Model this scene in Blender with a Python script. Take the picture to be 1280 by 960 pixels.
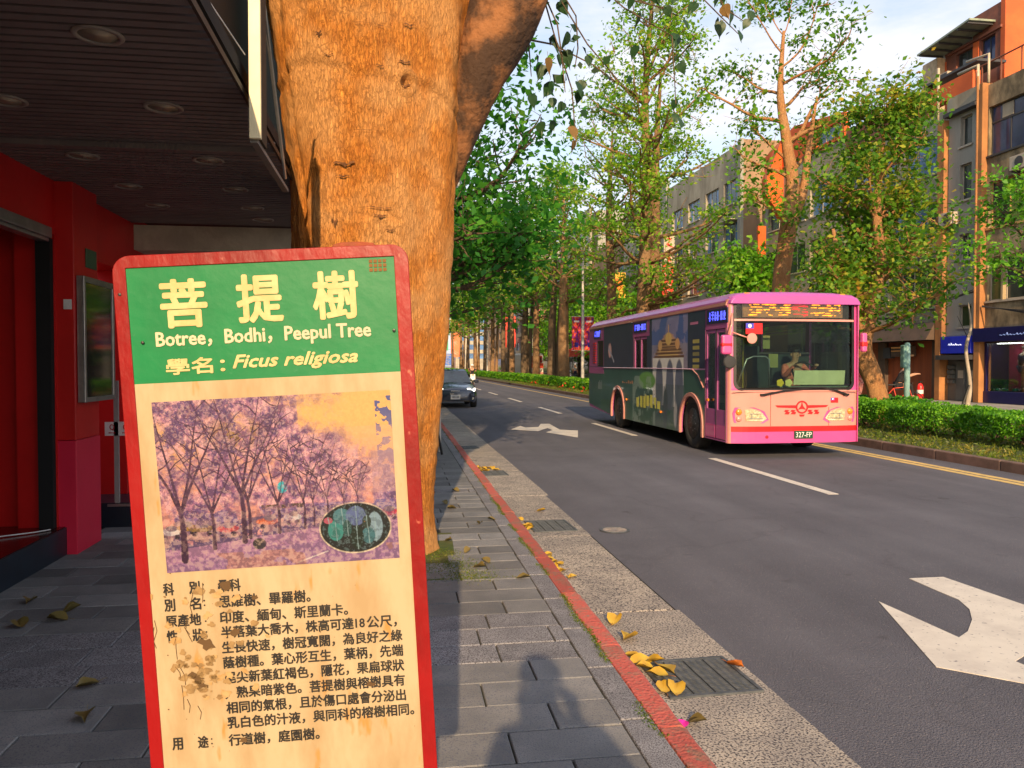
import bpy, bmesh, math, random
import numpy as np
from mathutils import Vector, Matrix, Euler
from mathutils.geometry import tessellate_polygon

for o in list(bpy.data.objects): bpy.data.objects.remove(o)
SC = bpy.context.scene
COL = SC.collection
R = math.radians
PI = math.pi

# ------------------------------------------------------------ camera, sky, sun
cam_d = bpy.data.cameras.new('camera'); cam = bpy.data.objects.new('camera', cam_d); COL.objects.link(cam)
cam.location = (0, 0, 1.65)
cam.rotation_euler = (R(90 - 1.3958), 0, R(-8.3718))
cam_d.lens = 27.703; cam_d.sensor_width = 36; cam_d.clip_start = .05; cam_d.clip_end = 3000
SC.camera = cam
SUN_EL, SUN_AZ = 21.5, 6.0        # the sun stands behind the photographer, a little to the left
W = bpy.data.worlds.new("World"); SC.world = W; W.use_nodes = True
nt = W.node_tree; nt.nodes.clear()
wo = nt.nodes.new('ShaderNodeOutputWorld'); bg = nt.nodes.new('ShaderNodeBackground')
sky = nt.nodes.new('ShaderNodeTexSky'); sky.sky_type = 'NISHITA'; sky.sun_disc = False
sky.sun_elevation = R(SUN_EL); sky.sun_rotation = R(180 + SUN_AZ); sky.air_density = 1.2; sky.dust_density = 1.5; sky.ozone_density = 1.5
tc = nt.nodes.new('ShaderNodeTexCoord'); mp = nt.nodes.new('ShaderNodeMapping'); mp.inputs['Scale'].default_value = (1, 1, 3.2)
nz = nt.nodes.new('ShaderNodeTexNoise'); nz.inputs['Scale'].default_value = 2.6; nz.inputs['Detail'].default_value = 7; nz.inputs['Roughness'].default_value = .58
cr = nt.nodes.new('ShaderNodeValToRGB'); cr.color_ramp.elements[0].position = .36; cr.color_ramp.elements[1].position = .60
mx = nt.nodes.new('ShaderNodeMix'); mx.data_type = 'RGBA'
nt.links.new(tc.outputs['Generated'], mp.inputs[0]); nt.links.new(mp.outputs[0], nz.inputs[0]); nt.links.new(nz.outputs[0], cr.inputs[0])
nt.links.new(cr.outputs[0], mx.inputs[0]); nt.links.new(sky.outputs[0], mx.inputs[6]); mx.inputs[7].default_value = (4.6, 4.65, 5.1, 1)
nt.links.new(mx.outputs[2], bg.inputs[0]); bg.inputs[1].default_value = .118; nt.links.new(bg.outputs[0], wo.inputs[0])
sd = bpy.data.lights.new('sun', 'SUN'); sun = bpy.data.objects.new('sun', sd); COL.objects.link(sun)
sd.energy = 3.55; sd.angle = R(.6); sd.color = (1.0, .70, .40)
sdir = Vector((math.sin(R(SUN_AZ)) * math.cos(R(SUN_EL)), math.cos(R(SUN_AZ)) * math.cos(R(SUN_EL)), -math.sin(R(SUN_EL))))
sun.rotation_euler = sdir.to_track_quat('-Z', 'Y').to_euler(); sun.location = (-3, -30, 15)
SC.view_settings.view_transform = 'Standard'; SC.view_settings.look = 'None'; SC.view_settings.gamma = 1
SC.view_settings.exposure = 0.92
SC.render.engine = 'CYCLES'
SC.cycles.max_bounces = 6; SC.cycles.transparent_max_bounces = 12; SC.cycles.diffuse_bounces = 3

# ------------------------------------------------------------ materials
def _nn(m, t): return m.node_tree.nodes.new(t)
def mat(name, col, col2=None, vs=4., vp=(.4, .6), rough=.7, metal=0., bump=0., bs=30., stretch=(1, 1, 1), spec=.4, emit=0., coat=0., trans=0., rnd=0., speck=None, spk=80., spt=.6):
    """procedural principled material: two-tone noise, optional speckle, bump, per-object brightness change"""
    m = bpy.data.materials.new(name); m.use_nodes = True; n = m.node_tree; L = n.links.new
    b = n.nodes['Principled BSDF']
    b.inputs['Roughness'].default_value = rough; b.inputs['Metallic'].default_value = metal
    b.inputs['Specular IOR Level'].default_value = spec; b.inputs['Coat Weight'].default_value = coat
    b.inputs['Transmission Weight'].default_value = trans
    tc = _nn(m, 'ShaderNodeTexCoord'); mp = _nn(m, 'ShaderNodeMapping'); mp.inputs['Scale'].default_value = stretch
    oi = _nn(m, 'ShaderNodeObjectInfo')
    va = _nn(m, 'ShaderNodeVectorMath'); va.operation = 'MULTIPLY_ADD'; va.inputs[1].default_value = (7.3, 5.1, 3.7)
    L(oi.outputs['Random'], va.inputs[0]); L(tc.outputs['Object'], va.inputs[2]); L(va.outputs[0], mp.inputs[0])
    if col2 is None: col2 = tuple(c * .86 for c in col)
    nz = _nn(m, 'ShaderNodeTexNoise'); nz.inputs['Scale'].default_value = vs; nz.inputs['Detail'].default_value = 6; nz.inputs['Roughness'].default_value = .62
    L(mp.outputs[0], nz.inputs[0])
    r = _nn(m, 'ShaderNodeValToRGB'); r.color_ramp.elements[0].position = vp[0]; r.color_ramp.elements[1].position = vp[1]
    r.color_ramp.elements[0].color = (*col2, 1); r.color_ramp.elements[1].color = (*col, 1)
    L(nz.outputs[0], r.inputs[0]); out = r.outputs[0]
    if speck:
        vz = _nn(m, 'ShaderNodeTexNoise'); vz.inputs['Scale'].default_value = spk; vz.inputs['Detail'].default_value = 3
        L(mp.outputs[0], vz.inputs[0]); r2 = _nn(m, 'ShaderNodeValToRGB'); r2.color_ramp.elements[0].position = spt - .05; r2.color_ramp.elements[1].position = spt + .02
        L(vz.outputs[0], r2.inputs[0]); mm = _nn(m, 'ShaderNodeMix'); mm.data_type = 'RGBA'; L(r2.outputs[0], mm.inputs[0]); L(out, mm.inputs[6]); mm.inputs[7].default_value = (*speck, 1); out = mm.outputs[2]
    if rnd:
        hs = _nn(m, 'ShaderNodeHueSaturation'); ma = _nn(m, 'ShaderNodeMath'); ma.operation = 'MULTIPLY_ADD'; ma.inputs[1].default_value = 2 * rnd; ma.inputs[2].default_value = 1 - rnd
        L(oi.outputs['Random'], ma.inputs[0]); L(ma.outputs[0], hs.inputs['Value']); L(out, hs.inputs['Color']); out = hs.outputs[0]
    L(out, b.inputs['Base Color'])
    if emit: L(out, b.inputs['Emission Color']); b.inputs['Emission Strength'].default_value = emit
    if bump:
        n2 = _nn(m, 'ShaderNodeTexNoise'); n2.inputs['Scale'].default_value = bs; n2.inputs['Detail'].default_value = 6; L(mp.outputs[0], n2.inputs[0])
        bp = _nn(m, 'ShaderNodeBump'); bp.inputs['Strength'].default_value = min(1, bump); bp.inputs['Distance'].default_value = .02 * max(1, bump); L(n2.outputs[0], bp.inputs['Height']); L(bp.outputs[0], b.inputs['Normal'])
    return m

def attr_mat(name, rough=.5, spec=.3, coat=0., emit=0.):
    m = bpy.data.materials.new(name); m.use_nodes = True; b = m.node_tree.nodes['Principled BSDF']
    a = _nn(m, 'ShaderNodeAttribute'); a.attribute_name = 'Col'; m.node_tree.links.new(a.outputs[0], b.inputs['Base Color'])
    nz = _nn(m, 'ShaderNodeTexNoise'); nz.inputs['Scale'].default_value = 60; tc = _nn(m, 'ShaderNodeTexCoord'); m.node_tree.links.new(tc.outputs['Object'], nz.inputs[0])
    bp = _nn(m, 'ShaderNodeBump'); bp.inputs['Strength'].default_value = .05; m.node_tree.links.new(nz.outputs[0], bp.inputs['Height']); m.node_tree.links.new(bp.outputs[0], b.inputs['Normal'])
    b.inputs['Roughness'].default_value = rough; b.inputs['Specular IOR Level'].default_value = spec; b.inputs['Coat Weight'].default_value = coat
    if emit: m.node_tree.links.new(a.outputs[0], b.inputs['Emission Color']); b.inputs['Emission Strength'].default_value = emit
    return m

def leaf_mat(name, cols, transl=.35, rough=.45):
    m = bpy.data.materials.new(name); m.use_nodes = True; n = m.node_tree; L = n.links.new; b = n.nodes['Principled BSDF']
    g = _nn(m, 'ShaderNodeNewGeometry'); r = _nn(m, 'ShaderNodeValToRGB'); r.color_ramp.elements.remove(r.color_ramp.elements[1])
    r.color_ramp.elements[0].color = (*cols[0][1], 1); r.color_ramp.elements[0].position = cols[0][0]
    for p, c in cols[1:]:
        e = r.color_ramp.elements.new(p); e.color = (*c, 1)
    tc = _nn(m, 'ShaderNodeTexCoord'); nz = _nn(m, 'ShaderNodeTexNoise'); nz.inputs['Scale'].default_value = .55; L(tc.outputs['Object'], nz.inputs[0])
    ma = _nn(m, 'ShaderNodeMath'); ma.operation = 'MULTIPLY_ADD'; ma.inputs[1].default_value = .55; L(g.outputs['Random Per Island'], ma.inputs[0])
    mb = _nn(m, 'ShaderNodeMath'); mb.operation = 'MULTIPLY_ADD'; mb.inputs[1].default_value = 1.1; mb.inputs[2].default_value = -.33; L(nz.outputs[0], mb.inputs[0]); L(mb.outputs[0], ma.inputs[2])
    L(ma.outputs[0], r.inputs[0]); L(r.outputs[0], b.inputs['Base Color']); b.inputs['Roughness'].default_value = rough; b.inputs['Specular IOR Level'].default_value = .35
    t = _nn(m, 'ShaderNodeBsdfTranslucent'); L(r.outputs[0], t.inputs[0]); mxs = _nn(m, 'ShaderNodeMixShader'); mxs.inputs[0].default_value = transl
    L(b.outputs[0], mxs.inputs[1]); L(t.outputs[0], mxs.inputs[2]); L(mxs.outputs[0], n.nodes['Material Output'].inputs[0])
    return m

def bark_mat(name, c1, c2, c3, sc=1., bstr=1.):
    m = bpy.data.materials.new(name); m.use_nodes = True; n = m.node_tree; L = n.links.new; b = n.nodes['Principled BSDF']
    tc = _nn(m, 'ShaderNodeTexCoord'); mp = _nn(m, 'ShaderNodeMapping'); mp.inputs['Scale'].default_value = (9 * sc, 9 * sc, 2.2 * sc); L(tc.outputs['Object'], mp.inputs[0])
    a = _nn(m, 'ShaderNodeTexNoise'); a.inputs['Scale'].default_value = 2.4; a.inputs['Detail'].default_value = 9; a.inputs['Roughness'].default_value = .72; a.inputs['Distortion'].default_value = .9; L(mp.outputs[0], a.inputs[0])
    big = _nn(m, 'ShaderNodeTexNoise'); big.inputs['Scale'].default_value = 1.6 * sc; big.inputs['Detail'].default_value = 4; L(tc.outputs['Object'], big.inputs[0])
    v = _nn(m, 'ShaderNodeTexVoronoi'); v.feature = 'DISTANCE_TO_EDGE'; v.inputs['Scale'].default_value = 3.3; mv = _nn(m, 'ShaderNodeVectorMath'); mv.operation = 'MULTIPLY_ADD'; mv.inputs[1].default_value = (.55, .55, .55)
    L(a.outputs['Color'], mv.inputs[0]); L(mp.outputs[0], mv.inputs[2]); L(mv.outputs[0], v.inputs[0])
    r = _nn(m, 'ShaderNodeValToRGB'); r.color_ramp.elements[0].position = .36; r.color_ramp.elements[1].position = .66; r.color_ramp.elements[0].color = (*c2, 1); r.color_ramp.elements[1].color = (*c1, 1); L(a.outputs[0], r.inputs[0])
    r2 = _nn(m, 'ShaderNodeValToRGB'); r2.color_ramp.elements[0].position = .42; r2.color_ramp.elements[1].position = .62; L(big.outputs[0], r2.inputs[0])
    m1 = _nn(m, 'ShaderNodeMix'); m1.data_type = 'RGBA'; L(r2.outputs[0], m1.inputs[0]); L(r.outputs[0], m1.inputs[6]); m1.inputs[7].default_value = (*c3, 1)
    m1f = _nn(m, 'ShaderNodeMath'); m1f.operation = 'MULTIPLY'; m1f.inputs[1].default_value = .55; L(r2.outputs[0], m1f.inputs[0]); L(m1f.outputs[0], m1.inputs[0])
    r3 = _nn(m, 'ShaderNodeValToRGB'); r3.color_ramp.elements[0].position = .0; r3.color_ramp.elements[1].position = .10; r3.color_ramp.elements[0].color = (.45, .4, .36, 1); L(v.outputs[0], r3.inputs[0])
    m2 = _nn(m, 'ShaderNodeMix'); m2.data_type = 'RGBA'; m2.blend_type = 'MULTIPLY'; m2.inputs[0].default_value = .32; L(m1.outputs[2], m2.inputs[6]); L(r3.outputs[0], m2.inputs[7]); L(m2.outputs[2], b.inputs['Base Color'])
    ad = _nn(m, 'ShaderNodeMath'); ad.operation = 'MULTIPLY_ADD'; ad.inputs[1].default_value = .22; L(r3.outputs[0], ad.inputs[0]); L(a.outputs[0], ad.inputs[2])
    bp = _nn(m, 'ShaderNodeBump'); bp.inputs['Strength'].default_value = bstr; bp.inputs['Distance'].default_value = .05; L(ad.outputs[0], bp.inputs['Height']); L(bp.outputs[0], b.inputs['Normal'])
    b.inputs['Roughness'].default_value = .85; b.inputs['Specular IOR Level'].default_value = .2
    return m

def glass_mat(name, tint=(.8, .9, .9), fac=.82, rough=.02):
    m = bpy.data.materials.new(name); m.use_nodes = True; n = m.node_tree; L = n.links.new; n.nodes.remove(n.nodes['Principled BSDF'])
    g = _nn(m, 'ShaderNodeBsdfGlossy'); g.inputs['Roughness'].default_value = rough; t = _nn(m, 'ShaderNodeBsdfTransparent'); t.inputs[0].default_value = (*tint, 1)
    lw = _nn(m, 'ShaderNodeLayerWeight'); lw.inputs[0].default_value = .25
    ma = _nn(m, 'ShaderNodeMath'); ma.operation = 'MULTIPLY_ADD'; ma.inputs[1].default_value = .6; ma.inputs[2].default_value = 1 - fac - .08; L(lw.outputs['Fresnel'], ma.inputs[0])
    s = _nn(m, 'ShaderNodeMixShader'); L(ma.outputs[0], s.inputs[0]); L(t.outputs[0], s.inputs[1]); L(g.outputs[0], s.inputs[2]); L(s.outputs[0], n.nodes['Material Output'].inputs[0])
    return m

M = {}
M['asphalt'] = mat('asphalt', (.122, .126, .154), (.095, .098, .122), vs=.7, vp=(.35, .65), rough=.9, bump=.9, bs=110, speck=(.24, .22, .22), spk=120, spt=.67)
def road_wear(m):
    n = m.node_tree; L = n.links.new; b = n.nodes['Principled BSDF']; src = b.inputs['Base Color'].links[0].from_socket
    tc = _nn(m, 'ShaderNodeTexCoord'); mp = _nn(m, 'ShaderNodeMapping'); mp.inputs['Scale'].default_value = (1.1, .05, 1); L(tc.outputs['Object'], mp.inputs[0])
    a = _nn(m, 'ShaderNodeTexNoise'); a.inputs['Scale'].default_value = 1.3; a.inputs['Detail'].default_value = 5; L(mp.outputs[0], a.inputs[0])
    r = _nn(m, 'ShaderNodeValToRGB'); r.color_ramp.elements[0].position = .35; r.color_ramp.elements[1].position = .65; r.color_ramp.elements[0].color = (.80, .80, .82, 1); r.color_ramp.elements[1].color = (1.08, 1.06, 1.06, 1); L(a.outputs[0], r.inputs[0])
    w = _nn(m, 'ShaderNodeTexNoise'); w.inputs['Scale'].default_value = .8; w.inputs['Detail'].default_value = 5; L(tc.outputs['Object'], w.inputs[0])
    mv = _nn(m, 'ShaderNodeVectorMath'); mv.operation = 'MULTIPLY_ADD'; mv.inputs[1].default_value = (1.8, 1.8, 0); L(w.outputs['Color'], mv.inputs[0]); L(tc.outputs['Object'], mv.inputs[2])
    v = _nn(m, 'ShaderNodeTexVoronoi'); v.feature = 'DISTANCE_TO_EDGE'; v.inputs['Scale'].default_value = .32; L(mv.outputs[0], v.inputs[0])
    r2 = _nn(m, 'ShaderNodeValToRGB'); r2.color_ramp.elements[0].position = .0; r2.color_ramp.elements[1].position = .006; r2.color_ramp.elements[0].color = (.86, .86, .86, 1); L(v.outputs[0], r2.inputs[0])
    s = _nn(m, 'ShaderNodeTexNoise'); s.inputs['Scale'].default_value = 2.2; s.inputs['Detail'].default_value = 3; L(tc.outputs['Object'], s.inputs[0])
    r3 = _nn(m, 'ShaderNodeValToRGB'); r3.color_ramp.elements[0].position = .68; r3.color_ramp.elements[1].position = .74; r3.color_ramp.elements[0].color = (1, 1, 1, 1); r3.color_ramp.elements[1].color = (.66, .66, .66, 1); L(s.outputs[0], r3.inputs[0])
    prev = src
    for rr_ in (r, r2, r3):
        x = _nn(m, 'ShaderNodeMix'); x.data_type = 'RGBA'; x.blend_type = 'MULTIPLY'; x.inputs[0].default_value = 1; L(prev, x.inputs[6]); L(rr_.outputs[0], x.inputs[7]); prev = x.outputs[2]
    L(prev, b.inputs['Base Color'])
road_wear(M['asphalt'])
M['road_white'] = mat('road_paint_white', (.64, .60, .53), (.52, .48, .43), vs=5, vp=(.3, .6), speck=(.20, .19, .20), spk=34, spt=.69, rough=.7, bump=.25, bs=150)
M['road_yellow'] = mat('road_paint_yellow', (.72, .50, .16), (.5, .36, .14), vs=9, rough=.7)
M['terrazzo'] = mat('gutter_terrazzo', (.43, .38, .32), (.30, .27, .24), vs=3, rough=.85, bump=.4, bs=120, speck=(.06, .055, .06), spk=85, spt=.56, rnd=.12)
M['tile'] = mat('paving_tile', (.20, .20, .20), (.135, .138, .142), vs=3, vp=(.35, .62), rough=.75, bump=.3, bs=140, rnd=.3, speck=(.10, .11, .14), spk=150, spt=.6)
M['granite'] = mat('granite_slab', (.26, .26, .28), (.20, .20, .22), vs=6, rough=.8, bump=.3, bs=160, speck=(.07, .07, .08), spk=150, spt=.55, rnd=.1)
M['joint'] = mat('joint_dirt', (.05, .047, .04), (.03, .035, .022), vs=8, rough=.95)
M['red_kerb'] = mat('red_kerb_paint', (.46, .10, .08), (.27, .15, .11), vs=9, vp=(.34, .52), rough=.85, bump=.7, bs=50, rnd=.2, speck=(.20, .16, .12), spk=45, spt=.66)
M['kerb'] = mat('kerb_concrete', (.17, .11, .09), (.11, .075, .06), vs=3, rough=.9, bump=.4, bs=50, rnd=.1)
M['moss'] = mat('moss', (.16, .20, .02), (.08, .12, .02), vs=25, rough=1)
M['soil'] = mat('soil', (.10, .095, .03), (.05, .08, .015), vs=3, rough=1, bump=.8, bs=30)
M['concrete'] = mat('concrete', (.34, .32, .29), (.22, .21, .19), vs=.9, rough=.9, bump=.3, bs=25)
M['side_road'] = mat('side_asphalt', (.10, .09, .10), (.075, .07, .08), vs=1, rough=.9)
M['iron'] = mat('cast_iron', (.11, .12, .13), (.07, .08, .09), vs=20, rough=.65, metal=.3)
M['dark'] = mat('dark_gap', (.012, .012, .013), rough=.9)
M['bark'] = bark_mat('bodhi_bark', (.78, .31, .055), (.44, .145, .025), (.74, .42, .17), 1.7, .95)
M['bark2'] = bark_mat('street_tree_bark', (.40, .24, .12), (.20, .11, .055), (.34, .22, .12), 1.4)
M['bark3'] = bark_mat('orange_bark', (.58, .29, .11), (.32, .15, .07), (.50, .29, .14), 1.6)
M['bark4'] = bark_mat('grey_bark', (.24, .17, .10), (.11, .075, .05), (.18, .13, .09), 1.2)
M['scar'] = mat('bark_scar', (.20, .085, .03), (.07, .03, .012), vs=30, rough=1, bump=.8)
M['callus'] = M['bark']
M['leaf_a'] = leaf_mat('leaf_fresh', [(.05, (.03, .11, .008)), (.35, (.08, .25, .014)), (.6, (.15, .36, .02)), (.85, (.32, .42, .03)), (.97, (.46, .34, .03))], .45)
M['leaf_b'] = leaf_mat('leaf_deep', [(.05, (.018, .10, .015)), (.4, (.045, .23, .025)), (.7, (.10, .36, .03)), (.95, (.22, .45, .035))], .5)
M['leaf_c'] = leaf_mat('leaf_yellowing', [(.05, (.03, .11, .012)), (.35, (.08, .24, .018)), (.62, (.18, .34, .025)), (.82, (.42, .38, .035)), (.97, (.55, .24, .04))], .45)
M['leaf_h'] = leaf_mat('leaf_hedge', [(.05, (.03, .13, .008)), (.35, (.08, .28, .014)), (.7, (.19, .46, .02)), (.95, (.40, .56, .035))], .4)
M['leaf_l'] = leaf_mat('leaf_lime', [(.05, (.05, .16, .01)), (.35, (.14, .36, .018)), (.65, (.28, .50, .03)), (.9, (.50, .54, .05))], .5)
M['leaf_shaded'] = leaf_mat('leaf_bodhi_shaded', [(.05, (.008, .03, .012)), (.5, (.014, .05, .018)), (.9, (.03, .08, .02))], .2)  # hanging leaves: shade and backlight are put into these dark greens
M['leaf_dry'] = leaf_mat('leaf_fallen', [(.05, (.22, .12, .03)), (.4, (.50, .30, .03)), (.65, (.58, .40, .05)), (.9, (.36, .14, .03))], .1)
M['leaf_brown'] = leaf_mat('leaf_fallen_brown', [(.1, (.12, .10, .03)), (.9, (.22, .16, .05))], .1)
M['grass'] = leaf_mat('grass_blades', [(.1, (.05, .10, .01)), (.5, (.10, .16, .015)), (.9, (.28, .24, .04))], .3)
M['red_wall'] = mat('red_wall_paint', (.60, .008, .008), (.50, .005, .005), vs=1.2, rough=.42, bump=.06, bs=20, spec=.5)
M['crimson'] = mat('crimson_panel', (.68, .02, .06), (.60, .015, .05), vs=1.2, rough=.35, bump=.05, bs=20)
M['plinth'] = mat('plinth_blue_tile', (.012, .022, .036), (.01, .016, .026), vs=6, rough=.35)
M['gloss_red_floor'] = mat('glossy_threshold', (.05, .006, .006), rough=.18)
M['slat'] = mat('soffit_slat', (.20, .185, .18), (.16, .15, .145), vs=2, rough=.5, rnd=.08)
M['alu'] = mat('aluminium', (.42, .42, .41), (.33, .33, .33), vs=8, rough=.35, metal=.8)
M['steel_dark'] = mat('dark_metal', (.05, .05, .052), rough=.4, metal=.5)
M['cream_plastic'] = mat('cream_acrylic', (.74, .66, .42), rough=.5)
M['lamp_glass'] = mat('downlight_lens', (.50, .45, .34), rough=.25)
M['beam'] = mat('beam_concrete', (.60, .58, .46), (.45, .43, .34), vs=3, rough=.9, bump=.3)
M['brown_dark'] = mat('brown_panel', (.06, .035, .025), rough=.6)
M['white'] = mat('white_plastic', (.75, .75, .74), rough=.5)
M['black'] = mat('black_plastic', (.015, .015, .016), rough=.5)
M['rubber'] = mat('rubber', (.02, .02, .021), (.03, .03, .03), vs=20, rough=.85)
M['dark_glass'] = mat('dark_glass', (.012, .016, .02), rough=.06, spec=.6)
M['glass'] = glass_mat('clear_glass')
M['pane'] = mat('window_pane', (.05, .065, .06), (.03, .035, .035), vs=.8, rough=.12, spec=.6)
M['pane_blue'] = mat('window_pane_blue', (.035, .06, .16), (.02, .03, .09), vs=.8, rough=.12, spec=.6, rnd=.3)
M['pane_green'] = mat('window_pane_green', (.13, .17, .05), (.06, .09, .04), vs=.9, rough=.2, rnd=.35)
M['pane_sky'] = mat('window_pane_sky', (.10, .22, .42), (.06, .12, .25), vs=.8, rough=.15, rnd=.4)

# ------------------------------------------------------------ mesh helpers
class MB:
    def __init__(s): s.v = []; s.f = []
    def add(s, vs, fs):
        n = len(s.v); s.v += [tuple(map(float, p)) for p in vs]; s.f += [tuple(i + n for i in f) for f in fs]; return s
    def box(s, x0, x1, y0, y1, z0, z1):
        return s.add([(x0, y0, z0), (x1, y0, z0), (x1, y1, z0), (x0, y1, z0), (x0, y0, z1), (x1, y0, z1), (x1, y1, z1), (x0, y1, z1)],
                     [(0, 3, 2, 1), (4, 5, 6, 7), (0, 1, 5, 4), (1, 2, 6, 5), (2, 3, 7, 6), (3, 0, 4, 7)])
    def boxc(s, c, d, rot=None):
        vs = [Vector((sx * d[0] / 2, sy * d[1] / 2, sz * d[2] / 2)) for sx in (-1, 1) for sy in (-1, 1) for sz in (-1, 1)]
        if rot is not None: vs = [rot @ q for q in vs]
        return s.add([q + Vector(c) for q in vs], [(0, 1, 3, 2), (4, 6, 7, 5), (0, 4, 5, 1), (2, 3, 7, 6), (0, 2, 6, 4), (1, 5, 7, 3)])
    def tube(s, pts, rad, n=8, cap=True):
        pts = [Vector(p) for p in pts]; rad = rad if hasattr(rad, '__len__') else [rad] * len(pts)
        base = len(s.v); up = None
        for i, p in enumerate(pts):
            d = (pts[min(i + 1, len(pts) - 1)] - pts[max(i - 1, 0)]); d = d.normalized() if d.length > 1e-9 else Vector((0, 0, 1))
            if up is None: up = d.orthogonal().normalized()
            else:
                up = up - d * up.dot(d); up = up.normalized() if up.length > 1e-6 else d.orthogonal().normalized()
            w = d.cross(up)
            for k in range(n):
                a = 2 * PI * k / n; q = p + (up * math.cos(a) + w * math.sin(a)) * rad[i]; s.v.append((q.x, q.y, q.z))
        for i in range(len(pts) - 1):
            for k in range(n):
                a = base + i * n + k; b2 = base + i * n + (k + 1) % n; s.f.append((a, b2, b2 + n, a + n))
        if cap:
            s.f.append(tuple(base + k for k in range(n))[::-1]); s.f.append(tuple(base + (len(pts) - 1) * n + k for k in range(n)))
        return s
    def lathe(s, prof, c=(0, 0, 0), axis='z', n=24):
        base = len(s.v)
        for r_, h in prof:
            for k in range(n):
                a = 2 * PI * k / n; u, v = r_ * math.cos(a), r_ * math.sin(a)
                q = {'z': (u, v, h), 'x': (h, u, v), 'y': (u, h, v)}[axis]; s.v.append((q[0] + c[0], q[1] + c[1], q[2] + c[2]))
        for i in range(len(prof) - 1):
            for k in range(n):
                a = base + i * n + k; b2 = base + i * n + (k + 1) % n; s.f.append((a, b2, b2 + n, a + n))
        if prof[0][0] > 1e-6: s.f.append(tuple(base + k for k in range(n)))
        if prof[-1][0] > 1e-6: s.f.append(tuple(base + (len(prof) - 1) * n + k for k in range(n)))
        return s
    def panel(s, outer, holes=(), thick=.05, f=None):
        """flat panel from a polygon with holes; f(u, v, d) -> xyz, d is depth"""
        f = f or (lambda u, v, d: (u, d, v))
        loops = [list(outer)] + [list(h) for h in holes]
        tris = tessellate_polygon([[Vector((u, v, 0)) for u, v in l] for l in loops])
        flat = [p for l in loops for p in l]; n = len(flat)
        vs = [f(u, v, 0) for u, v in flat] + [f(u, v, thick) for u, v in flat]; fs = []
        for t in tris: fs.append(tuple(t)); fs.append(tuple(i + n for i in t[::-1]))
        k = 0
        for l in loops:
            m_ = len(l)
            for i in range(m_): a, b2 = k + i, k + (i + 1) % m_; fs.append((a, b2, b2 + n, a + n))
            k += m_
        return s.add(vs, fs)
    def mesh(s, name, smooth=False):
        me = bpy.data.meshes.new(name); me.from_pydata(s.v, [], s.f); me.validate()
        bm = bmesh.new(); bm.from_mesh(me); bmesh.ops.recalc_face_normals(bm, faces=bm.faces); bm.to_mesh(me); bm.free()
        if smooth: me.shade_smooth()
        return me

def world_of(o):
    m = o.matrix_basis.copy()
    while o.parent: o = o.parent; m = o.matrix_basis @ m
    return m
def tag(o, label=None, cat=None, group=None, kind=None):
    if label: o['label'] = label
    if cat: o['category'] = cat
    if group: o['group'] = group
    if kind: o['kind'] = kind
    return o
def ob(name, mb, m, parent=None, smooth=False, bevel=0, local=False, seg=2, kind=None, label=None, auto=None):
    me = mb if isinstance(mb, bpy.types.Mesh) else mb.mesh(name, smooth)
    if m is not None and not me.materials: me.materials.append(M[m] if isinstance(m, str) else m)
    if parent is not None and not local:
        mm = world_of(parent); me.transform(mm.inverted())
    o = bpy.data.objects.new(name, me); COL.objects.link(o)
    if parent is not None: o.parent = parent
    if bevel:
        b = o.modifiers.new('bevel', 'BEVEL'); b.width = bevel; b.segments = seg; b.limit_method = 'ANGLE'; b.angle_limit = R(40)
    if kind: o['kind'] = kind
    if label: o['label'] = label
    return o
def T(name, label, cat, loc=(0, 0, 0), rz=0, group=None):
    o = bpy.data.objects.new(name, None); COL.objects.link(o); o.location = loc; o.rotation_euler = (0, 0, rz); o.empty_display_size = .2
    return tag(o, label, cat, group)
def struct(name, mb, m, **k): return ob(name, mb, m, kind='structure', **k)
def inst(name, me, parent=None, loc=(0, 0, 0), rot=(0, 0, 0), sc=(1, 1, 1)):
    o = bpy.data.objects.new(name, me); COL.objects.link(o); o.parent = parent; o.location = loc; o.rotation_euler = rot; o.scale = sc; return o
def kids(o): return [c for c in bpy.data.objects if c.parent == o]
def copy_tree(o, parent=None):
    c = o.copy(); COL.objects.link(c); c.parent = parent
    for ch in kids(o): copy_tree(ch, c)
    return c
def quads_mesh(name, P4):
    """P4: (N,4,3) array of free quads (leaves)"""
    n = len(P4); me = bpy.data.meshes.new(name); me.vertices.add(4 * n); me.vertices.foreach_set('co', P4.reshape(-1).astype(np.float32))
    me.loops.add(4 * n); me.loops.foreach_set('vertex_index', np.arange(4 * n, dtype=np.int32)); me.polygons.add(n)
    me.polygons.foreach_set('loop_start', np.arange(0, 4 * n, 4, dtype=np.int32)); me.update(calc_edges=True); return me
def leaves(rng, cen, size, flat=.35, asp=.62):
    """diamond leaves of the given size round the centres, most of them facing up"""
    n = len(cen); nrm = rng.normal(size=(n, 3)); nrm[:, 2] = np.abs(nrm[:, 2]) + flat; nrm /= np.linalg.norm(nrm, axis=1)[:, None]
    t = rng.normal(size=(n, 3)); t -= nrm * (t * nrm).sum(1)[:, None]; t /= np.linalg.norm(t, axis=1)[:, None]; b = np.cross(nrm, t)
    s = (size * rng.uniform(.45, 1.4, n))[:, None]
    return np.stack([cen - t * s * .5, cen + b * s * asp * .5 - t * s * .08 + nrm * s * .06, cen + t * s * .5 - nrm * s * .05, cen - b * s * asp * .5 - t * s * .08 + nrm * s * .06], 1)

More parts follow.
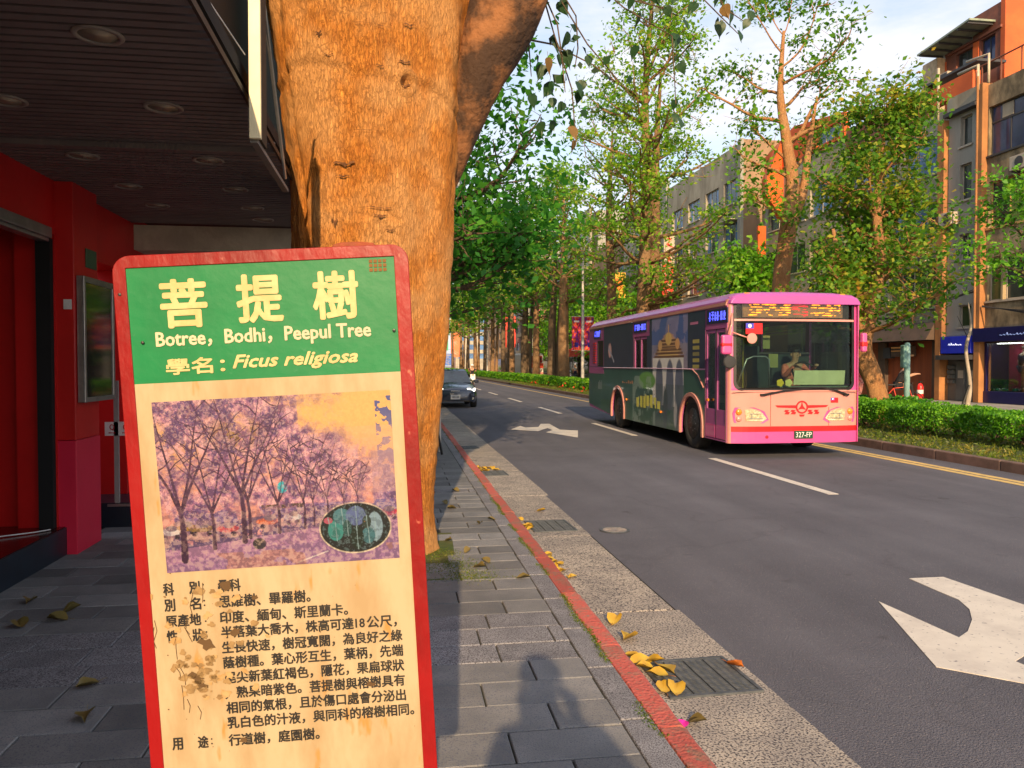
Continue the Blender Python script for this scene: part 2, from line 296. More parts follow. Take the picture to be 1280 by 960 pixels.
def text_mesh(body, u0, u1, v, h=None, bold=.0, shear=0, space=1.):
    """mesh of the words, its left edge at u0, right edge at u1, vertical centre at v"""
    c = bpy.data.curves.new('t', 'FONT'); c.body = body; c.size = 1; c.shear = shear; c.space_character = space; c.resolution_u = 2
    o = bpy.data.objects.new('t', c); COL.objects.link(o); dg = bpy.context.evaluated_depsgraph_get(); dg.update()
    me = bpy.data.meshes.new_from_object(o.evaluated_get(dg)); bpy.data.objects.remove(o)
    n = len(me.vertices); a = np.zeros(n * 3); me.vertices.foreach_get('co', a); a = a.reshape(-1, 3)
    mn, mxx = a.min(0), a.max(0); sx = (u1 - u0) / (mxx[0] - mn[0]); sy = h / (mxx[1] - mn[1]) if h else sx
    P = np.stack([u0 + (a[:, 0] - mn[0]) * sx, v + (a[:, 1] - (mn[1] + mxx[1]) / 2) * sy], 1)
    fs = [tuple(p.vertices) for p in me.polygons]; bpy.data.meshes.remove(me); return P, fs
# ============================================================ THE SETTING
rng = np.random.default_rng(7)
struct('ground', MB().box(-400, 500, -80, 900, -.5, -.06), 'concrete')
struct('road', MB().box(1.86, 9.3, -14, 420, -.3, 0), 'asphalt')
struct('side_road', MB().box(13.95, 20.1, -14, 420, -.3, -.002), 'side_road')
def sheet(poly, z, t=.004): return MB().panel(poly, (), t, lambda u, v, d: (u, v, z - d))
# painted markings, as sheets 4 mm proud
ln = MB()
for k in range(-1, 40):
    y = 9.3 + 8.45 * k
    ln = MB().box(5.44, 5.58, y, y + 3.9, 0, .004)
    if y < 260: struct('lane_dash', ln, 'road_white')
ye = MB().box(8.44, 8.56, -14, 400, 0, .004); struct('yellow_edge_line', ye, 'road_yellow')
struct('yellow_edge_line', MB().box(8.62, 8.74, -14, 24, 0, .004), 'road_yellow')
struct('turn_arrow', sheet([(3.91, 5.53), (4.2, 5.53), (4.26, 4.8), (4.34, 3.9), (3.74, 3.58), (3.73, 4.08), (3.4, 3.89), (3.47, 3.11), (3.21, 3.61), (2.91, 3.88), (3.32, 5.02), (3.36, 4.28), (3.49, 4.37), (3.68, 4.57), (3.82, 4.77), (3.9, 4.98), (3.9, 5.21)], .004), 'road_white')
struct('turn_arrow', sheet([(2.91, 19.9), (3.31, 20.95), (3.36, 20.37), (3.73, 20.53), (3.99, 21.61), (4.23, 21.58), (4.11, 19.59), (4.51, 19.28), (4.08, 17.45), (3.63, 18.91), (3.91, 19.49), (3.9, 20.16), (3.5, 19.3)], .004), 'road_white')
# asphalt patches and cracks: a patch seam beside the gutter
# gutter slabs
gut = struct('gutter', MB().box(1.13, 1.86, -14, 200, -.25, -.02), 'joint')
y = -2.0; i = 0; rr = random.Random(3)
while y < 60:
    L_ = 2.35; w = 1.86 + rr.uniform(-.012, .045)
    ob('slab', MB().box(1.135, w, y + .006, y + L_ - .006, -.1, .003 + rr.uniform(0, .002)), 'terrazzo', gut, bevel=.006 if y < 12 else 0, seg=1); y += L_
ob('slab', MB().box(1.135, 1.87, y + .01, 200, -.1, .004), 'terrazzo', gut)
# grates set in the gutter
def grate(x, y, w, l, label):
    t = T('drain_grate', label, 'drain grate', (x, y, .006), R(2), 'drain grates in the gutter')
    ob('frame', MB().panel([(-w / 2, -l / 2), (w / 2, -l / 2), (w / 2, l / 2), (-w / 2, l / 2)], [[(-w / 2 + .02, -l / 2 + .02), (w / 2 - .02, -l / 2 + .02), (w / 2 - .02, l / 2 - .02), (-w / 2 + .02, l / 2 - .02)]], .02, lambda u, v, d: (u, v, .008 - d)), 'iron', t, local=True)
    ob('drain_pit', MB().box(-w / 2 + .01, w / 2 - .01, -l / 2 + .01, l / 2 - .01, -.004, -.001), 'dark', t, local=True)
    n = 4
    pw = (w - .04) / n
    for i in range(n):
        x0 = -w / 2 + .02 + i * pw; holes = []
        nh = 22
        me = MB().panel([(x0 + .004, -l / 2 + .022), (x0 + pw - .004, -l / 2 + .022), (x0 + pw - .004, l / 2 - .022), (x0 + .004, l / 2 - .022)],
            [[(x0 + a * pw, -l / 2 + .03 + k * (l - .06) / nh), (x0 + (a + .2) * pw, -l / 2 + .03 + k * (l - .06) / nh), (x0 + (a + .2) * pw, -l / 2 + .03 + (k + .5) * (l - .06) / nh), (x0 + a * pw, -l / 2 + .03 + (k + .5) * (l - .06) / nh)] for k in range(nh) for a in (.08, .4, .72)], .008, lambda u, v, d: (u, v, .006 - d))
        ob('grate_panel', me, 'iron', t, local=True)
grate(1.57, 3.93, .50, .48, 'nearest perforated drain grate with yellow leaves on it, beside the red kerb')
grate(1.55, 7.86, .44, .55, 'perforated drain grate level with the round manhole in the road')
grate(1.43, 11.8, .44, .50, 'drain grate in the gutter next to a yellow leaf pile, third from the front')
grate(1.40, 15.6, .42, .50, 'farthest small drain grate in the gutter near the folding stand')
def cover(x, y, r, label):
    t = T('manhole_cover', label, 'manhole cover', (x, y, .004), 0)
    ob('rim', MB().lathe([(r, 0), (r, .006), (r - .02, .007), (r - .025, .003), (r - .03, .003)], n=36), 'iron', t, local=True)
    pl = MB().lathe([(r - .03, 0), (r - .03, .005), (0, .006)], n=36)
    for k in range(8): a = k * PI / 4; pl.boxc((math.cos(a) * r * .5, math.sin(a) * r * .5, .0075), (r * .45, .012, .004), Matrix.Rotation(a, 3, 'Z'))
    ob('plate', pl, mat('manhole_plate', (.27, .24, .22), (.2, .18, .17), vs=20, rough=.7), t, local=True)
cover(2.15, 7.58, .15, 'small round pale manhole cover in the asphalt by the gutter')
cover(1.30, 13.5, .08, 'tiny dark round cover in the gutter beside the red kerb')

# left pavement: base, slabs laid one by one
pav = struct('pavement', MB().box(-6, .985, -14, 200, -.25, .086), 'joint')
tile_me = {}
def tile_mesh(w, l, key):
    if key not in tile_me:
        m = MB(); b = .004; h = .02
        m.add([(-w / 2, -l / 2, 0), (w / 2, -l / 2, 0), (w / 2, l / 2, 0), (-w / 2, l / 2, 0), (-w / 2, -l / 2, h - b), (w / 2, -l / 2, h - b), (w / 2, l / 2, h - b), (-w / 2, l / 2, h - b),
               (-w / 2 + b, -l / 2 + b, h), (w / 2 - b, -l / 2 + b, h), (w / 2 - b, l / 2 - b, h), (-w / 2 + b, l / 2 - b, h)],
              [(0, 1, 5, 4), (1, 2, 6, 5), (2, 3, 7, 6), (3, 0, 4, 7), (4, 5, 9, 8), (5, 6, 10, 9), (6, 7, 11, 10), (7, 4, 8, 11), (8, 9, 10, 11)])
        me = m.mesh('tile'); me.materials.append(M[key[0]]); tile_me[key] = me
    return tile_me[key]
rows = []; y = .9; k = 0
rest = MB()
while y < 44:
    l = .262
    gran = (4.0 < y < 4.75) or (9.3 < y < 9.7)
    mt = 'granite' if gran else 'tile'
    if gran: w = .42
    else: w = .56
    off = (0, .28)[k % 2] + (.06 if k % 5 == 3 else 0); x = .96 + off
    while x > -2.75:
        x1 = min(x, .965); x0 = max(x - w, -2.75)
        ww = x1 - x0
        if ww > .05:
            hole = (x0 > -1.0 and x1 < .5 and 5.9 < y < 7.2)
            if not hole:
                if 1.6 < y < 11.6 and len(rows) < 292:
                    o = inst('tile', tile_mesh(round(ww, 3) - .008, l - .008, (mt, round(ww, 3))), pav, ((x0 + x1) / 2, y + l / 2, .079 + rr.uniform(0, .003)), (rr.uniform(-.004, .004), rr.uniform(-.003, .003), 0)); rows.append(o)
                else:
                    rest.box(x0 + .004, x1 - .004, y + .004, y + l - .004, .08, .099)
        x -= w
    y += l; k += 1
ob('paving', rest, 'tile', pav, kind='stuff')
ob('paving', MB().box(-2.7, .96, 44, 200, .08, .1), 'tile', pav, kind='stuff')
# granite edging and red painted kerb stones
edg = struct('pavement_edging', MB().box(.985, 1.0, -14, 200, -.2, .08), 'joint')
y = .9
while y < 26:
    inst('slab', tile_mesh(.135, .586, ('granite', 'edge')), edg, (1.045 - .01, y + .3, .08), (0, 0, 0)); y += .6
ob('slab', MB().box(.97, 1.10, 26, 200, 0, .1), 'granite', edg)
kb = struct('red_kerb', MB().box(1.105, 1.125, -14, 200, -.2, .07), 'joint')
y = .2; i = 0
while y < 40:
    dx = rr.uniform(-.006, .006)
    c = MB(); n = 8
    prof = [(1.10, -.15), (1.10, .085), (1.108, .1), (1.20, .104), (1.222, .092), (1.235, .06), (1.24, -.15)]
    ys = [y + .006 + q * (.988) / n for q in range(n + 1)]
    for j, yy in enumerate(ys):
        for (u, w) in prof: c.v.append((u + dx + rr.uniform(-.004, .004), yy, w + (rr.uniform(-.003, .003) if w > .05 else 0)))
    for j in range(n):
        for q in range(len(prof) - 1): a = j * 7 + q; c.f.append((a, a + 1, a + 8, a + 7))
    c.f.append(tuple(range(7))); c.f.append(tuple(n * 7 + q for q in range(7)))
    ob('kerb_stone', c, 'red_kerb', kb); y += 1.0
ob('kerb_stone', MB().box(1.10, 1.24, 40, 200, -.15, .1), 'red_kerb', kb)
# moss along the kerb and between slabs
def tufts(name, pts, size, m, label=None, n=None):
    pts = np.array(pts); q = leaves(rng, pts, size, flat=-.4, asp=.35); o = ob(name, quads_mesh(name, q), m); tag(o, label, 'moss' if name == 'moss' else name, kind='stuff'); return o
mp_ = []
for _ in range(5200):
    y = rng.uniform(2.4, 9) if rng.random() < .75 else rng.uniform(9, 20); dens = math.sin(y * 3.1) + math.sin(y * 7.7 + 1)
    if dens > -.4: mp_.append((1.095 + rng.normal() * .012 + .012 * math.sin(y * 9), y, .1 + rng.uniform(0, .006)))
for _ in range(3400):
    s = rng.integers(0, 4); cx, cy = [(.33, 6.42), (.45, 6.05), (.1, 6.0), (.52, 5.75)][s]; mp_.append((cx + rng.normal() * .11, cy + rng.normal() * .10, .1 + rng.uniform(0, .012)))
for _ in range(900): mp_.append((rng.choice([.0, .28, .55, -.3]) + rng.normal() * .2, 5.66 + rng.normal() * .012, .1 + rng.uniform(0, .005)))
tufts('moss', mp_, .014, M['grass'], 'yellow green moss and tiny weeds along the red kerb and tree pit')
struct('tree_pit', MB().panel([(-.95, 5.85), (.45, 5.9), (.5, 7.25), (-.95, 7.25)], (), .05, lambda u, v, d: (u, v, .1 - d)), 'soil')

# median: kerb, soil, grass
med = struct('median', MB().box(9.46, 13.8, -14, 420, -.2, .12), 'soil')
kd = struct('median_kerb', MB().box(9.32, 9.44, -14, 420, -.2, .10), 'joint')
y = 2
while y < 64:
    ob('kerb_stone', MB().box(9.3, 9.455, y + .008, y + 1.492, -.2, .16), 'kerb', kd, bevel=.015, seg=2); y += 1.5
ob('kerb_stone', MB().box(9.3, 9.455, 64, 420, -.2, .16), 'kerb', kd)
struct('median_kerb', MB().box(13.8, 13.95, -14, 420, -.2, .16), 'kerb')
struct('far_pavement', MB().box(20.1, 23.4, -14, 420, -.2, .15), 'concrete')
struct('far_pavement', MB().box(13.0 + 50, 60 + 60, -14, 420, -.2, .1), 'concrete')
g = []
for _ in range(30000):
    y = 8 + 62 * rng.random() ** 1.6; x = rng.uniform(9.5, 13.7); g.append((x, y, .12 + rng.uniform(0, .05)))
tag(ob('grass', quads_mesh('grass', leaves(rng, np.array(g), .10, flat=-.5, asp=.2)), 'grass'), 'patchy green and straw coloured grass under the hedge on the median', 'grass', kind='stuff')

# fallen leaves, each its own
def leaf_mesh(kind, r):
    n = 9; o = []; curl = r.uniform(.3, .9)
    pts = [(0, -.5), (.22, -.42), (.40, -.18), (.42, .08), (.28, .30), (.10, .46), (0, .68), (-.10, .46), (-.28, .30), (-.42, .08), (-.40, -.18), (-.22, -.42)]
    m = MB(); vs = [(0, 0, 0)]
    for x_, y_ in pts: vs.append((x_, y_, curl * abs(x_) + .22 * curl * math.sin(y_ * 4) + r.uniform(0, .12)))
    fs = [(0, i + 1, (i + 1) % 12 + 1) for i in range(12)]; m.add(vs, fs); m.tube([(0, -.48, .0), (.03, -.7, .03), (.0, -.9, .02)], .012, 4)
    return m.mesh('leaf', True)
lm = [leaf_mesh(0, rr) for _ in range(5)]
for me in lm: me.materials.append(M['leaf_dry'])
lmb = [leaf_mesh(0, rr) for _ in range(3)]
for me in lmb: me.materials.append(M['leaf_brown'])
orange = leaf_mesh(0, rr); orange.materials.append(mat('leaf_orange', (.62, .17, .02), rough=.6))
mag = leaf_mesh(0, rr); mag.materials.append(mat('petal_magenta', (.75, .02, .35), rough=.6))
def fallen(pts, z, me_list, labels, group, s0=.09, s1=.14):
    for i, (x, y) in enumerate(pts):
        s = rr.uniform(s0, s1); o = inst('fallen_leaf', rr.choice(me_list), None, (x, y, z + .008), (rr.uniform(-.2, .2), rr.uniform(-.2, .2), rr.uniform(0, 6.3)), (s, s, s)); tag(o, labels[i] if i < len(labels) else labels[-1], 'leaf', group)
GP = [(1.38, 4.52), (1.37, 4.83), (1.33, 3.78), (1.38, 3.75), (1.32, 4.13), (1.38, 4.13), (1.36, 3.95), (1.29, 4.22), (1.42, 4.02), (1.33, 4.05)]
fallen(GP, .012, lm, ['yellow fallen leaf lying alone in the gutter just beyond the nearest grate', 'pale yellow fallen leaf by the red kerb, second beyond the nearest grate', 'bright yellow leaf on the lower left corner of the nearest grate', 'bright yellow leaf beside another at the front edge of the nearest grate', 'yellow leaf at the kerb side of the nearest grate', 'curled yellow leaf of the clump at the back corner of the nearest grate', 'yellow leaf midway down the left side of the nearest grate', 'one of the yellow leaves piled at the kerb corner of the nearest grate'], 'fallen leaves on the nearest grate')
fallen([(1.81, 4.02)], .012, [orange], ['orange leaf on the road side edge of the nearest grate'], None, .08, .09)
fallen([(1.28, 3.39)], .006, [mag], ['magenta flower petal in the gutter against the red kerb'], None, .07, .07)
fallen([(1.35, 3.41)], .006, lmb, ['crumpled brown leaf beside the magenta petal'], None, .08, .1)
fallen([(1.26 + rr.uniform(-.02, .09), 5.9 + rr.uniform(0, .8)) for _ in range(13)], .006, lm + lmb[:1], ['yellow leaf in the row gathered along the kerb between the two nearest grates'], 'leaves along the kerb', .05, .09)
fallen([(1.27 + rr.uniform(-.02, .08), 7.7 + rr.uniform(0, .5)) for _ in range(9)], .006, lm, ['orange yellow leaf heaped at the kerb end of the second grate'], 'leaves at the second grate', .06, .09)
fallen([(1.6, 8.66)], .006, lm, ['single yellow leaf lying in the gutter past the second grate'], None, .09, .1)
fallen([(1.25 + rr.uniform(0, .35), 12.1 + rr.uniform(-.1, .4)) for _ in range(22)], .006, lm, ['yellow leaf of the scattered heap by the third grate'], 'leaves at the third grate', .06, .10)
fallen([(-2.37, 5.51), (-2.03, 5.26), (-2.03, 5.09), (-1.47, 4.02), (-1.35, 3.66), (-2.21, 5.01)], .1, lmb, ['dull yellow leaf in the arcade nearest the blue plinth', 'dull yellow leaf in the arcade with a long stalk, beyond its twin', 'larger dull yellow leaf in the middle of the arcade floor', 'small tan leaf on the arcade floor near the sign', 'tan leaf nearest the camera on the dark arcade floor', 'greenish fallen leaf at the left edge of the arcade'], 'fallen leaves in the arcade')
fallen([(.59, 8.45), (.53, 8.76), (.80, 7.6), (.94, 7.78), (.58, 6.47), (.69, 6.11), (.9, 5.6), (.72, 9.6), (.62, 5.95), (.45, 6.9)], .1, lmb + lm[:1], ['brown curled leaf on the pavement right of the tree trunk'], 'brown leaves on the pavement', .06, .10)
# ============================================================ THE ARCADE ON THE LEFT
XW = -2.72
ar = T('arcade_building', 'red painted shop front under a dark slatted arcade ceiling on the left', 'building', (XW, 6, 0))
wallp = MB().panel([(-9, .1), (-9, 3.9), (8.9, 3.9), (8.9, .1), (7.36, .1), (7.36, .33), (7.40, 2.66), (8.5, 2.66), (8.5, .33), (8.5, .1)], (), .1, lambda u, v, d: (XW - d, u, v))
w_ = MB(); w_.box(XW - .3, XW, 6.84, 7.5, .1, 3.9); w_.box(XW - .3, XW, 1.2, 6.84, 2.70, 3.9); w_.box(XW - .3, XW, -9, 1.2, .1, 3.9); w_.box(XW - .3, XW, 7.5, 8.6, 2.6, 3.9); w_.box(XW - .3, XW, 8.6, 15, .1, 3.9)
ob('wall', w_, 'red_wall', ar)
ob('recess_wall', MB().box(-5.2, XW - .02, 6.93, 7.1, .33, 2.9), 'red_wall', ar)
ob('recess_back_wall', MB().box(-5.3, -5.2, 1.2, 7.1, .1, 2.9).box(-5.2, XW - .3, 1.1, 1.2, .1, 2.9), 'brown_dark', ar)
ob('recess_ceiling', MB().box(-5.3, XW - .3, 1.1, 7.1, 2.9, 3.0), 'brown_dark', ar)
ob('door_track', MB().box(XW - .06, XW + .035, 1.3, 6.72, 2.65, 2.735).box(XW - .07, XW + .02, 1.3, 6.70, 2.62, 2.648), 'alu', ar, bevel=.006)
ob('jamb_gap', MB().box(XW - .12, XW - .01, 6.78, 6.838, .33, 2.66), 'dark', ar)
ob('plinth', MB().box(-5.2, -2.66, 1.2, 6.90, .1, .325), 'plinth', ar, bevel=.004)
ob('threshold', MB().box(-5.2, -2.672, 1.2, 6.92, .326, .331), 'gloss_red_floor', ar)
# pillar clad in two red panels
ob('pillar', MB().box(XW - .04, -2.584, 6.86, 7.38, 1.036, 3.14), 'red_wall', ar, bevel=.004)
ob('pillar_base', MB().box(XW - .04, -2.58, 6.855, 7.385, .1, 1.032), 'crimson', ar, bevel=.006)
dc = T('display_case', 'metal framed glass display case on the road side of the red pillar', 'display case', (-2.58, 7.2, 1.35))
ob('frame', MB().panel([(6.90, 1.34), (7.60, 1.34), (7.60, 2.38), (6.90, 2.38)], [[(6.94, 1.38), (7.56, 1.38), (7.56, 2.33), (6.94, 2.33)]], .06, lambda u, v, d: (-2.52 - d, u, v)), 'alu', dc, bevel=.004)
ob('glass', MB().box(-2.535, -2.53, 6.94, 7.56, 1.38, 2.33), 'dark_glass', dc)
ob('back_panel', MB().box(-2.575, -2.56, 6.94, 7.56, 1.38, 2.33), mat('case_back', (.20, .17, .06), (.10, .11, .05), vs=3, rough=.4), dc)
tag(ob('notice_plate', MB().box(-2.583, -2.572, 7.1, 7.33, 2.47, 2.63), mat('notice_green', (.06, .13, .07), rough=.4), bevel=.003), 'small green notice plate above the glass display case', 'plate')
tag(ob('door_bell', MB().box(-2.66, -2.60, 6.845, 6.862, 2.10, 2.18).boxc((-2.63, 6.842, 2.13), (.02, .01, .02)), 'white', bevel=.003), 'small white doorbell box on the front of the red pillar', 'doorbell')
# second doorway beyond the pillar
ob('step', MB().box(-4.2, -2.38, 7.95, 8.5, .1, .335), 'plinth', ar, bevel=.004)
ob('step_trim', MB().box(-2.72, -2.385, 7.944, 7.949, .30, .325), 'alu', ar)
ob('doorway_back', MB().box(-4.2, XW, 8.5, 8.6, .335, 2.6), 'red_wall', ar)
tag(ob('door_sign', MB().box(-2.72, -2.46, 7.9, 7.91, .98, 1.11), 'white'), 'white strip sign with two round red logos beside the second doorway', 'sign')
o_ds = bpy.data.objects[-1] if False else None
lg = MB()
for cx in (-2.655, -2.535):
    lg.panel([(cx + .022 * math.cos(a), 1.062 + .028 * math.sin(a)) for a in np.linspace(0, 2 * PI, 17)[:-1]], [[(cx + .014 * math.cos(a), 1.062 + .019 * math.sin(a)) for a in np.linspace(0, 2 * PI, 17)[:-1]]], .002, lambda u, v, d: (u, 7.896 + d, v))
    lg.boxc((cx + .014, 7.897, 1.04), (.006, .002, .022), Matrix.Rotation(.6, 3, 'Y')); lg.box(cx - .03, cx + .03, 7.896, 7.898, 1.003, 1.012)
ob('logo', lg, mat('logo_red', (.4, .02, .03)), [o for o in bpy.data.objects if o.name == 'door_sign'][0])
ob('white_trunking', MB().box(-2.64, -2.60, 7.9, 7.93, .34, 1.5), mat('trunking', (.3, .27, .26)), ar)
# soffit of aluminium slats in two levels, running across the arcade
XS0, XS1 = XW, -.83
sf = T('arcade_ceiling', 'dark slatted arcade ceiling with round downlights above the pavement', 'ceiling', (-1.8, 4, 3.15))
ob('void', MB().box(XS0, XS1, -1, 8.8, 3.22, 3.3).box(XS0, -1.7, -9, -1, 3.22, 3.3), 'dark', sf)  # behind the camera the unseen ceiling is set back to let sun in
sl = MB().box(XS0, XS1, -.029, .029, 0, .025).mesh('slat'); sl.materials.append(M['slat'])
y = -3.0; k = 0
stuffs = MB()
while y < 8.75:
    z = 3.155 if y < 5.72 else 3.13
    if y > 2.6: o = inst('slat', sl, sf, (1.8, y - 4, z - 3.15))
    else: stuffs.box(XS0, XS1 if y > -1 else -1.7, y - .035, y + .035, z, z + .025)
    y += .083; k += 1
y = -9
while y < -3: stuffs.box(XS0, -1.7, y - .035, y + .035, 3.155, 3.18); y += .083
ob('slats', stuffs, 'slat', sf, kind='stuff')
ob('step_strip', MB().box(XS0, XS1, 5.70, 5.73, 3.12, 3.2), 'slat', sf)
M['rim_grey_'] = mat('downlight_rim', (.30, .28, .25), rough=.5)
lbl = ['nearest downlight, large in the dark slatted ceiling', 'round downlight second along the row nearest the street', 'round downlight at the left picture edge by the red wall']
pos = [(-1.34, 3.87), (-1.34, 4.89), (-2.19, 4.89), (-1.34, 6.0), (-2.19, 6.0), (-1.34, 6.95), (-2.19, 6.95), (-1.34, 7.75), (-2.19, 7.75), (-1.34, 8.35)]
lb2 = ['nearest and largest round downlight in the arcade ceiling', 'second round downlight of the row close to the street', 'round downlight cut by the left picture edge, near the red wall', 'lower ceiling downlight just past the step, street side', 'lower ceiling downlight just past the step, red wall side', 'fourth visible downlight of the row close to the street', 'third visible downlight of the row by the red wall', 'fifth downlight of the street side row, small and dim', 'last downlight of the row by the red wall', 'farthest downlight of the street side row, next to the beam']
for (x, y), l in zip(pos, lb2):
    z = 3.155 if y < 5.72 else 3.13
    t = T('downlight', l, 'downlight', (x, y, z), 0, 'downlights in the arcade ceiling')
    ob('rim', MB().lathe([(.085, 0), (.086, -.008), (.105, -.010), (.112, -.004), (.112, .0)], n=28), 'rim_grey_', t, smooth=True, local=True)
    ob('lens', MB().lathe([(.085, -.002), (.06, .02), (.0, .03)], n=24), 'lamp_glass', t, smooth=True, local=True)
ob('ceiling_edge_trim', MB().box(XS1, XS1 + .015, -1, 8.9, 3.125, 3.16), mat('trim_dark', (.035, .03, .025), rough=.6), sf)
ob('upper_wall', MB().box(-3.0, -1.2, 3.9, 9.4, 3.345, 9).box(-3.0, -1.25, 0, 3.6, 3.345, 3.6).box(-3.0, -1.7, -9, 0, 3.345, 3.6), mat('upper_wall_olive', (.022, .021, .014), rough=.8), ar)  # unseen stretch by the camera kept low, so sun reaches sign and trunk
ob('cross_beam', MB().panel([(XW, 3.12), (-1.0, 3.12), (-1.0, 3.02), (-1.12, 2.9), (-1.3, 2.86), (XW, 2.86)], (), .35, lambda u, v, d: (u, 8.8 + d, v)), 'beam', ar)
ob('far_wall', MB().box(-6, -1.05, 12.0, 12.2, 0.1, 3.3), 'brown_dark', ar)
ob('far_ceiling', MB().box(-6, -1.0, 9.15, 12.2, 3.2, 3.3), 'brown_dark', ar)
# hanging lightbox seen end on, and its wire
hs = T('hanging_lightbox', 'long cream edged signboard hanging end on from the arcade fascia', 'signboard', (-.72, 6.5, 2.88))
ob('board', MB().box(-.778, -.73, 4.50, 4.72, 2.89, 3.74), mat('board_dark_olive', (.028, .028, .02), rough=.7), hs)
ob('end_cap', MB().box(-.785, -.722, 4.47, 4.50, 2.88, 3.75), 'cream_plastic', hs, bevel=.004)
ob('bottom_rail', MB().box(-.785, -.745, 4.50, 5.75, 2.865, 2.889), mat('rail_grey', (.16, .16, .15), rough=.6), hs)
ob('brace', MB().tube([(-.75, 4.6, 3.9), (-.76, 5.7, 2.95)], .012, 6), 'alu', hs)
tag(ob('ceiling_wire', MB().tube([(-.9, 3.4, 3.37), (-.86, 3.8, 3.34), (-.80, 4.45, 3.32)], .0035, 5), 'white'), 'thin pale wire running along the arcade edge to the signboard', 'wire')
tag(ob('floor_cable', MB().tube([(-3.4, 6.0, .5), (-3.2, 6.2, .38), (-3.0, 6.45, .345), (-2.8, 6.6, .342), (-2.72, 6.7, .341)], .005, 5), 'white'), 'thin pale cable lying on the red threshold at the left edge', 'cable')

# ============================================================ THE INFORMATION SIGN
sg = bpy.data.objects.new('information_sign', None); COL.objects.link(sg)
Ms = Matrix(((0.99483346, 0.0857404, -0.05435958), (-0.08714082, 0.99590847, -0.02393338), (0.05208511, 0.02854667, 0.99823456)))
sg.rotation_mode = 'XYZ'; sg.rotation_euler = Ms.to_euler(); sg.location = (-0.24787, 1.69859, 1.40888)
tag(sg, 'tilted red framed tree information board headed in large Chinese characters on green', 'sign')
def rrect(x0, x1, z0, z1, r, n=6):
    o = []
    for cx, cz, a0 in ((x1 - r, z0 + r, -90), (x1 - r, z1 - r, 0), (x0 + r, z1 - r, 90), (x0 + r, z0 + r, 180)):
        for k in range(n + 1): a = R(a0 + 90 * k / n); o.append((cx + r * math.cos(a), cz + r * math.sin(a)))
    return o
fd = lambda y0: (lambda u, v, d: (u, y0 + d, v))
ob('board', MB().panel(rrect(-.296, .296, -.70, .474, .032), (), .012, fd(.0)), 'alu', sg, local=True)
red_m = mat('sign_red_paint', (.28, .007, .009), (.19, .006, .007), vs=6, vp=(.35, .55), rough=.38, bump=.12, bs=40, speck=(.62, .22, .14), spk=34, spt=.74, stretch=(1, 1, .5))
ob('red_border', MB().panel(rrect(-.30, .30, -.704, .478, .035), [[(-.2735, -.68), (.2705, -.68), (.2705, .4535), (-.2735, .4525)]], .007, fd(-.005)), red_m, sg, local=True, bevel=.0015)
grn = mat('sign_green', (.002, .22, .07), (.002, .175, .055), vs=2, rough=.42, bump=.05, bs=30, speck=(.02, .20, .08), spk=60, spt=.72)
ob('green_panel', MB().panel([(-.2735, .2155), (.2705, .2135), (.2705, .4535), (-.2735, .4525)], (), .003, fd(-.002)), grn, sg, local=True)
crm = mat('sign_cream', (.48, .385, .245), (.38, .275, .15), vs=7, vp=(.34, .60), rough=.5, stretch=(1.6, 1, .5), speck=(.45, .24, .07), spk=16, spt=.70)
ob('cream_panel', MB().panel([(-.2735, -.68), (.2705, -.68), (.2705, .2135), (-.2735, .2155)], (), .003, fd(-.002)), crm, sg, local=True)
def letter(name, items, m, y, parent=sg, th=None):
    b = MB()
    for body, u0, u1, v, h, bold, shear in items:
        bw = bold * (h or (u1 - u0)) * .62; P, fs = text_mesh(body, u0 + bw, u1 - bw, v, h, 0, shear)
        for q, (dx, dz) in enumerate([(0, 0)] + ([(math.cos(a), math.sin(a)) for a in np.arange(8) * PI / 4] if bold > .02 else [(-1, 0), (1, 0), (0, .8), (0, -.8)])): b.add([(p[0] + dx * bw, y - q * .00006, p[1] + dz * bw) for p in P], fs)
    me = bpy.data.meshes.new(name); me.from_pydata(b.v, [], b.f)
    return ob(name, me, m, parent, local=True)
cr_ink = mat('letter_cream', (.62, .50, .24), (.56, .42, .18), vs=30, rough=.5)
pk_ink = mat('letter_pale', (.60, .52, .36), rough=.5)
bk_ink = mat('letter_black', (.018, .018, .02), (.03, .028, .025), vs=30, rough=.5)
for ch, uc, vc in (('菩', -.1625, .3765), ('提', -.009, .3795), ('樹', .146, .379)):
    letter('title_character', [(ch, uc - .0475, uc + .0475, vc, .095, .045, 0)], cr_ink, -.0035)
letter('english_names', [('Botree，Bodhi，Peepul Tree', -.2240, .2145, .3005, .037, .045, 0)], pk_ink, -.0035)
letter('latin_name', [('學名：', -.208, -.088, .2475, .032, .05, 0), ('Ficus religiosa', -.073, .184, .2475, .034, .055, .32)], cr_ink, -.0035)
E0 = .0254
lab = [('科　別：', -.2490, -.2152), ('別　名：', -.2490, -.2492), ('原產地：', -.2490, -.2832), ('性　狀：', -.2490, -.3162), ('用　途：', -.2545, -.5470)]
L_ = []
def line(body, u, v, n=None):
    """full-width characters on a grid of E0"""
    w = len(body); end = -.011 if body[-1] in '，。、：' else -.0015
    if body[0] in '，': u += .0
    L_.append((body, u + .0015, u + w * E0 + end, v, (.0255 if any(c not in '，。、：' for c in body) else None), .045, 0))
for b_, u, v in lab:
    c0, rest_ = b_.split('　') if '　' in b_ else (b_, None)
    if rest_: line(c0, u, v); line(rest_[0], u + .053, v); L_.append(('：', u + .082, u + .0855, v, .013, .045, 0))
    else: line('原產地', u, v); L_.append(('：', u + .082, u + .0855, v, .013, .045, 0))
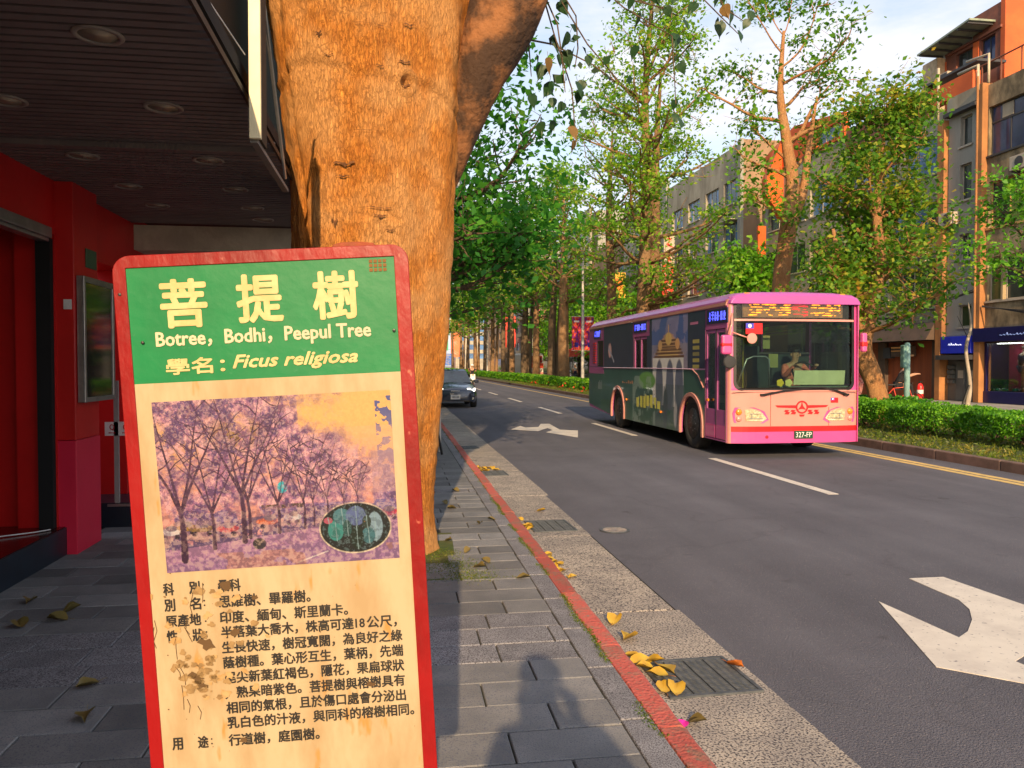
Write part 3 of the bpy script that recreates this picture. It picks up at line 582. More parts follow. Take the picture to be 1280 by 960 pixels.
for b_, v in (('桑科', -.2152), ('思維樹、畢羅樹。', -.2492), ('印度、緬甸、斯里蘭卡。', -.2832), ('半落葉大喬木，株高可達18公尺，', -.3152), ('生長快速，樹冠寬闊，為良好之綠', -.3478), ('蔭樹種。葉心形互生，葉柄，先端', -.3803),
              ('尾尖新葉紅褐色，隱花，果扁球狀', -.4128), ('，熟果暗紫色。菩提樹與榕樹具有', -.4453), ('相同的氣根，且於傷口處會分泌出', -.4778), ('乳白色的汁液，與同科的榕樹相同。', -.5103), ('行道樹，庭園樹。', -.5480)):
    if '18' in b_:
        a_, c_ = b_.split('18'); line(a_, -.137, v); L_.append(('18', -.137 + len(a_) * E0 + .002, -.137 + len(a_) * E0 + .022, v, .019, .045, 0)); line(c_, -.137 + len(a_) * E0 + E0 * .97, v)
    else: line(b_, -.1375, v)
rows_ = {}
for it in L_: rows_.setdefault(round(it[3], 3), []).append(it)
for k_ in sorted(rows_, reverse=True): tag(letter('text_line', rows_[k_], bk_ink, -.0035), kind=None)
# stamp in the corner
st = MB()
for i in range(4):
    for j in range(3):
        st.box(.2185 + i * .0095, .2255 + i * .0095, -.0037, -.0033, .424 + j * .009, .4305 + j * .009)
ob('corner_stamp', st, mat('stamp_brown', (.20, .09, .02)), sg, local=True)

# --- the printed picture: a print on the board, painted cell by cell
def fbm(w, h, sc, seed, octv=5):
    r = np.random.default_rng(seed); out = np.zeros((h, w)); amp = 1; tot = 0
    for o_ in range(octv):
        gw = int(sc * 2 ** o_) + 2; gh = int(sc * 2 ** o_ * h / w) + 2; g_ = r.random((gh + 1, gw + 1))
        yy, xx = np.linspace(0, gh - 1e-6, h), np.linspace(0, gw - 1e-6, w); yi, xi = yy.astype(int), xx.astype(int); fy, fx = (yy - yi)[:, None], (xx - xi)[None]
        fy = fy * fy * (3 - 2 * fy); fx = fx * fx * (3 - 2 * fx)
        a = g_[yi][:, xi]; b = g_[yi][:, xi + 1]; c = g_[yi + 1][:, xi]; d = g_[yi + 1][:, xi + 1]
        out += amp * ((a * (1 - fx) + b * fx) * (1 - fy) + (c * (1 - fx) + d * fx) * fy); tot += amp; amp *= .6
    return out / tot
def srgb(c): c = np.array(c, float) / 255; return np.where(c <= .04045, c / 12.92, ((c + .055) / 1.055) ** 2.4)
class Cv:
    def __init__(s, w, h, col): s.w, s.h = w, h; s.a = np.tile(srgb(col), (h, w, 1)); s.Y, s.X = np.mgrid[0:h, 0:w] / np.array([h, w]).reshape(2, 1, 1)
    def blend(s, mask, col): mask = np.clip(mask, 0, 1)[..., None]; s.a = s.a * (1 - mask) + srgb(col) * mask
    def ell(s, x, y, rx, ry, col, soft=.15): d = ((s.X - x) / rx) ** 2 + ((s.Y - y) / ry) ** 2; s.blend((1 - d) / soft, col)
    def rect(s, x0, x1, y0, y1, col, al=1.): s.blend(((s.X > x0) & (s.X < x1) & (s.Y > y0) & (s.Y < y1)) * al, col)
    def stroke(s, pts, w0, w1, col):
        asp = s.h / s.w
        for i in range(len(pts) - 1):
            (x0, y0), (x1, y1) = pts[i], pts[i + 1]; dx, dy = x1 - x0, (y1 - y0) * asp; L2 = dx * dx + dy * dy + 1e-9
            t = np.clip(((s.X - x0) * dx + (s.Y - y0) * asp * dy) / L2, 0, 1); d = np.hypot(s.X - x0 - t * dx, (s.Y - y0) * asp - t * dy)
            ww = w0 + (w1 - w0) * (i + t) / max(1, len(pts) - 1); s.blend((ww - d) / (.5 / s.w) + .5, col)
def grid_print(name, cv, f, m, parent, keep=None, flip=False):
    """one small quad per cell, coloured by the canvas; f(u 0..1, v 0..1 downwards) -> xyz"""
    h, w = cv.h, cv.w; vs = [f(i / w, j / h) for j in range(h + 1) for i in range(w + 1)]; fs = []; cols = []
    for j in range(h):
        for i in range(w):
            if keep is None or keep((i + .5) / w, (j + .5) / h):
                a = j * (w + 1) + i; fs.append((a, a + 1, a + w + 2, a + w + 1)); cols.append(cv.a[j, i])
    me = bpy.data.meshes.new(name); me.from_pydata(vs, [], fs); ca = me.color_attributes.new('Col', 'FLOAT_COLOR', 'CORNER')
    c4 = np.ones((len(fs) * 4, 4), np.float32); c4[:, :3] = np.repeat(np.array(cols), 4, axis=0); ca.data.foreach_set('color', c4.reshape(-1))
    return ob(name, me, m, parent, local=True)
pr = Cv(420, 310, (250, 200, 130))
n1, n2, n3 = fbm(420, 310, 6, 1), fbm(420, 310, 30, 2, 4), fbm(420, 310, 3, 5, 3)
X_, Y_ = pr.X, pr.Y
pr.blend((Y_ - .15) * 1.3, (250, 160, 130)); pr.blend((Y_ - .45) * 1.6, (200, 150, 180))
crown = (n1 - .5) * 1.3 + .62 - np.maximum(0, (X_ - .52) * 1.9 - np.maximum(0, Y_ - .12) * 1.5) - np.maximum(0, Y_ - .62) * 2.5 - .15 * (X_ > .6)
pr.blend((crown - .25) * 2.4, (205, 150, 175)); pr.blend((crown - .3) * 3 * (n2 > .5), (150, 105, 150)); pr.blend((crown - .35) * 3 * (n2 > .58), (100, 75, 120)); pr.blend((crown - .2) * 3 * (n2 < .38), (245, 190, 195))
pr.blend((Y_ < .32) * (X_ < .34) * (n2 > .47) * .8, (75, 70, 120)); pr.blend((.7 - np.hypot((X_ - .34) * 4.2, (Y_ - .2) * 5.5)) * 2 * (n1 > .42), (165, 130, 80)); pr.blend((.45 - np.hypot((X_ - .16) * 5, (Y_ - .42) * 6)) * 2 * (n1 > .45), (150, 115, 85))
pr.blend(((X_ > .93) & (Y_ > .03)) * (n2 > .46) * (1 - Y_) * 1.1, (105, 110, 165)); pr.blend((X_ > .9) * (Y_ > .35) * .35, (110, 120, 180))
pr.blend((Y_ > .64) * (n1 > .45) * .65, (90, 100, 170)); pr.blend((Y_ > .7) * (Y_ < .82) * (n2 > .5) * .5, (235, 200, 150))
gl = .855 + (X_ * -.14); pr.blend((Y_ > gl + .02 - .01) * 1., (185, 140, 175)); pr.blend(((Y_ > gl - .1) & (Y_ < gl + .02) & (X_ < .75)) * .9 * (n2 > .33), (110, 90, 130)); pr.blend(((Y_ > gl - .08) & (Y_ < gl) & (X_ < .75)) * (n2 > .55), (190, 150, 150))
pr.blend((Y_ > gl + .1) * .6, (160, 125, 165))
for x, y, w, c in ((.03, .76, .05, (230, 225, 225)), (.10, .74, .045, (180, 140, 60)), (.16, .75, .06, (150, 120, 70)), (.27, .76, .05, (225, 70, 40)), (.45, .73, .06, (235, 120, 50)), (.55, .715, .04, (220, 215, 220)), (.96, .72, .05, (215, 60, 90))):
    pr.ell(x, y, w, .022, c); pr.ell(x + w * .1, y - .02, w * .5, .018, (150, 135, 140)); pr.ell(x - w * .5, y + .03, .012, .016, (30, 25, 40)); pr.ell(x + w * .5, y + .03, .012, .016, (30, 25, 40))
tk = (78, 48, 78)
def tree2(x, y0, s, seed, w=.014):
    r = random.Random(seed); pr.stroke([(x, y0), (x + .004, y0 - .12 * s), (x - .002, y0 - .2 * s)], w * .8, w * .55, tk)
    for a in (-1, 1, -.4, .5):
        p = [(x, y0 - .18 * s)]; 
        for k in range(5): p.append((p[-1][0] + a * .025 * s * (1 + .3 * r.random()), p[-1][1] - (.07 + .03 * r.random()) * s))
        pr.stroke(p, w * .42, .001, tk)
        for k in (2, 3, 4):
            q = [p[k]]; b = r.choice((-1, 1))
            for j in range(3): q.append((q[-1][0] + b * .02 * s, q[-1][1] - .035 * s * r.random()))
            pr.stroke(q, .003, .001, tk)
TR_ = ((.08, .93, 1.5, 1, .019), (.21, .87, 1.15, 2, .012), (.34, .84, 1.5, 3, .015), (.365, .82, 1.2, 4, .010), (.49, .80, .95, 5, .010), (.60, .78, .9, 6, .008), (.64, .77, .8, 9, .005), (.70, .72, .6, 7, .005), (.77, .70, .5, 8, .004), (.83, .68, .45, 10, .004))
for x, y, s, sd_, w in TR_: tree2(x, y, s, sd_, w)
pr.ell(.515, .535, .022, .036, (60, 200, 215)); pr.rect(.42, .60, .635, .66, (100, 80, 60), .9); pr.stroke([(.50, .05), (.51, .3), (.52, .46)], .002, .002, (110, 70, 90)); pr.ell(.40, .86, .03, .035, (75, 70, 70)); pr.stroke([(.56, .985), (.69, .93)], .003, .003, (235, 220, 220))
pr.ell(.815, .80, .158, .155, (235, 220, 190), .04); pr.ell(.815, .80, .152, .147, (40, 48, 52), .04)
rr2 = random.Random(5); ins = (((X_ - .815) / .15) ** 2 + ((Y_ - .80) / .145) ** 2) < 1; keepa = pr.a.copy()
for x, y, rx, ry, c in ((.73, .81, .035, .065, (70, 150, 145)), (.76, .73, .04, .05, (90, 140, 150)), (.82, .73, .045, .06, (110, 125, 170)), (.90, .80, .035, .09, (150, 175, 190)), (.87, .85, .03, .05, (80, 130, 140)), (.82, .86, .03, .07, (35, 55, 48)), (.70, .75, .02, .02, (190, 100, 120)), (.78, .80, .02, .05, (60, 100, 100)), (.865, .77, .02, .04, (60, 75, 70))):
    pr.ell(x, y, rx, ry, c); pr.stroke([(x, y - ry), (x + .003, y + ry)], .0015, .0015, (160, 185, 190))
pr.blend((~ins) * ((n2 > .5) & (Y_ < .8)) * np.clip(crown * 1.6, 0, 1) * .6, (178, 130, 165)); pr.blend((~ins) * (n2 > .6) * (Y_ < .75) * np.clip(crown * 1.5, 0, 1) * .6, (95, 70, 110)); pr.blend((~ins) * (fbm(420, 310, 70, 9, 2) > .6) * .35 * np.clip(crown + .3, 0, 1), (245, 200, 190)); pr.blend((Y_ > .9) * (n1 > .6) * .5, (210, 150, 110))
g1, g2 = fbm(420, 310, 110, 41, 3), fbm(420, 310, 60, 42, 3); live = (~ins) * np.clip(crown * 1.7, 0, 1)
for th_, col_ in ((.60, (70, 55, 90)), (.64, (110, 95, 150)), (.66, (240, 205, 200)), (.68, (185, 120, 130))): pr.blend(live * (np.roll(g1, int(th_ * 700), 1) > th_ - .02) * .38, col_)
pr.blend((~ins) * (Y_ > .66) * (g2 > .56) * .35, (70, 60, 95)); pr.blend((~ins) * (Y_ > .66) * (g2 < .42) * .35, (235, 205, 190))
pr.blend((~ins) * np.clip((X_ - .62) * 2.5, 0, 1) * (Y_ > .2) * (Y_ < .6) * .30, (240, 190, 175)); pr.blend(ins * (g2 > .55) * .3, (25, 35, 35)); pr.blend(ins * (g1 < .40) * .3, (150, 180, 185))
keepa = pr.a.copy()
for x, y, s, sd_, w in TR_: tree2(x, y, s, sd_, w * .8)
pr.a = np.where(ins[..., None], keepa, pr.a * .6 + keepa * .4)
pr.a = pr.a ** 1.15 * np.array([.50, .55, .62]) * (.88 + .24 * g1[..., None])
grid_print('printed_picture', pr, lambda u, v: (-.2425 + .4885 * u + .006 * v * (1 - u), -.0032, .1765 - .3575 * v), attr_mat('print', .5), sg)
# stains and peeled flakes on the lower half
rf = random.Random(11)
def blotch(m, cx, cz, r, n=11):
    ph = rf.uniform(0, 6); pts = []
    for k in range(n): a = 2 * PI * k / n; q = r * (.45 + .75 * rf.random()); pts.append((cx + q * math.cos(a), cz + .8 * q * math.sin(a)))
    b = len(m.v); m.v += [(x, -.0041, z) for x, z in pts]; m.f.append(tuple(range(b, b + n)))
br, tn, dk = MB(), MB(), MB()
for _ in range(46):
    u = rf.gauss(-.165, .045); v = rf.uniform(-.21, -.46); blotch(tn if rf.random() < .6 else br, u, v, rf.uniform(.003, .013))
for _ in range(26): blotch(br, rf.gauss(-.20, .02), rf.uniform(-.36, -.44), rf.uniform(.003, .012))
for c_ in ((-.166, -.337, .018), (-.118, -.215, .014), (-.105, -.315, .013), (.17, -.45, .010), (-.06, -.245, .008), (-.105, -.55, .010), (-.19, -.41, .014), (-.182, -.425, .012), (-.20, -.40, .01)): blotch(dk, *c_)
for _ in range(50): blotch(dk, rf.uniform(-.26, .26), rf.uniform(-.65, .2), rf.uniform(.0006, .002), 6)
for k in range(14):
    x, z = rf.gauss(-.2, .03), rf.uniform(-.2, -.47); l = rf.uniform(.01, .06); dk.tube([(x, -.004, z), (x + rf.uniform(-.01, .01), -.004, z - l / 2), (x + rf.uniform(-.01, .01), -.004, z - l)], .0006, 4)
tag(ob('stain', br, mat('stain_brown', (.32, .21, .09), (.22, .14, .06), vs=60, rough=.7), sg, local=True), kind='stuff'); tag(ob('stain', tn, mat('stain_tan', (.47, .32, .15), (.40, .25, .10), vs=60, rough=.7), sg, local=True), kind='stuff'); tag(ob('stain', dk, mat('stain_dark', (.12, .07, .03), rough=.8), sg, local=True), kind='stuff')
# screws
for u, v in ((-.288, .40), (.262, .30), (-.25, .30)): ob('screw', MB().lathe([(.0035, 0), (.003, -.002), (0, -.0025)], (u, -.005, v), 'y', 10), 'steel_dark', sg, local=True)
# post behind the board with a rusty cap
rust = mat('rusty_steel', (.30, .07, .03), (.16, .05, .02), vs=18, rough=.8, bump=.4)
ob('post', MB().box(.15, .22, .016, .07, -1.32, .487), rust, sg, local=True, bevel=.006)
ob('post_cap', MB().panel([(.142, .478), (.232, .478), (.228, .485), (.20, .489), (.16, .489), (.145, .485)], (), .03, fd(.015)), rust, sg, local=True)
ob('post', MB().box(-.20, -.15, .016, .06, -1.32, .40), rust, sg, local=True, bevel=.006)
# ============================================================ THE BODHI TREE IN FRONT
bt = T('bodhi_tree', 'massive orange barked bodhi tree trunk directly behind the information board', 'tree', (-.2, 6.6, .1))
nrng = np.random.default_rng(5)
def lerp(x, xs, ys): return float(np.interp(x, xs, ys))
def trunk_pt(a, z):
    cx = lerp(z, [.0, .4, 2, 3.1, 4.6, 6], [-.24, -.25, -.20, -.18, -.23, -.3]); hw = lerp(z, [0, .25, .6, 2, 3.1, 4.0, 4.6, 6], [.56, .535, .54, .62, .66, .75, .82, .55]); cy = 6.62
    r_ = hw * (1 + .035 * math.sin(3 * a + .5 * z) + .022 * math.sin(7 * a + 1.3 * z + 1) + .012 * math.sin(13 * a - .9 * z))
    # furrow on the left flank, roots at the foot
    d = (a - (-2.45 + .12 * math.sin(z * 1.3)) + PI) % (2 * PI) - PI; r_ *= 1 - .075 * math.exp(-(d / .10) ** 2)
    r_ *= 1 + .12 * max(0, .5 - z) * (.5 + .5 * math.cos(5 * a))
    # folded collar of bark running across at about 4 m
    zc = 3.78 + .10 * math.cos(a + 2.6) + .03 * math.sin(5 * a); r_ *= 1 + .018 * math.exp(-((z - zc - .03) / .045) ** 2) - .018 * math.exp(-((z - zc + .035) / .028) ** 2)
    # knot hole
    da = (a + 1.14 + PI) % (2 * PI) - PI; q = (da / .075) ** 2 + ((z - 3.77) / .055) ** 2; r_ *= 1 + .05 * math.exp(-((q - 1.7) / .9) ** 2) - .09 * math.exp(-q * 1.6)
    return (cx + r_ * math.cos(a), cy + r_ * .95 * math.sin(a), z)
tm = MB(); NA, NZ = 220, 240
zs = np.linspace(.02, 6, NZ)
ph = fbm(NA + 1, NZ, 40, 21, 4)
for j, z in enumerate(zs):
    for k in range(NA):
        a = 2 * PI * k / NA; p = trunk_pt(a, z); u = k / NA; h = ph[j, k] * (1 - max(0, (k - NA * .93) / (NA * .07))) + ph[j, 0] * max(0, (k - NA * .93) / (NA * .07))
        s = (h - .5) * .035; tm.v.append((p[0] + math.cos(a) * s, p[1] + math.sin(a) * s, z))
for j in range(NZ - 1):
    for k in range(NA): a = j * NA + k; b = j * NA + (k + 1) % NA; tm.f.append((a, b, b + NA, a + NA))
tm.f.append(tuple((NZ - 1) * NA + k for k in range(NA)))
ob('trunk', tm, 'bark', bt, smooth=True)
def scar(a0, a1, z0, z1, seed, m='scar', off=.004):
    z0, z1 = 1.65 + (z0 - 1.65) * .905, 1.65 + (z1 - 1.65) * .905; zh = (z1 - z0) * .62; z0, z1 = (z0 + z1 - zh) / 2, (z0 + z1 + zh) / 2
    r = random.Random(seed); s = MB(); n = 14; top = []; bot = []
    for i in range(n + 1):
        t = i / n; a = a0 + (a1 - a0) * t; w = math.sin(PI * t) ** .7 * (.15 + .85 * r.random() ** 1.5); zc = (z0 + z1) / 2 + (z1 - z0) * .2 * math.sin(t * 9)
        for q, l in ((1, top), (-1, bot)):
            p = trunk_pt(a, zc + q * w * (z1 - z0) / 2); l.append((p[0] + math.cos(a) * .018, p[1] + math.sin(a) * .018 - off, p[2]))
    s.v = top + bot; s.f = [(i, i + 1, n + 2 + i, n + 1 + i) for i in range(n)]; return ob('scar', s, m, bt)
scar(-1.98, -1.72, 3.26, 3.34, 1); scar(-1.96, -1.80, 3.18, 3.22, 2); scar(-1.62, -1.30, 2.93, 2.96, 3); scar(-1.55, -1.36, 2.85, 2.91, 4); scar(-1.40, -1.28, 2.75, 2.78, 5); scar(-2.05, -1.98, 4.28, 4.36, 6); scar(-1.98, -1.88, 4.12, 4.17, 7)
scar(-1.48, -1.40, 4.05, 4.09, 8); scar(-1.22, -1.08, 3.93, 4.02, 9); scar(-1.25, -1.10, 4.12, 4.17, 10); scar(-1.18, -1.06, 4.42, 4.47, 11); scar(-2.0, -1.93, 2.75, 2.9, 12); scar(-1.72, -1.2, 4.385, 4.395, 13); scar(-1.75, -1.45, 3.555, 3.565, 14)
def limb_mesh(pts, rads, n=26, seed=0, amp=.05):
    """a bent limb resampled along a smooth path, with lumps"""
    P = [Vector(p) for p in pts]; out = []; rr_ = []
    for i in range(len(P) - 1):
        p0, p1, p2, p3 = P[max(i - 1, 0)], P[i], P[i + 1], P[min(i + 2, len(P) - 1)]
        for k in range(6):
            t = k / 6; out.append(.5 * ((2 * p1) + (-p0 + p2) * t + (2 * p0 - 5 * p1 + 4 * p2 - p3) * t * t + (-p0 + 3 * p1 - 3 * p2 + p3) * t ** 3)); rr_.append(rads[i] * (1 - t) + rads[i + 1] * t)
    out.append(P[-1]); rr_.append(rads[-1]); m = MB().tube(out, rr_, n); r = np.random.default_rng(seed); f1, f2 = r.uniform(0, 6, 2)
    V_ = np.array(m.v).reshape(-1, n, 3); C_ = np.array([tuple(p) for p in out])[:, None]
    th = np.arange(n) * 2 * PI / n; q = 1 + amp * np.sin(2 * th[None] + .5 * np.arange(len(out))[:, None] + f1) + amp * .6 * np.sin(5 * th[None] + .9 * np.arange(len(out))[:, None] + f2) + r.normal(size=(len(out), n)) * amp * .15
    m.v = [tuple(v) for v in (C_ + (V_ - C_) * q[..., None]).reshape(-1, 3)]; return m
ob('limb', limb_mesh([(.05, 6.9, 2.6), (.38, 6.75, 3.2), (.62, 6.55, 3.85), (.83, 6.48, 4.4), (1.02, 6.5, 4.95), (1.2, 6.6, 5.8), (1.5, 7.0, 7)], [.10, .13, .19, .27, .34, .27, .18], 36, 3, .05), mat('limb_bark_shaded', (.26, .11, .04), (.05, .026, .014), vs=2.4, vp=(.44, .60), rough=.9, bump=1.5, bs=16), bt, smooth=True)  # crown shade on this limb is put into its dark bark colours
ob('limb', limb_mesh([(-.3, 6.6, 5.6), (-.7, 6.3, 6.6), (-1.3, 6.0, 7.8), (-1.8, 5.8, 9)], [.4, .3, .2, .1], 14, 4), 'bark', bt, smooth=True)
# overhead crown (mostly above the frame) that shades the road beyond
cl = []
for _ in range(45):
    c = np.array([1.3 + nrng.normal() * 1.9, 6.3 + nrng.normal() * 1.3, 8.2 + nrng.uniform(-1.2, 2.4)])
    if c[2] < 6.9: c[2] = 7.0
    cl.append(c + nrng.normal(size=(55, 3)) * [.5, .5, .3])
ob('crown', quads_mesh('crown', leaves(nrng, np.concatenate(cl), .17)), 'leaf_shaded', bt, kind='stuff')
# hanging twigs with heart shaped leaves
TW = [[(1.18, 6.8, 5.08), (1.4, 6.8, 4.61), (1.44, 6.8, 4.34), (1.47, 6.8, 4.03)], [(1.4, 7.05, 5.22), (1.48, 7.05, 4.94), (1.73, 7.05, 4.56), (2.15, 7.05, 4.11)], [(1.45, 7.3, 5.27), (1.68, 7.3, 4.92), (1.7, 7.3, 4.62), (1.67, 7.3, 4.43)],
      [(1.58, 7.55, 5.63), (2.38, 7.55, 5.38), (3.04, 7.55, 5.27), (3.21, 7.55, 5.12), (3.42, 7.55, 4.94)], [(2.12, 7.8, 5.8), (2.46, 7.8, 5.34), (2.88, 7.8, 5.21)], [(1.05, 8.05, 5.02), (1.6, 8.05, 4.95), (2.02, 8.05, 4.77), (2.2, 8.05, 4.66)],
      [(1.15, 6.8, 4.6), (1.15, 6.8, 4.39), (1.17, 6.8, 4.15)], [(1.3, 7.05, 5.5), (2.07, 7.05, 4.91), (2.53, 7.05, 4.68), (2.57, 7.05, 4.06)], [(2.6, 7.3, 5.7), (2.93, 7.3, 5.45), (3.14, 7.3, 5.09), (3.38, 7.3, 4.95)], [(1.1, 7, 4.9), (1.9, 7.1, 5.05), (2.5, 7.2, 5.0)], [(1.3, 7.2, 5.2), (1.45, 7.2, 4.7), (1.62, 7.2, 4.2), (1.66, 7.2, 3.72)]]
for t in TW: ob('twig', MB().tube([(1.2, 6.7, 5.6), t[0]] + t[1:] if t[0][0] > 1.1 else t, [.012, .010] + [.007] * (len(t) - 2) + [.004], 5), 'bark4', bt)
LV = [(1.34, 6.9, 4.3), (1.39, 7.11, 4.17), (1.53, 7.32, 4.51), (1.5, 6.93, 4.38), (1.76, 7.14, 4.45), (1.76, 7.35, 4.29), (1.2, 6.96, 4.0), (1.43, 7.17, 4.06), (1.48, 7.38, 3.91), (1.57, 6.99, 3.74), (1.7, 7.2, 4.14), (2.69, 7.41, 4.18), (2.61, 7.02, 3.87), (2.63, 7.23, 5.1), (2.91, 7.44, 5.13), (3.19, 7.05, 4.72), (3.37, 7.26, 4.93), (3.3, 7.47, 5.09), (3.04, 7.08, 4.95), (3.1, 7.29, 4.89), (2.59, 6.9, 4.73), (2.59, 7.11, 4.67), (2.31, 7.32, 4.93), (2.15, 6.93, 4.47), (1.49, 7.14, 4.91), (1.63, 7.35, 4.71), (2.12, 6.96, 4.91), (1.99, 7.17, 4.59), (2.73, 7.38, 4.52), (2.32, 6.99, 5.0), (2.52, 7.2, 4.97), (3.48, 7.41, 5.08), (1.32, 7.02, 4.28), (1.33, 7.23, 3.84), (1.46, 7.44, 4.25), (1.51, 7.05, 3.98), (1.66, 7.26, 3.7), (1.5, 7.47, 4.68), (1.65, 7.08, 4.17), (2.66, 7.29, 4.01)]
hl = MB(); pts = [(0, 0), (.12, .06), (.30, -.02), (.40, -.22), (.34, -.48), (.16, -.74), (.04, -.92), (0, -1.15), (-.04, -.92), (-.16, -.74), (-.34, -.48), (-.40, -.22), (-.30, -.02), (-.12, .06)]
hl.add([(0, 0, -.4)] + [(x, .18 * abs(x) + .08 * math.sin(z * 5), z) for x, z in pts], [(0, i + 1, (i + 1) % 14 + 1) for i in range(14)]); hl.tube([(0, 0, 0), (.02, .03, .2), (0, .02, .4)], .012, 4)
hme = hl.mesh('leaf', True); hme.materials.append(M['leaf_shaded'])
hme2 = hme.copy(); hme2.materials.clear(); hme2.materials.append(mat('leaf_brown_hang', (.16, .09, .02), rough=.6))
for i, p in enumerate(LV):
    s = rr.uniform(.10, .155); o = inst('leaf', hme if i % 9 else hme2, bt, (p[0] + .2, p[1] - 6.6, p[2] - .1 + s * .4), (rr.uniform(-.5, .5), rr.uniform(-.6, .6), rr.uniform(-1, 1)), (s, s, s))
more = nrng.normal(size=(900, 3)) * [.55, .4, .35] + np.array([1.75, 7.6, 4.75]); more = more[(more[:, 2] > 3.9)]
ctr = np.concatenate([np.array([np.array(t[i]) * (1 - u) + np.array(t[i + 1]) * u for t in TW for i in range(1, len(t) - 1) for u in nrng.random(3)])]); ctr = ctr + nrng.normal(size=ctr.shape) * .06
ob('small_leaves', quads_mesh('small_leaves', leaves(nrng, ctr, .09, flat=-.2, asp=.8)), 'leaf_shaded', bt, kind='stuff')

# ============================================================ TREE GENERATOR
def grow_tree(seed, path, rads, branches, leaf_n, leaf_size, spread=(.45, .45, .2), twig=.9, up=.35, sub=4, droop=0., ns=9):
    """path/rads: the trunk; branches: list of (t on trunk, azimuth, length, elevation); returns trunk, branch mesh and leaf quads"""
    r = np.random.default_rng(seed); P = [np.array(p, float) for p in path]; tr = limb_mesh(path, rads, ns, seed, .06); bm_ = MB(); ends = []
    def at(t): q = t * (len(P) - 1); i = min(int(q), len(P) - 2); return P[i] * (1 - q + i) + P[i + 1] * (q - i), rads[i] * (1 - q + i) + rads[i + 1] * (q - i)
    def stem(p, d, L_, r0, n=5, wob=.16, upb=0.):
        pts = [p]; d = d / np.linalg.norm(d)
        for k in range(n): d = d + r.normal(size=3) * wob + np.array([0, 0, upb]); d /= np.linalg.norm(d); pts.append(pts[-1] + d * L_ / n)
        bm_.tube(pts, list(np.linspace(r0, r0 * .35, n + 1)), 5, False); return pts
    for t, az, L_, el in branches:
        p, r0 = at(t); d = np.array([math.cos(az) * math.cos(el), math.sin(az) * math.cos(el), math.sin(el)])
        b = stem(p, d, L_, min(r0 * .5, .03 + L_ * .018), 6, .12, up * .12 - droop)
        ends.append(b[-1])
        for k in range(2, 7):
            for _ in range(max(1, sub // 3)):
                if r.random() < .85:
                    d2 = (b[k] - b[k - 1]); d2 = d2 / np.linalg.norm(d2) + r.normal(size=3) * .65; d2[2] += .12; s2 = stem(b[k], d2, L_ * r.uniform(.22, .42), .014 + L_ * .004, 4, .2, .03)
                    ends.append(s2[-1]); ends.append(s2[2])
                    for _ in range(2):
                        d3 = r.normal(size=3); d3[2] = abs(d3[2]) * .6; s3 = stem(s2[r.integers(1, 4)], d3, twig * r.uniform(.5, 1), .009, 3, .2); ends.append(s3[-1])
    ends = np.array(ends); k = r.choice(len(ends), leaf_n); cs = r.normal(size=(leaf_n, 3)); cs *= np.array(spread); 
    # whorls: thin out some ends altogether so that gaps stay
    keepw = r.random(len(ends)) < .82; k = k[keepw[k]]; cs = cs[:len(k)]
    return tr, bm_, leaves(r, ends[k] + cs, leaf_size)
ntree = [0]
def put_tree(label, group, base, seed, path, rads, branches, leaf_n, leaf_size, bark, leaf, stems=(), **kw):
    t = T('street_tree', label, 'tree', base, 0, group); tr, b, q = grow_tree(seed, path, rads, branches, leaf_n, leaf_size, **kw)
    ob('trunk', tr, bark, t, smooth=True, local=True)
    for p_, r_ in stems: ob('trunk', limb_mesh(p_, r_, 9, seed + 5, .05), bark, t, smooth=True, local=True)
    ob('branches', b, bark, t, smooth=True, local=True, kind='stuff')
    me = quads_mesh('crown', q); ob('crown', me, leaf, t, kind='stuff', local=True); return t
def whorls(r, z0, z1, H, n, L0, L1, el0=.15, el1=.7, per=3):
    o = []
    for i in range(n):
        z = z0 + (z1 - z0) * i / max(1, n - 1); f = i / max(1, n - 1)
        for k in range(per): o.append((z / H, r.uniform(0, 2 * PI), (L0 + (L1 - L0) * f) * r.uniform(.75, 1.15), el0 + (el1 - el0) * f + r.uniform(-.12, .12)))
    return o
R1 = random.Random(21)
GR = 'street trees in a row on the median'
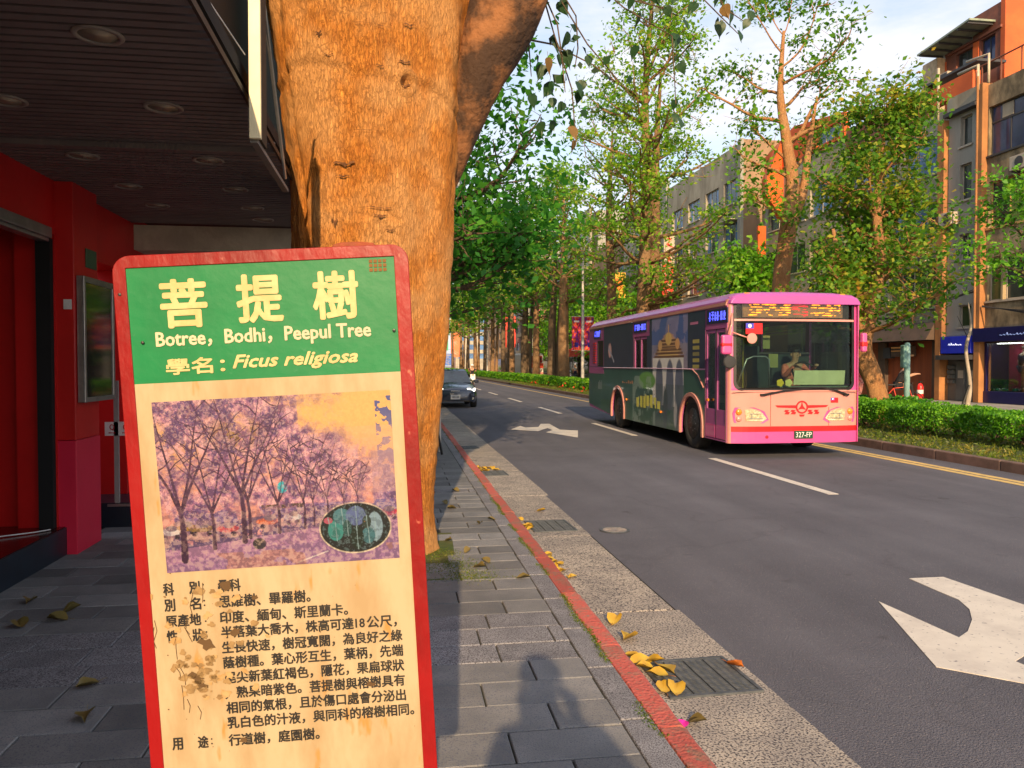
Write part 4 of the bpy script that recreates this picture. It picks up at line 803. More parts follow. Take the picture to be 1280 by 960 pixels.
# two near ones
put_tree('pale barked tree with a bent forked trunk and bushy crown, right of the bus front', GR, (13.0, 19.8, .12), 31,
         [(0.15, 0, 0), (-.05, 0, .9), (-.42, .05, 1.9), (-.35, 0, 2.6), (-.1, .1, 3.3), (.1, .1, 4.4), (-.1, 0, 5.8), (.1, 0, 7.7)], [.34, .26, .24, .23, .18, .15, .11, .04],
         whorls(R1, 3.0, 7.7, 7.7, 8, 2.5, 1.1, .1, .8, 4), 21000, .15, 'bark3', 'leaf_c', stems=[([(-.36, 0, 2.3), (-.75, 0, 3.0), (-1.1, 0, 4.0), (-1.3, .1, 5.2)], [.17, .14, .10, .04])], spread=(.24, .24, .18), sub=6)
put_tree('tall slender tree with a leaning orange trunk, rising above the bus windscreen', GR, (12.45, 24.6, .12), 32,
         [(0, 0, 0), (.05, 0, 2), (.15, 0, 4), (.35, 0, 5.6), (.6, .1, 7.4), (.35, 0, 8.8), (.1, 0, 10.4), (.2, 0, 12.5)], [.36, .31, .29, .27, .24, .17, .12, .04],
         [(.60, 3.3, 2.0, .4), (.63, .1, 2.2, .5), (.66, 2.8, 1.8, .7), (.70, .4, 2.8, .6), (.72, -.3, 3.0, .25), (.78, 3.0, 2.8, .2), (.82, .3, 3.1, .35), (.86, 1.9, 2.4, .5), (.88, -.6, 2.4, .5), (.92, .3, 2.4, .7), (.95, 3.4, 2.0, .5), (.99, .2, 1.9, .9), (.99, 2.6, 1.7, 1.0), (.5, 3.2, 1.6, .1), (.45, 4.0, 1.6, .0)], 5200, .17, 'bark3', 'leaf_a',
         stems=[([(.62, .1, 6.2), (1.0, .1, 7.4), (1.1, 0, 8.6), (1.5, .2, 10.5)], [.19, .15, .10, .03])], spread=(.28, .28, .16), sub=4)
put_tree('very tall twin stemmed tree with tiers of airy foliage, behind the middle of the bus', GR, (12.3, 37.8, .12), 33,
         [(-.2, 0, 0), (-.15, 0, 4), (-.05, 0, 8), (.0, 0, 11.5), (-.1, 0, 15), (.3, 0, 20)], [.42, .36, .31, .25, .17, .05],
         whorls(R1, 4.5, 19.5, 20, 15, 4.6, 2.6, .0, .7, 4), 21000, .20, 'bark2', 'leaf_l', stems=[([(.35, 0, 0), (.42, 0, 4), (.45, 0, 8), (.45, 0, 11.5), (.7, 0, 16)], [.33, .28, .25, .2, .05])], spread=(.36, .36, .12), sub=5)
put_tree('slim bare topped tree just left of the twin stemmed one, behind the bus', GR, (12.4, 44.8, .12), 34,
         [(0, 0, 0), (.1, 0, 5), (-.1, 0, 10), (.1, 0, 15)], [.34, .28, .2, .05], whorls(R1, 6, 15, 15, 9, 3.4, 2.2, .2, .9, 3), 3200, .20, 'bark2', 'leaf_l', spread=(.34, .34, .14))
labs = ['thick trunk standing just left of the lamp post with hanging banners', 'dark trunk next to the thick one by the red awning', 'orange brown trunk in front of the red and white bus', 'pale trunk at the left side of the red and white bus', 'reddish trunk of the median row left of the red and white bus', 'dark trunk, sixth of the distant median row', 'orange lit trunk beside the far street lamp', 'dark trunk behind the far street lamp', 'slim dark trunk in the distant median row above the rider', 'distant trunk above the scooter rider', 'distant trunk left of the scooter rider', 'last distant trunk at the end of the median row']
for i, y in enumerate([59.4, 64.6, 71.5, 77.4, 85.6, 93.5, 102, 112.5, 124, 138, 155, 180]):
    H = R1.uniform(17, 19.5); b = (12.6 + R1.uniform(-.2, .3), y, .12); H *= .84; lean = R1.uniform(-.4, .4)
    nl = 3400 if i < 3 else 2900 if i < 6 else 2300; th = (.42, .32, .31, .34)[i] if i < 4 else R1.uniform(.26, .34)
    st = [([(.5, 0, 0), (.6 + lean * .3, 0, 5), (.9 + lean, 0, 11)], [th * .7, th * .6, .1])] if i in (1, 3, 5, 6, 8, 10) else []
    put_tree(labs[i], GR, b, 50 + i, [(0, 0, 0), (lean * .3, 0, 5), (lean, 0, 9), (lean * .7, 0, H)], [th * 1.25, th * .95, th * .65, .06], whorls(R1, (8.6 if i < 4 else 9.5) if i % 3 else 6.5, H, H, 8, 3.4, 2.0, .1, .8, 4), nl, .32 if i < 4 else .42, ('bark2', 'bark4')[i % 2 if i else 0], ('leaf_l', 'leaf_l', 'leaf_c')[i % 3], stems=st, spread=(.6, .6, .25), ns=8)
# tree at the right edge whose trunk stands outside the frame
put_tree('bright green leafy branches reaching in at the right edge in front of the shops', GR, (14.6, 14.6, .12), 71, [(0, 0, 0), (0, 0, 2), (-.1, 0, 4), (.1, 0, 6)], [.2, .16, .12, .04],
         [(.5, 3.1, 2.2, .15), (.55, 2.8, 2.3, .3), (.6, 3.5, 2.2, .2), (.52, 3.3, 2.4, .05), (.65, 3.0, 2.1, .35), (.9, 1, 1.5, .5), (.8, 5, 1.6, .4)], 5200, .11, 'bark4', 'leaf_h', spread=(.25, .25, .12), sub=5)
# left hand row beyond the bodhi tree
LL = ['broad dark green tree right behind the bodhi trunk, reaching over the gutter', 'bright green rounded tree second behind the bodhi trunk', 'third green tree along the left kerb', 'fourth green tree along the left kerb, over the parked car', 'fifth green tree along the left kerb, far off', 'last green tree of the left kerb row']
GL = 'street trees along the left kerb'
for i, (y, H, L0, nl, ls) in enumerate([(14.2, 8.0, 2.3, 13500, .15), (24, 7.2, 2.7, 10000, .18), (36, 7.4, 2.1, 5000, .24), (50, 8.0, 2.2, 3500, .28)]):
    r = random.Random(90 + i); fr = [.42, .50, .52, .52, .52, .52][i]
    br_ = [(fr + (1 - fr) * q / 13, 2.4 * q + r.uniform(-.3, .3), L0 * (1 - .3 * q / 13) * r.uniform(.8, 1.1), .25 + .7 * q / 13) for q in range(14)]
    if i == 0: br_ += [(.42, -.15, 2.0, .65), (.44, .25, 2.1, .5), (.4, .5, 2.1, .8), (.5, .0, 2.3, .55), (.6, .2, 2.4, .45)]
    put_tree(LL[i], GL, (.35, y, .1), 90 + i, [(0, 0, 0), (.05, 0, 1.8), (.2, 0, H * .4), (.3, 0, H * .7), (.2, 0, H)], [.38, .3, .24, .15, .05], br_, nl, ls, 'bark4', 'leaf_b' if i == 0 else 'leaf_h', spread=(.42, .42, .3) if i < 2 else (.6, .6, .4), sub=6)
# round green trees on the far pavement
for i, (x, y, s) in enumerate([(21.6, 78, 1.1), (21.6, 92, 1.2), (21.5, 64, .9), (21.8, 110, 1.3), (21.8, 46, .9)]):
    put_tree(['bright green round tree behind the banner lamp post', 'bright green round tree behind the thick median trunks', 'bright green round tree to the right of the banner lamp post', 'bright green tree far along the opposite pavement', 'low green tree on the opposite pavement behind the bus'][i], 'trees on the opposite pavement', (x, y, .15), 130 + i, [(0, 0, 0), (0, 0, 2.5), (.1, 0, 5), (0, 0, 7.5 * s)], [.2, .17, .12, .04], whorls(R1, 2.6, 7.2 * s, 7.5 * s, 7, 2.9 * s, 2 * s, .1, .8, 5), 6500, .36, 'bark4', 'leaf_h', spread=(.6, .6, .45))

# ============================================================ HEDGES ON THE MEDIAN
def hedge(label, y0, y1, n, ls, x0=11.0, x1=12.5, zb=.36, zt=.74, stems=6, seed=0, m='leaf_h', grp='clipped hedge shrubs on the median'):
    r = np.random.default_rng(seed); t = T('hedge_shrub', label, 'hedge', ((x0 + x1) / 2, (y0 + y1) / 2, .12), 0, grp)
    u = r.random((n, 3)); face = r.random(n); c = np.stack([x0 + (x1 - x0) * u[:, 0], y0 + (y1 - y0) * u[:, 1], zb + (zt - zb) * u[:, 2]], 1)
    top = face < .5; c[top, 2] = zt - np.abs(r.normal(size=top.sum())) * .05 + .05 * np.sin(c[top, 1] * 4 + 2 * c[top, 0]) + .03 * np.sin(c[top, 1] * 9.7); fr = (face > .5) & (face < .78); c[fr, 0] = x0 + np.abs(r.normal(size=fr.sum())) * .10 + .07 * np.sin(c[fr, 1] * 2.7)
    ed = face > .93; c[ed, 2] = zb - r.random(ed.sum()) * .12 + .04 * np.sin(c[ed, 1] * 5)
    c[:, 0] += .08 * np.sin(c[:, 1] * 1.9)
    e_ = np.clip(1 - np.minimum(c[:, 1] - y0, y1 - c[:, 1]) / .38, 0, 1) ** 2; c[:, 2] -= .16 * e_ * (c[:, 2] > zb + .1); c[:, 0] += np.where(c[:, 0] < (x0 + x1) / 2, .25, -.25) * e_
    ob('foliage', quads_mesh('foliage', leaves(r, c, ls, flat=.15, asp=.6)), m, t, kind='stuff')
    nst = stems
    for s in range(nst):
        yb = y0 + (y1 - y0) * (s + .5 + r.uniform(-.2, .2)) / nst; xb = (x0 + x1) / 2 + r.uniform(-.15, .15); b = MB()
        for k in range(7):
            a = r.uniform(0, 2 * PI); e = (xb + math.cos(a) * .45 * r.uniform(.4, 1), yb + math.sin(a) * .5 * r.uniform(.4, 1.2), zt - .12)
            mpt = (xb * .6 + e[0] * .4 + r.normal() * .03, yb * .6 + e[1] * .4 + r.normal() * .03, .12 + (zb - .12) * .75); b.tube([(xb + r.normal() * .03, yb + r.normal() * .03, .1), mpt, e], [.038, .026, .012], 6, False)
        ob('stem', b, 'bark4', t, smooth=True)
y = 9.6; k = 0
names_h = ['clipped hedge shrub cut by the right edge of the picture', 'clipped hedge shrub with dark bare stems in front of the blue shop window', 'clipped hedge shrub in front of the grey entrance doors', 'clipped hedge shrub in front of the rust coloured shutter', 'clipped hedge shrub beside the bent forked tree right of the bus']
near = [(9.4, 12.4), (12.45, 14.5), (14.55, 16.6), (16.65, 18.6), (18.65, 20.6), (20.7, 23)]
for i, (a, b) in enumerate(near): hedge(names_h[min(i, 4)] if i < 5 else 'clipped hedge shrub right behind the nose of the bus', a, b, 7000, .062, seed=200 + i, stems=2)
hedge('low dark green bush at the foot of the bent forked tree', 18.0, 21.5, 3500, .08, 13.0, 13.6, .2, .75, 2, 230, 'leaf_b', None)
hedge('small bright bush at the right edge by the blue shop', 13.2, 14.6, 2200, .07, 13.1, 13.7, .25, .95, 1, 231, 'leaf_h', None)
y = 26; far_l = ['hedge section just behind the tail of the bus', 'hedge section at the foot of the banner lamp post', 'hedge section below the thick median trunk', 'hedge section in front of the parked white car', 'hedge section in front of the red and white bus', 'hedge section beyond the red and white bus']
k = 0
while y < 120:
    L_ = 6.5 if y < 80 else 13
    hedge(far_l[min(5, int((y - 26) / 11))] + (', nearer half' if k % 2 == 0 else ', farther half') if y < 86 else 'farthest low hedge section, number-less and dim, near the scooter rider'.replace(', number-less and dim', ''), y, y + L_ - .1, 3500, .13 if y < 60 else .2, zb=.2, stems=1, seed=240 + k); y += L_; k += 1
tag(ob('far_hedge', quads_mesh('far_hedge', leaves(rng, np.stack([rng.uniform(11.15, 12.7, 5000), rng.uniform(120, 300, 5000), rng.uniform(.1, .85, 5000)], 1), .4)), 'leaf_h'), 'distant strip of hedge running to the end of the street', 'hedge', kind='stuff')
# small red flowers at the hedge foot
fl = np.stack([rng.uniform(10.2, 11.0, 60), rng.choice([43, 47, 50.5, 56, 61], 60) + rng.normal(size=60) * .25, rng.uniform(.15, .45, 60)], 1)
tag(ob('red_flowers', quads_mesh('red_flowers', leaves(rng, fl, .16)), mat('flower_red', (.6, .03, .02))), 'small red flowers at the foot of the distant hedge', 'flowers', kind='stuff')
# ============================================================ PEOPLE
BONES = [('pel', 'abd'), ('abd', 'chest'), ('chest', 'neck'), ('neck', 'jaw'), ('jaw', 'skull'), ('skull', 'crownp')] + [(a + s, b + s) for s in 'lr' for a, b in (('sho', 'elb'), ('elb', 'wri'), ('wri', 'palm'), ('hip', 'kne'), ('kne', 'ank'), ('ank', 'toe'))] + [('chest', 'shol'), ('chest', 'shor'), ('pel', 'hipl'), ('pel', 'hipr')] + [('palm' + s, 'f%d' % k + s) for s in 'lr' for k in range(5)]
RAD = dict(pel=.135, abd=.125, chest=.145, neck=.052, jaw=.062, skull=.092, crownp=.06, sho=.062, elb=.042, wri=.028, palm=.034, hip=.092, kne=.058, ank=.038, toe=.035, f0=.010, f1=.009, f2=.009, f3=.009, f4=.008)
def skin_mesh(name, J, bones, radf, root, sub=1):
    names = sorted({b for bo in bones for b in bo}); idx = {n: i for i, n in enumerate(names)}
    me = bpy.data.meshes.new(name); me.from_pydata([J[n] for n in names], [(idx[a], idx[b]) for a, b in bones], [])
    o = bpy.data.objects.new(name, me); COL.objects.link(o); o.modifiers.new('s', 'SKIN'); o.modifiers['s'].use_smooth_shade = True
    if not me.skin_vertices: me.attributes.new('skin', 'FLOAT', 'POINT')
    sv = me.skin_vertices[0].data
    for n, i in idx.items():
        r_ = radf(n); sv[i].radius = r_ if hasattr(r_, '__len__') else (r_, r_); sv[i].use_root = (n == root)
    ss = o.modifiers.new('u', 'SUBSURF'); ss.levels = sub; ss.render_levels = sub
    dg = bpy.context.evaluated_depsgraph_get(); dg.update(); out = bpy.data.meshes.new_from_object(o.evaluated_get(dg)); bpy.data.objects.remove(o); out.name = name; return out
def base_of(n): return n[:-1] if n[-1] in 'lr' and n not in ('pel',) and n[:-1] in RAD else n
def person(label, J, loc, rz, shirt, trousers, skin='skin', hair=None, helmet=None, group=None, sleeves='short', s=1.0, cat='person'):
    J = {k: Vector(v) * s for k, v in J.items()}
    t = T('person', label, cat, loc, rz, group)
    for sd in 'lr':
        if 'palm' + sd in J and 'f0' + sd not in J:
            d = (J['palm' + sd] - J['wri' + sd]).normalized(); w = Vector((0, 0, 1)).cross(d); w = w.normalized() if w.length > .1 else Vector((0, 1, 0)); u = d.cross(w)
            for k in range(5):
                if k == 0: J['f0' + sd] = J['palm' + sd] + (d * .03 + w * (.045 if sd == 'l' else -.045)) * s
                else: J['f%d' % k + sd] = J['palm' + sd] + (d * (.075, .082, .076, .062)[k - 1] * .85 + w * (.028, .01, -.01, -.028)[k - 1] - u * .03) * s
    rad = lambda n: RAD[base_of(n)] * s
    bones = [b for b in BONES if b[0] in J and b[1] in J]
    ob('body', skin_mesh('body', J, bones, rad, 'pel'), skin, t, local=True)
    # nose and ears on the head
    hd = J['skull']; fw = (J.get('face', Vector((0, -1, 0)))).normalized(); side = fw.cross(Vector((0, 0, 1))).normalized()
    nb = MB(); nb.add([hd + fw * .105 * s + Vector((0, 0, -.035 * s)), hd + fw * .08 * s + side * .014 * s + Vector((0, 0, -.045 * s)), hd + fw * .08 * s - side * .014 * s + Vector((0, 0, -.045 * s)), hd + fw * .085 * s + Vector((0, 0, .01 * s))], [(0, 1, 3), (0, 3, 2), (0, 2, 1), (1, 2, 3)])
    for q in (-1, 1): nb.boxc(hd + side * .09 * q * s - Vector((0, 0, .02 * s)), (.02 * s, .03 * s, .05 * s))
    ob('nose_and_ears', nb, skin, t, local=True)
    eb = MB()
    for q in (-1, 1): eb.boxc(hd + fw * .086 * s + side * .032 * q * s, (.018 * s, .01 * s, .01 * s))
    eb.boxc(hd + fw * .085 * s - Vector((0, 0, .07 * s)), (.04 * s, .01 * s, .006 * s)); ob('eyes_and_mouth', eb, 'black', t, local=True)
    tb = [('pel', 'abd'), ('abd', 'chest'), ('chest', 'shol'), ('chest', 'shor'), ('shol', 'sl'), ('shor', 'sr')]
    J['sl'] = J['shol'].lerp(J['elbl'], .75 if sleeves == 'short' else 1); J['sr'] = J['shor'].lerp(J['elbr'], .75 if sleeves == 'short' else 1); J['chest'] = J['chest'] + Vector((0, 0, .01))
    tb2 = tb + ([('sl', 'wril'), ('sr', 'wrir')] if sleeves == 'long' else [])
    ob('shirt', skin_mesh('shirt', J, tb2, lambda n: {'sl': .058, 'sr': .058, 'wril': .036, 'wrir': .036}.get(n, RAD.get(base_of(n), .06) * 1.13) * s, 'pel'), shirt, t, local=True)
    if 'ankl' in J:
        ob('trousers', skin_mesh('trousers', J, [('pel', 'hipl'), ('pel', 'hipr'), ('hipl', 'knel'), ('hipr', 'kner'), ('knel', 'ankl'), ('kner', 'ankr')], lambda n: RAD[base_of(n)] * 1.16 * s, 'pel'), trousers, t, local=True)
        sh = MB()
        for q in 'lr':
            a, b = J['ank' + q], J['toe' + q]; d = b - a; ang = math.atan2(d.y, d.x); sh.boxc((a.x * .4 + b.x * .6, a.y * .4 + b.y * .6, min(a.z, b.z) - .01 * s), (.26 * s, .095 * s, .085 * s), Matrix.Rotation(ang, 3, 'Z'))
        ob('shoes', sh, 'black', t, local=True, bevel=.03 * s)
    if helmet or hair:
        c = hd + Vector((0, 0, .02 * s)) - fw * .012 * s; r_ = (.135 if helmet else .108) * s
        m_ = MB().lathe([(r_ * math.cos(a), r_ * math.sin(a)) for a in np.linspace(R(-8 if helmet else 5), R(90), 8)], c, 'z', 18)
        if helmet: m_.boxc(c + fw * r_ * .95 + Vector((0, 0, .01)), (.12 * s, .07 * s, .015 * s))
        ob('helmet' if helmet else 'hair', m_, helmet or hair, t, smooth=True, local=True)
    return t
M['skin'] = mat('skin', (.50, .27, .17), (.46, .24, .15), vs=6, rough=.55)
M['hair'] = mat('black_hair', (.015, .012, .01), rough=.5)
M['salmon'] = mat('salmon_shirt', (.80, .22, .16), (.66, .16, .12), vs=12, rough=.8)
M['cloth_black'] = mat('black_cloth', (.02, .02, .023), (.012, .012, .014), vs=12, rough=.9)
M['cloth_white'] = mat('white_cloth', (.7, .68, .66), rough=.9)
M['cloth_navy'] = mat('navy_cloth', (.02, .03, .09), (.015, .02, .06), vs=12, rough=.85)
def sit(lean=0., arm=(.30, -.42, .98), arm2=(-.30, -.42, .98)):
    l = lean
    return dict(pel=(0, 0, .50), abd=(0, -.02 - l * .4, .68), chest=(0, -.03 - l, .93), neck=(0, -.05 - l * 1.1, 1.08), jaw=(0, -.08 - l * 1.15, 1.15), skull=(0, -.08 - l * 1.15, 1.24), crownp=(0, -.06 - l * 1.15, 1.31),
        shol=(.19, -.03 - l, 1.0), shor=(-.19, -.03 - l, 1.0), elbl=(.27, -.20 - l * .6, .80), elbr=(-.27, -.20 - l * .6, .80), wril=arm, wrir=arm2, palml=tuple(Vector(arm) + Vector((-.02, -.07, .01))), palmr=tuple(Vector(arm2) + Vector((.02, -.07, .01))),
        hipl=(.09, -.03, .48), hipr=(-.09, -.03, .48), knel=(.14, -.45, .52), kner=(-.14, -.45, .52), ankl=(.14, -.50, .10), ankr=(-.14, -.50, .10), toel=(.14, -.64, .05), toer=(-.14, -.64, .05))
def stand(w=.0):
    return dict(pel=(0, 0, .95), abd=(0, 0, 1.12), chest=(0, .01, 1.36), neck=(0, 0, 1.50), jaw=(0, -.03, 1.56), skull=(0, -.02, 1.65), crownp=(0, 0, 1.72), shol=(.18, .01, 1.42), shor=(-.18, .01, 1.42),
        elbl=(.24, .02, 1.14), elbr=(-.24, .02, 1.14), wril=(.25, -.06, .90), wrir=(-.25, -.06, .90), palml=(.25, -.09, .83), palmr=(-.25, -.09, .83), hipl=(.09, 0, .90), hipr=(-.09, 0, .90),
        knel=(.10, -.04 - w, .50), kner=(-.10, -.02 + w * .5, .50), ankl=(.10, .03 - w, .09), ankr=(-.10, .06 + w, .12), toel=(.12, -.11 - w, .04), toer=(-.12, -.08 + w, .04))

# ============================================================ THE BUS
BX0, BX1, BY0, BY1, BZ0, BZT = 5.75, 8.25, 13.05, 23.1, .28, 2.95
M['bus_pink'] = mat('bus_salmon_paint', (.60, .265, .225), (.53, .23, .195), vs=1.6, vp=(.35, .65), rough=.3, stretch=(1, 1, .4), coat=.5, bump=.02, bs=6)
M['bus_magenta'] = mat('bus_magenta_paint', (.60, .08, .28), (.54, .07, .26), vs=.8, rough=.3, coat=.5)
M['bus_purple'] = mat('bus_purple_paint', (.42, .10, .30), (.36, .08, .26), vs=1.5, rough=.35, coat=.4)
M['bus_red'] = mat('bus_red_stripe', (.70, .015, .02), rough=.35)
M['wrap'] = mat('wrap_green', (.018, .05, .036), (.012, .035, .028), vs=1.2, rough=.35)
M['led_amber'] = mat('led_amber', (1., .42, .02), (.9, .3, .01), vs=30, rough=.5, emit=2.4)
M['led_red'] = mat('led_red', (1., .04, .06), rough=.5, emit=1.0)
M['led_blue'] = mat('led_blue', (.10, .12, .9), rough=.5, emit=.9)
M['mirror'] = mat('mirror_glass', (.5, .5, .52), rough=.05, metal=1)
M['int'] = mat('bus_interior', (.035, .05, .055), (.025, .035, .04), vs=3, rough=.8)
M['amber'] = mat('amber_lens', (.85, .25, .03), rough=.2)
M['head'] = mat('headlamp_lens', (.75, .68, .45), (.45, .40, .25), vs=25, rough=.08, metal=.3)
bus = T('city_bus', 'pink and green city bus with a temple picture on its side driving toward the viewer', 'bus', (7, 18, 0))
f_side = lambda x0: (lambda u, v, d: (x0 + d, u, v))
f_front = lambda y0: (lambda u, v, d: (u, y0 + d, v))
def arch(cy, r, z0, n=14): return [(cy - r * math.cos(a), .47 + r * math.sin(a)) for a in np.linspace(0, PI, n)]
# left side skin with wheel arches and openings for doors and windows
outer = [(BY0 + .10, .28)] + [(14.26, .28)] + [(14.26, .47)] + arch(14.83, .57, .28) + [(15.40, .28)] + [(19.45, .28), (19.45, .47)] + arch(20.02, .57, .28) + [(20.59, .28), (23.0, .42), (BY1, .50), (BY1, 2.72), (BY0 + .10, 2.72)]
win_l = [(14.22, 14.95, 1.62, 2.60), (15.02, 17.25, 1.60, 2.66), (18.72, 21.36, 1.60, 2.74), (21.50, 22.10, 1.62, 2.32)]
holes = [[(13.16, .30), (14.12, .30), (14.12, 2.30), (13.16, 2.30)], [(17.60, .34), (18.62, .34), (18.62, 2.32), (17.60, 2.32)]] + [[(a, c), (b, c), (b, d), (a, d)] for a, b, c, d in win_l]
ob('side_panel', MB().panel(outer, holes, .04, f_side(BX0)), 'bus_purple', bus)
ob('side_panel', MB().panel([(BY0 + .1, .28), (14.26, .28), (14.26, .47)] + arch(14.83, .57, .28) + [(15.40, .28), (19.45, .28), (19.45, .47)] + arch(20.02, .57, .28) + [(20.59, .28), (BY1, .5), (BY1, 2.72), (BY0 + .1, 2.72)],
    [[(a, 1.3), (b, 1.3), (b, 2.5), (a, 2.5)] for a, b in ((13.3, 14.8), (14.95, 16.9), (17.05, 19), (19.15, 21), (21.15, 22.7))], .04, lambda u, v, d: (BX1 - d, u, v)), 'bus_magenta', bus)
ob('rear_panel', MB().box(BX0 + .05, BX1 - .05, BY1 - .04, BY1, .5, 2.72), 'bus_magenta', bus)
for a, b in ((13.3, 14.8), (14.95, 16.9), (17.05, 19), (19.15, 21), (21.15, 22.7)): ob('side_window', MB().box(BX1 - .03, BX1 - .02, a, b, 1.3, 2.5), 'glass', bus)
# roof with rounded shoulders, domed to the front
prof = [(BX0, 2.72), (BX0 + .015, 2.79), (BX0 + .06, 2.86), (BX0 + .16, 2.915), (BX0 + .5, 2.945), (7.0, 2.955), (BX1 - .5, 2.945), (BX1 - .16, 2.915), (BX1 - .06, 2.86), (BX1 - .015, 2.79), (BX1, 2.72)]
rf_ = MB(); ys = [(BY0 + .005, .0), (BY0 + .03, .45), (BY0 + .08, .75), (BY0 + .18, .93), (BY0 + .4, 1.), (18, 1.), (BY1 - .3, 1.), (BY1 - .08, .8), (BY1, .2)]
for y, s in ys:
    for x, z in prof: zz = 2.72 + (z - 2.72) * (1 if y > BY0 + .3 else 1) * (s if y > 20 else (.62 + .38 * s)); rf_.v.append((7 + (x - 7) * (1 if s > .9 else .975 + .025 * s), y, zz))
np_ = len(prof)
for i in range(len(ys) - 1):
    for k in range(np_ - 1): a = i * np_ + k; rf_.f.append((a, a + 1, a + 1 + np_, a + np_))
rf_.f.append(tuple(range(np_))); rf_.f.append(tuple((len(ys) - 1) * np_ + k for k in range(np_))); rf_.f.append(tuple(i * np_ for i in range(len(ys))) + tuple(i * np_ + np_ - 1 for i in range(len(ys) - 1, -1, -1)))
ob('roof', rf_, mat('bus_roof_mauve', (.38, .075, .33), (.34, .07, .30), vs=1.5, rough=.35, coat=.4), bus, smooth=False, bevel=.012)
ob('gutter_rail', MB().box(BX0 - .018, BX0 + .01, BY0 + .12, BY1 - .05, 2.69, 2.735), 'bus_pink', bus, bevel=.006)
ob('gutter_rail', MB().box(BX0 - .01, BX0 + .01, BY0 + .12, BY1 - .05, 2.74, 2.756), 'bus_pink', bus)
# front mask
def curvx(u): t = abs(u - 7) / 1.25; return .10 * max(0, t - .55) ** 2 / .2025
fm = lambda u, v, d: (u, BY0 + curvx(u) * .9 + max(0, v - 1.1) * .02 + d, v)
def dens(poly, st=.12):
    o = []
    for i, (x, z) in enumerate(poly):
        x1, z1 = poly[(i + 1) % len(poly)]; n = max(1, int(abs(x1 - x) / st))
        for k in range(n): o.append((x + (x1 - x) * k / n, z + (z1 - z) * k / n))
    return o
ws = rrect(5.86, 8.14, 1.20, 2.84, .14, 5)
def strips(z0, z1, x0, x1, th, n=22, ff=fm):
    """horizontal band of the curved front, cut in short facets"""
    m = MB()
    for i in range(n):
        a, b = x0 + (x1 - x0) * i / n, x0 + (x1 - x0) * (i + 1) / n
        P = [ff(a, z0, 0), ff(b, z0, 0), ff(b, z1, 0), ff(a, z1, 0), ff(a, z0, th), ff(b, z0, th), ff(b, z1, th), ff(a, z1, th)]
        m.add(P, [(0, 1, 2, 3), (4, 7, 6, 5), (0, 4, 5, 1), (3, 2, 6, 7)] + ([(0, 3, 7, 4)] if i == 0 else []) + ([(1, 5, 6, 2)] if i == n - 1 else []))
    return m
fl_, nn = MB(), 20
ob('front_panel', strips(.56, 1.20, BX0 + .045, BX1 - .045, .05), 'bus_pink', bus)
fr_ = MB()
xs = sorted({p[0] for p in dens(ws)})
# frame round the windscreen: columns between the outline and the glass opening
fr_.panel([(BX0 + .045, 1.195), (BX1 - .045, 1.195), (BX1 - .045, 2.84), (8.0, 2.90), (6.0, 2.90), (BX0 + .045, 2.84)], [ws], .05, fm)
ob('windscreen_frame', fr_, 'bus_magenta', bus, bevel=.004)
ob('windscreen_seal', MB().panel(rrect(5.855, 8.145, 1.195, 2.845, .145, 5), [rrect(5.905, 8.095, 1.245, 2.80, .11, 5)], .02, lambda u, v, d: fm(u, v, d - .006)), 'black', bus)
ob('windscreen', strips(1.24, 2.42, 5.90, 8.10, .006, 22, lambda u, v, d: fm(u, v, d + .02)), glass_mat('windscreen_glass', (.64, .75, .72), .92), bus)
ob('header_glass', strips(2.47, 2.81, 5.90, 8.10, .006, 22, lambda u, v, d: fm(u, v, d + .03)), glass_mat('header_glass', (.75, .72, .65), .9), bus)
ob('header_bar', strips(2.42, 2.455, 5.87, 8.13, .03, 22, lambda u, v, d: fm(u, v, d - .008)), 'bus_pink', bus)
ob('red_stripe', strips(.47, .565, BX0 + .03, BX1 - .03, .05, 22, lambda u, v, d: fm(u, v, d - .004)), 'bus_red', bus)
ob('bumper', strips(.27, .47, BX0 + .03, BX1 - .03, .10, 22, lambda u, v, d: fm(u, v, d - .012)), 'bus_magenta', bus)
for sx, cx in ((1, BX0 + .055), (-1, BX1 - .055)):
    cp = MB(); zz = [(.27, 0), (.47, 0), (.565, 0), (1.2, 0), (2.72, .012), (2.80, .03)]
    for z, yo in zz:
        for k in range(6): a = R(90 * k / 5); cp.v.append((cx - sx * .055 * math.sin(a), BY0 + .05 + yo + .10 - .11 * math.cos(a), z))
    for i in range(len(zz) - 1):
        for k in range(5): q = i * 6 + k; cp.f.append((q, q + 1, q + 7, q + 6))
    ob('corner_post', cp, 'bus_magenta' if sx < 0 else 'bus_pink', bus, smooth=True)
# destination display
ob('display_box', MB().box(5.93, 8.07, BY0 + .16, BY0 + .3, 2.46, 2.82), 'black', bus)
ob('display_board', MB().box(6.05, 7.95, BY0 + .135, BY0 + .158, 2.49, 2.78), mat('display_board', (.34, .24, .13), (.22, .17, .12), vs=6, rough=.5, emit=.25), bus)
rd = random.Random(4)
def marks(m, x0, x1, z0, z1, y, n, w=.05, f=None):
    """dense short strokes in rows, as the blurred lamps of the display read"""
    for i in range(n):
        z = z0 + (z1 - z0) * rd.random(); x = x0 + (x1 - x0) * rd.random(); ww = w * rd.uniform(.3, 1.2)
        if f: m.add([f(x, z), f(x + ww, z), f(x + ww, z + .012), f(x, z + .012)], [(0, 1, 2, 3)])
        else: m.box(x, min(x1, x + ww), y, y + .003, z, z + .010)
am = MB()
for row in (2.52, 2.565, 2.61, 2.655, 2.70, 2.74): marks(am, 6.1, 6.95, row, row + .014, BY0 + .130, 11, .10); marks(am, 7.30, 7.90, row, row + .014, BY0 + .130, 9, .10)
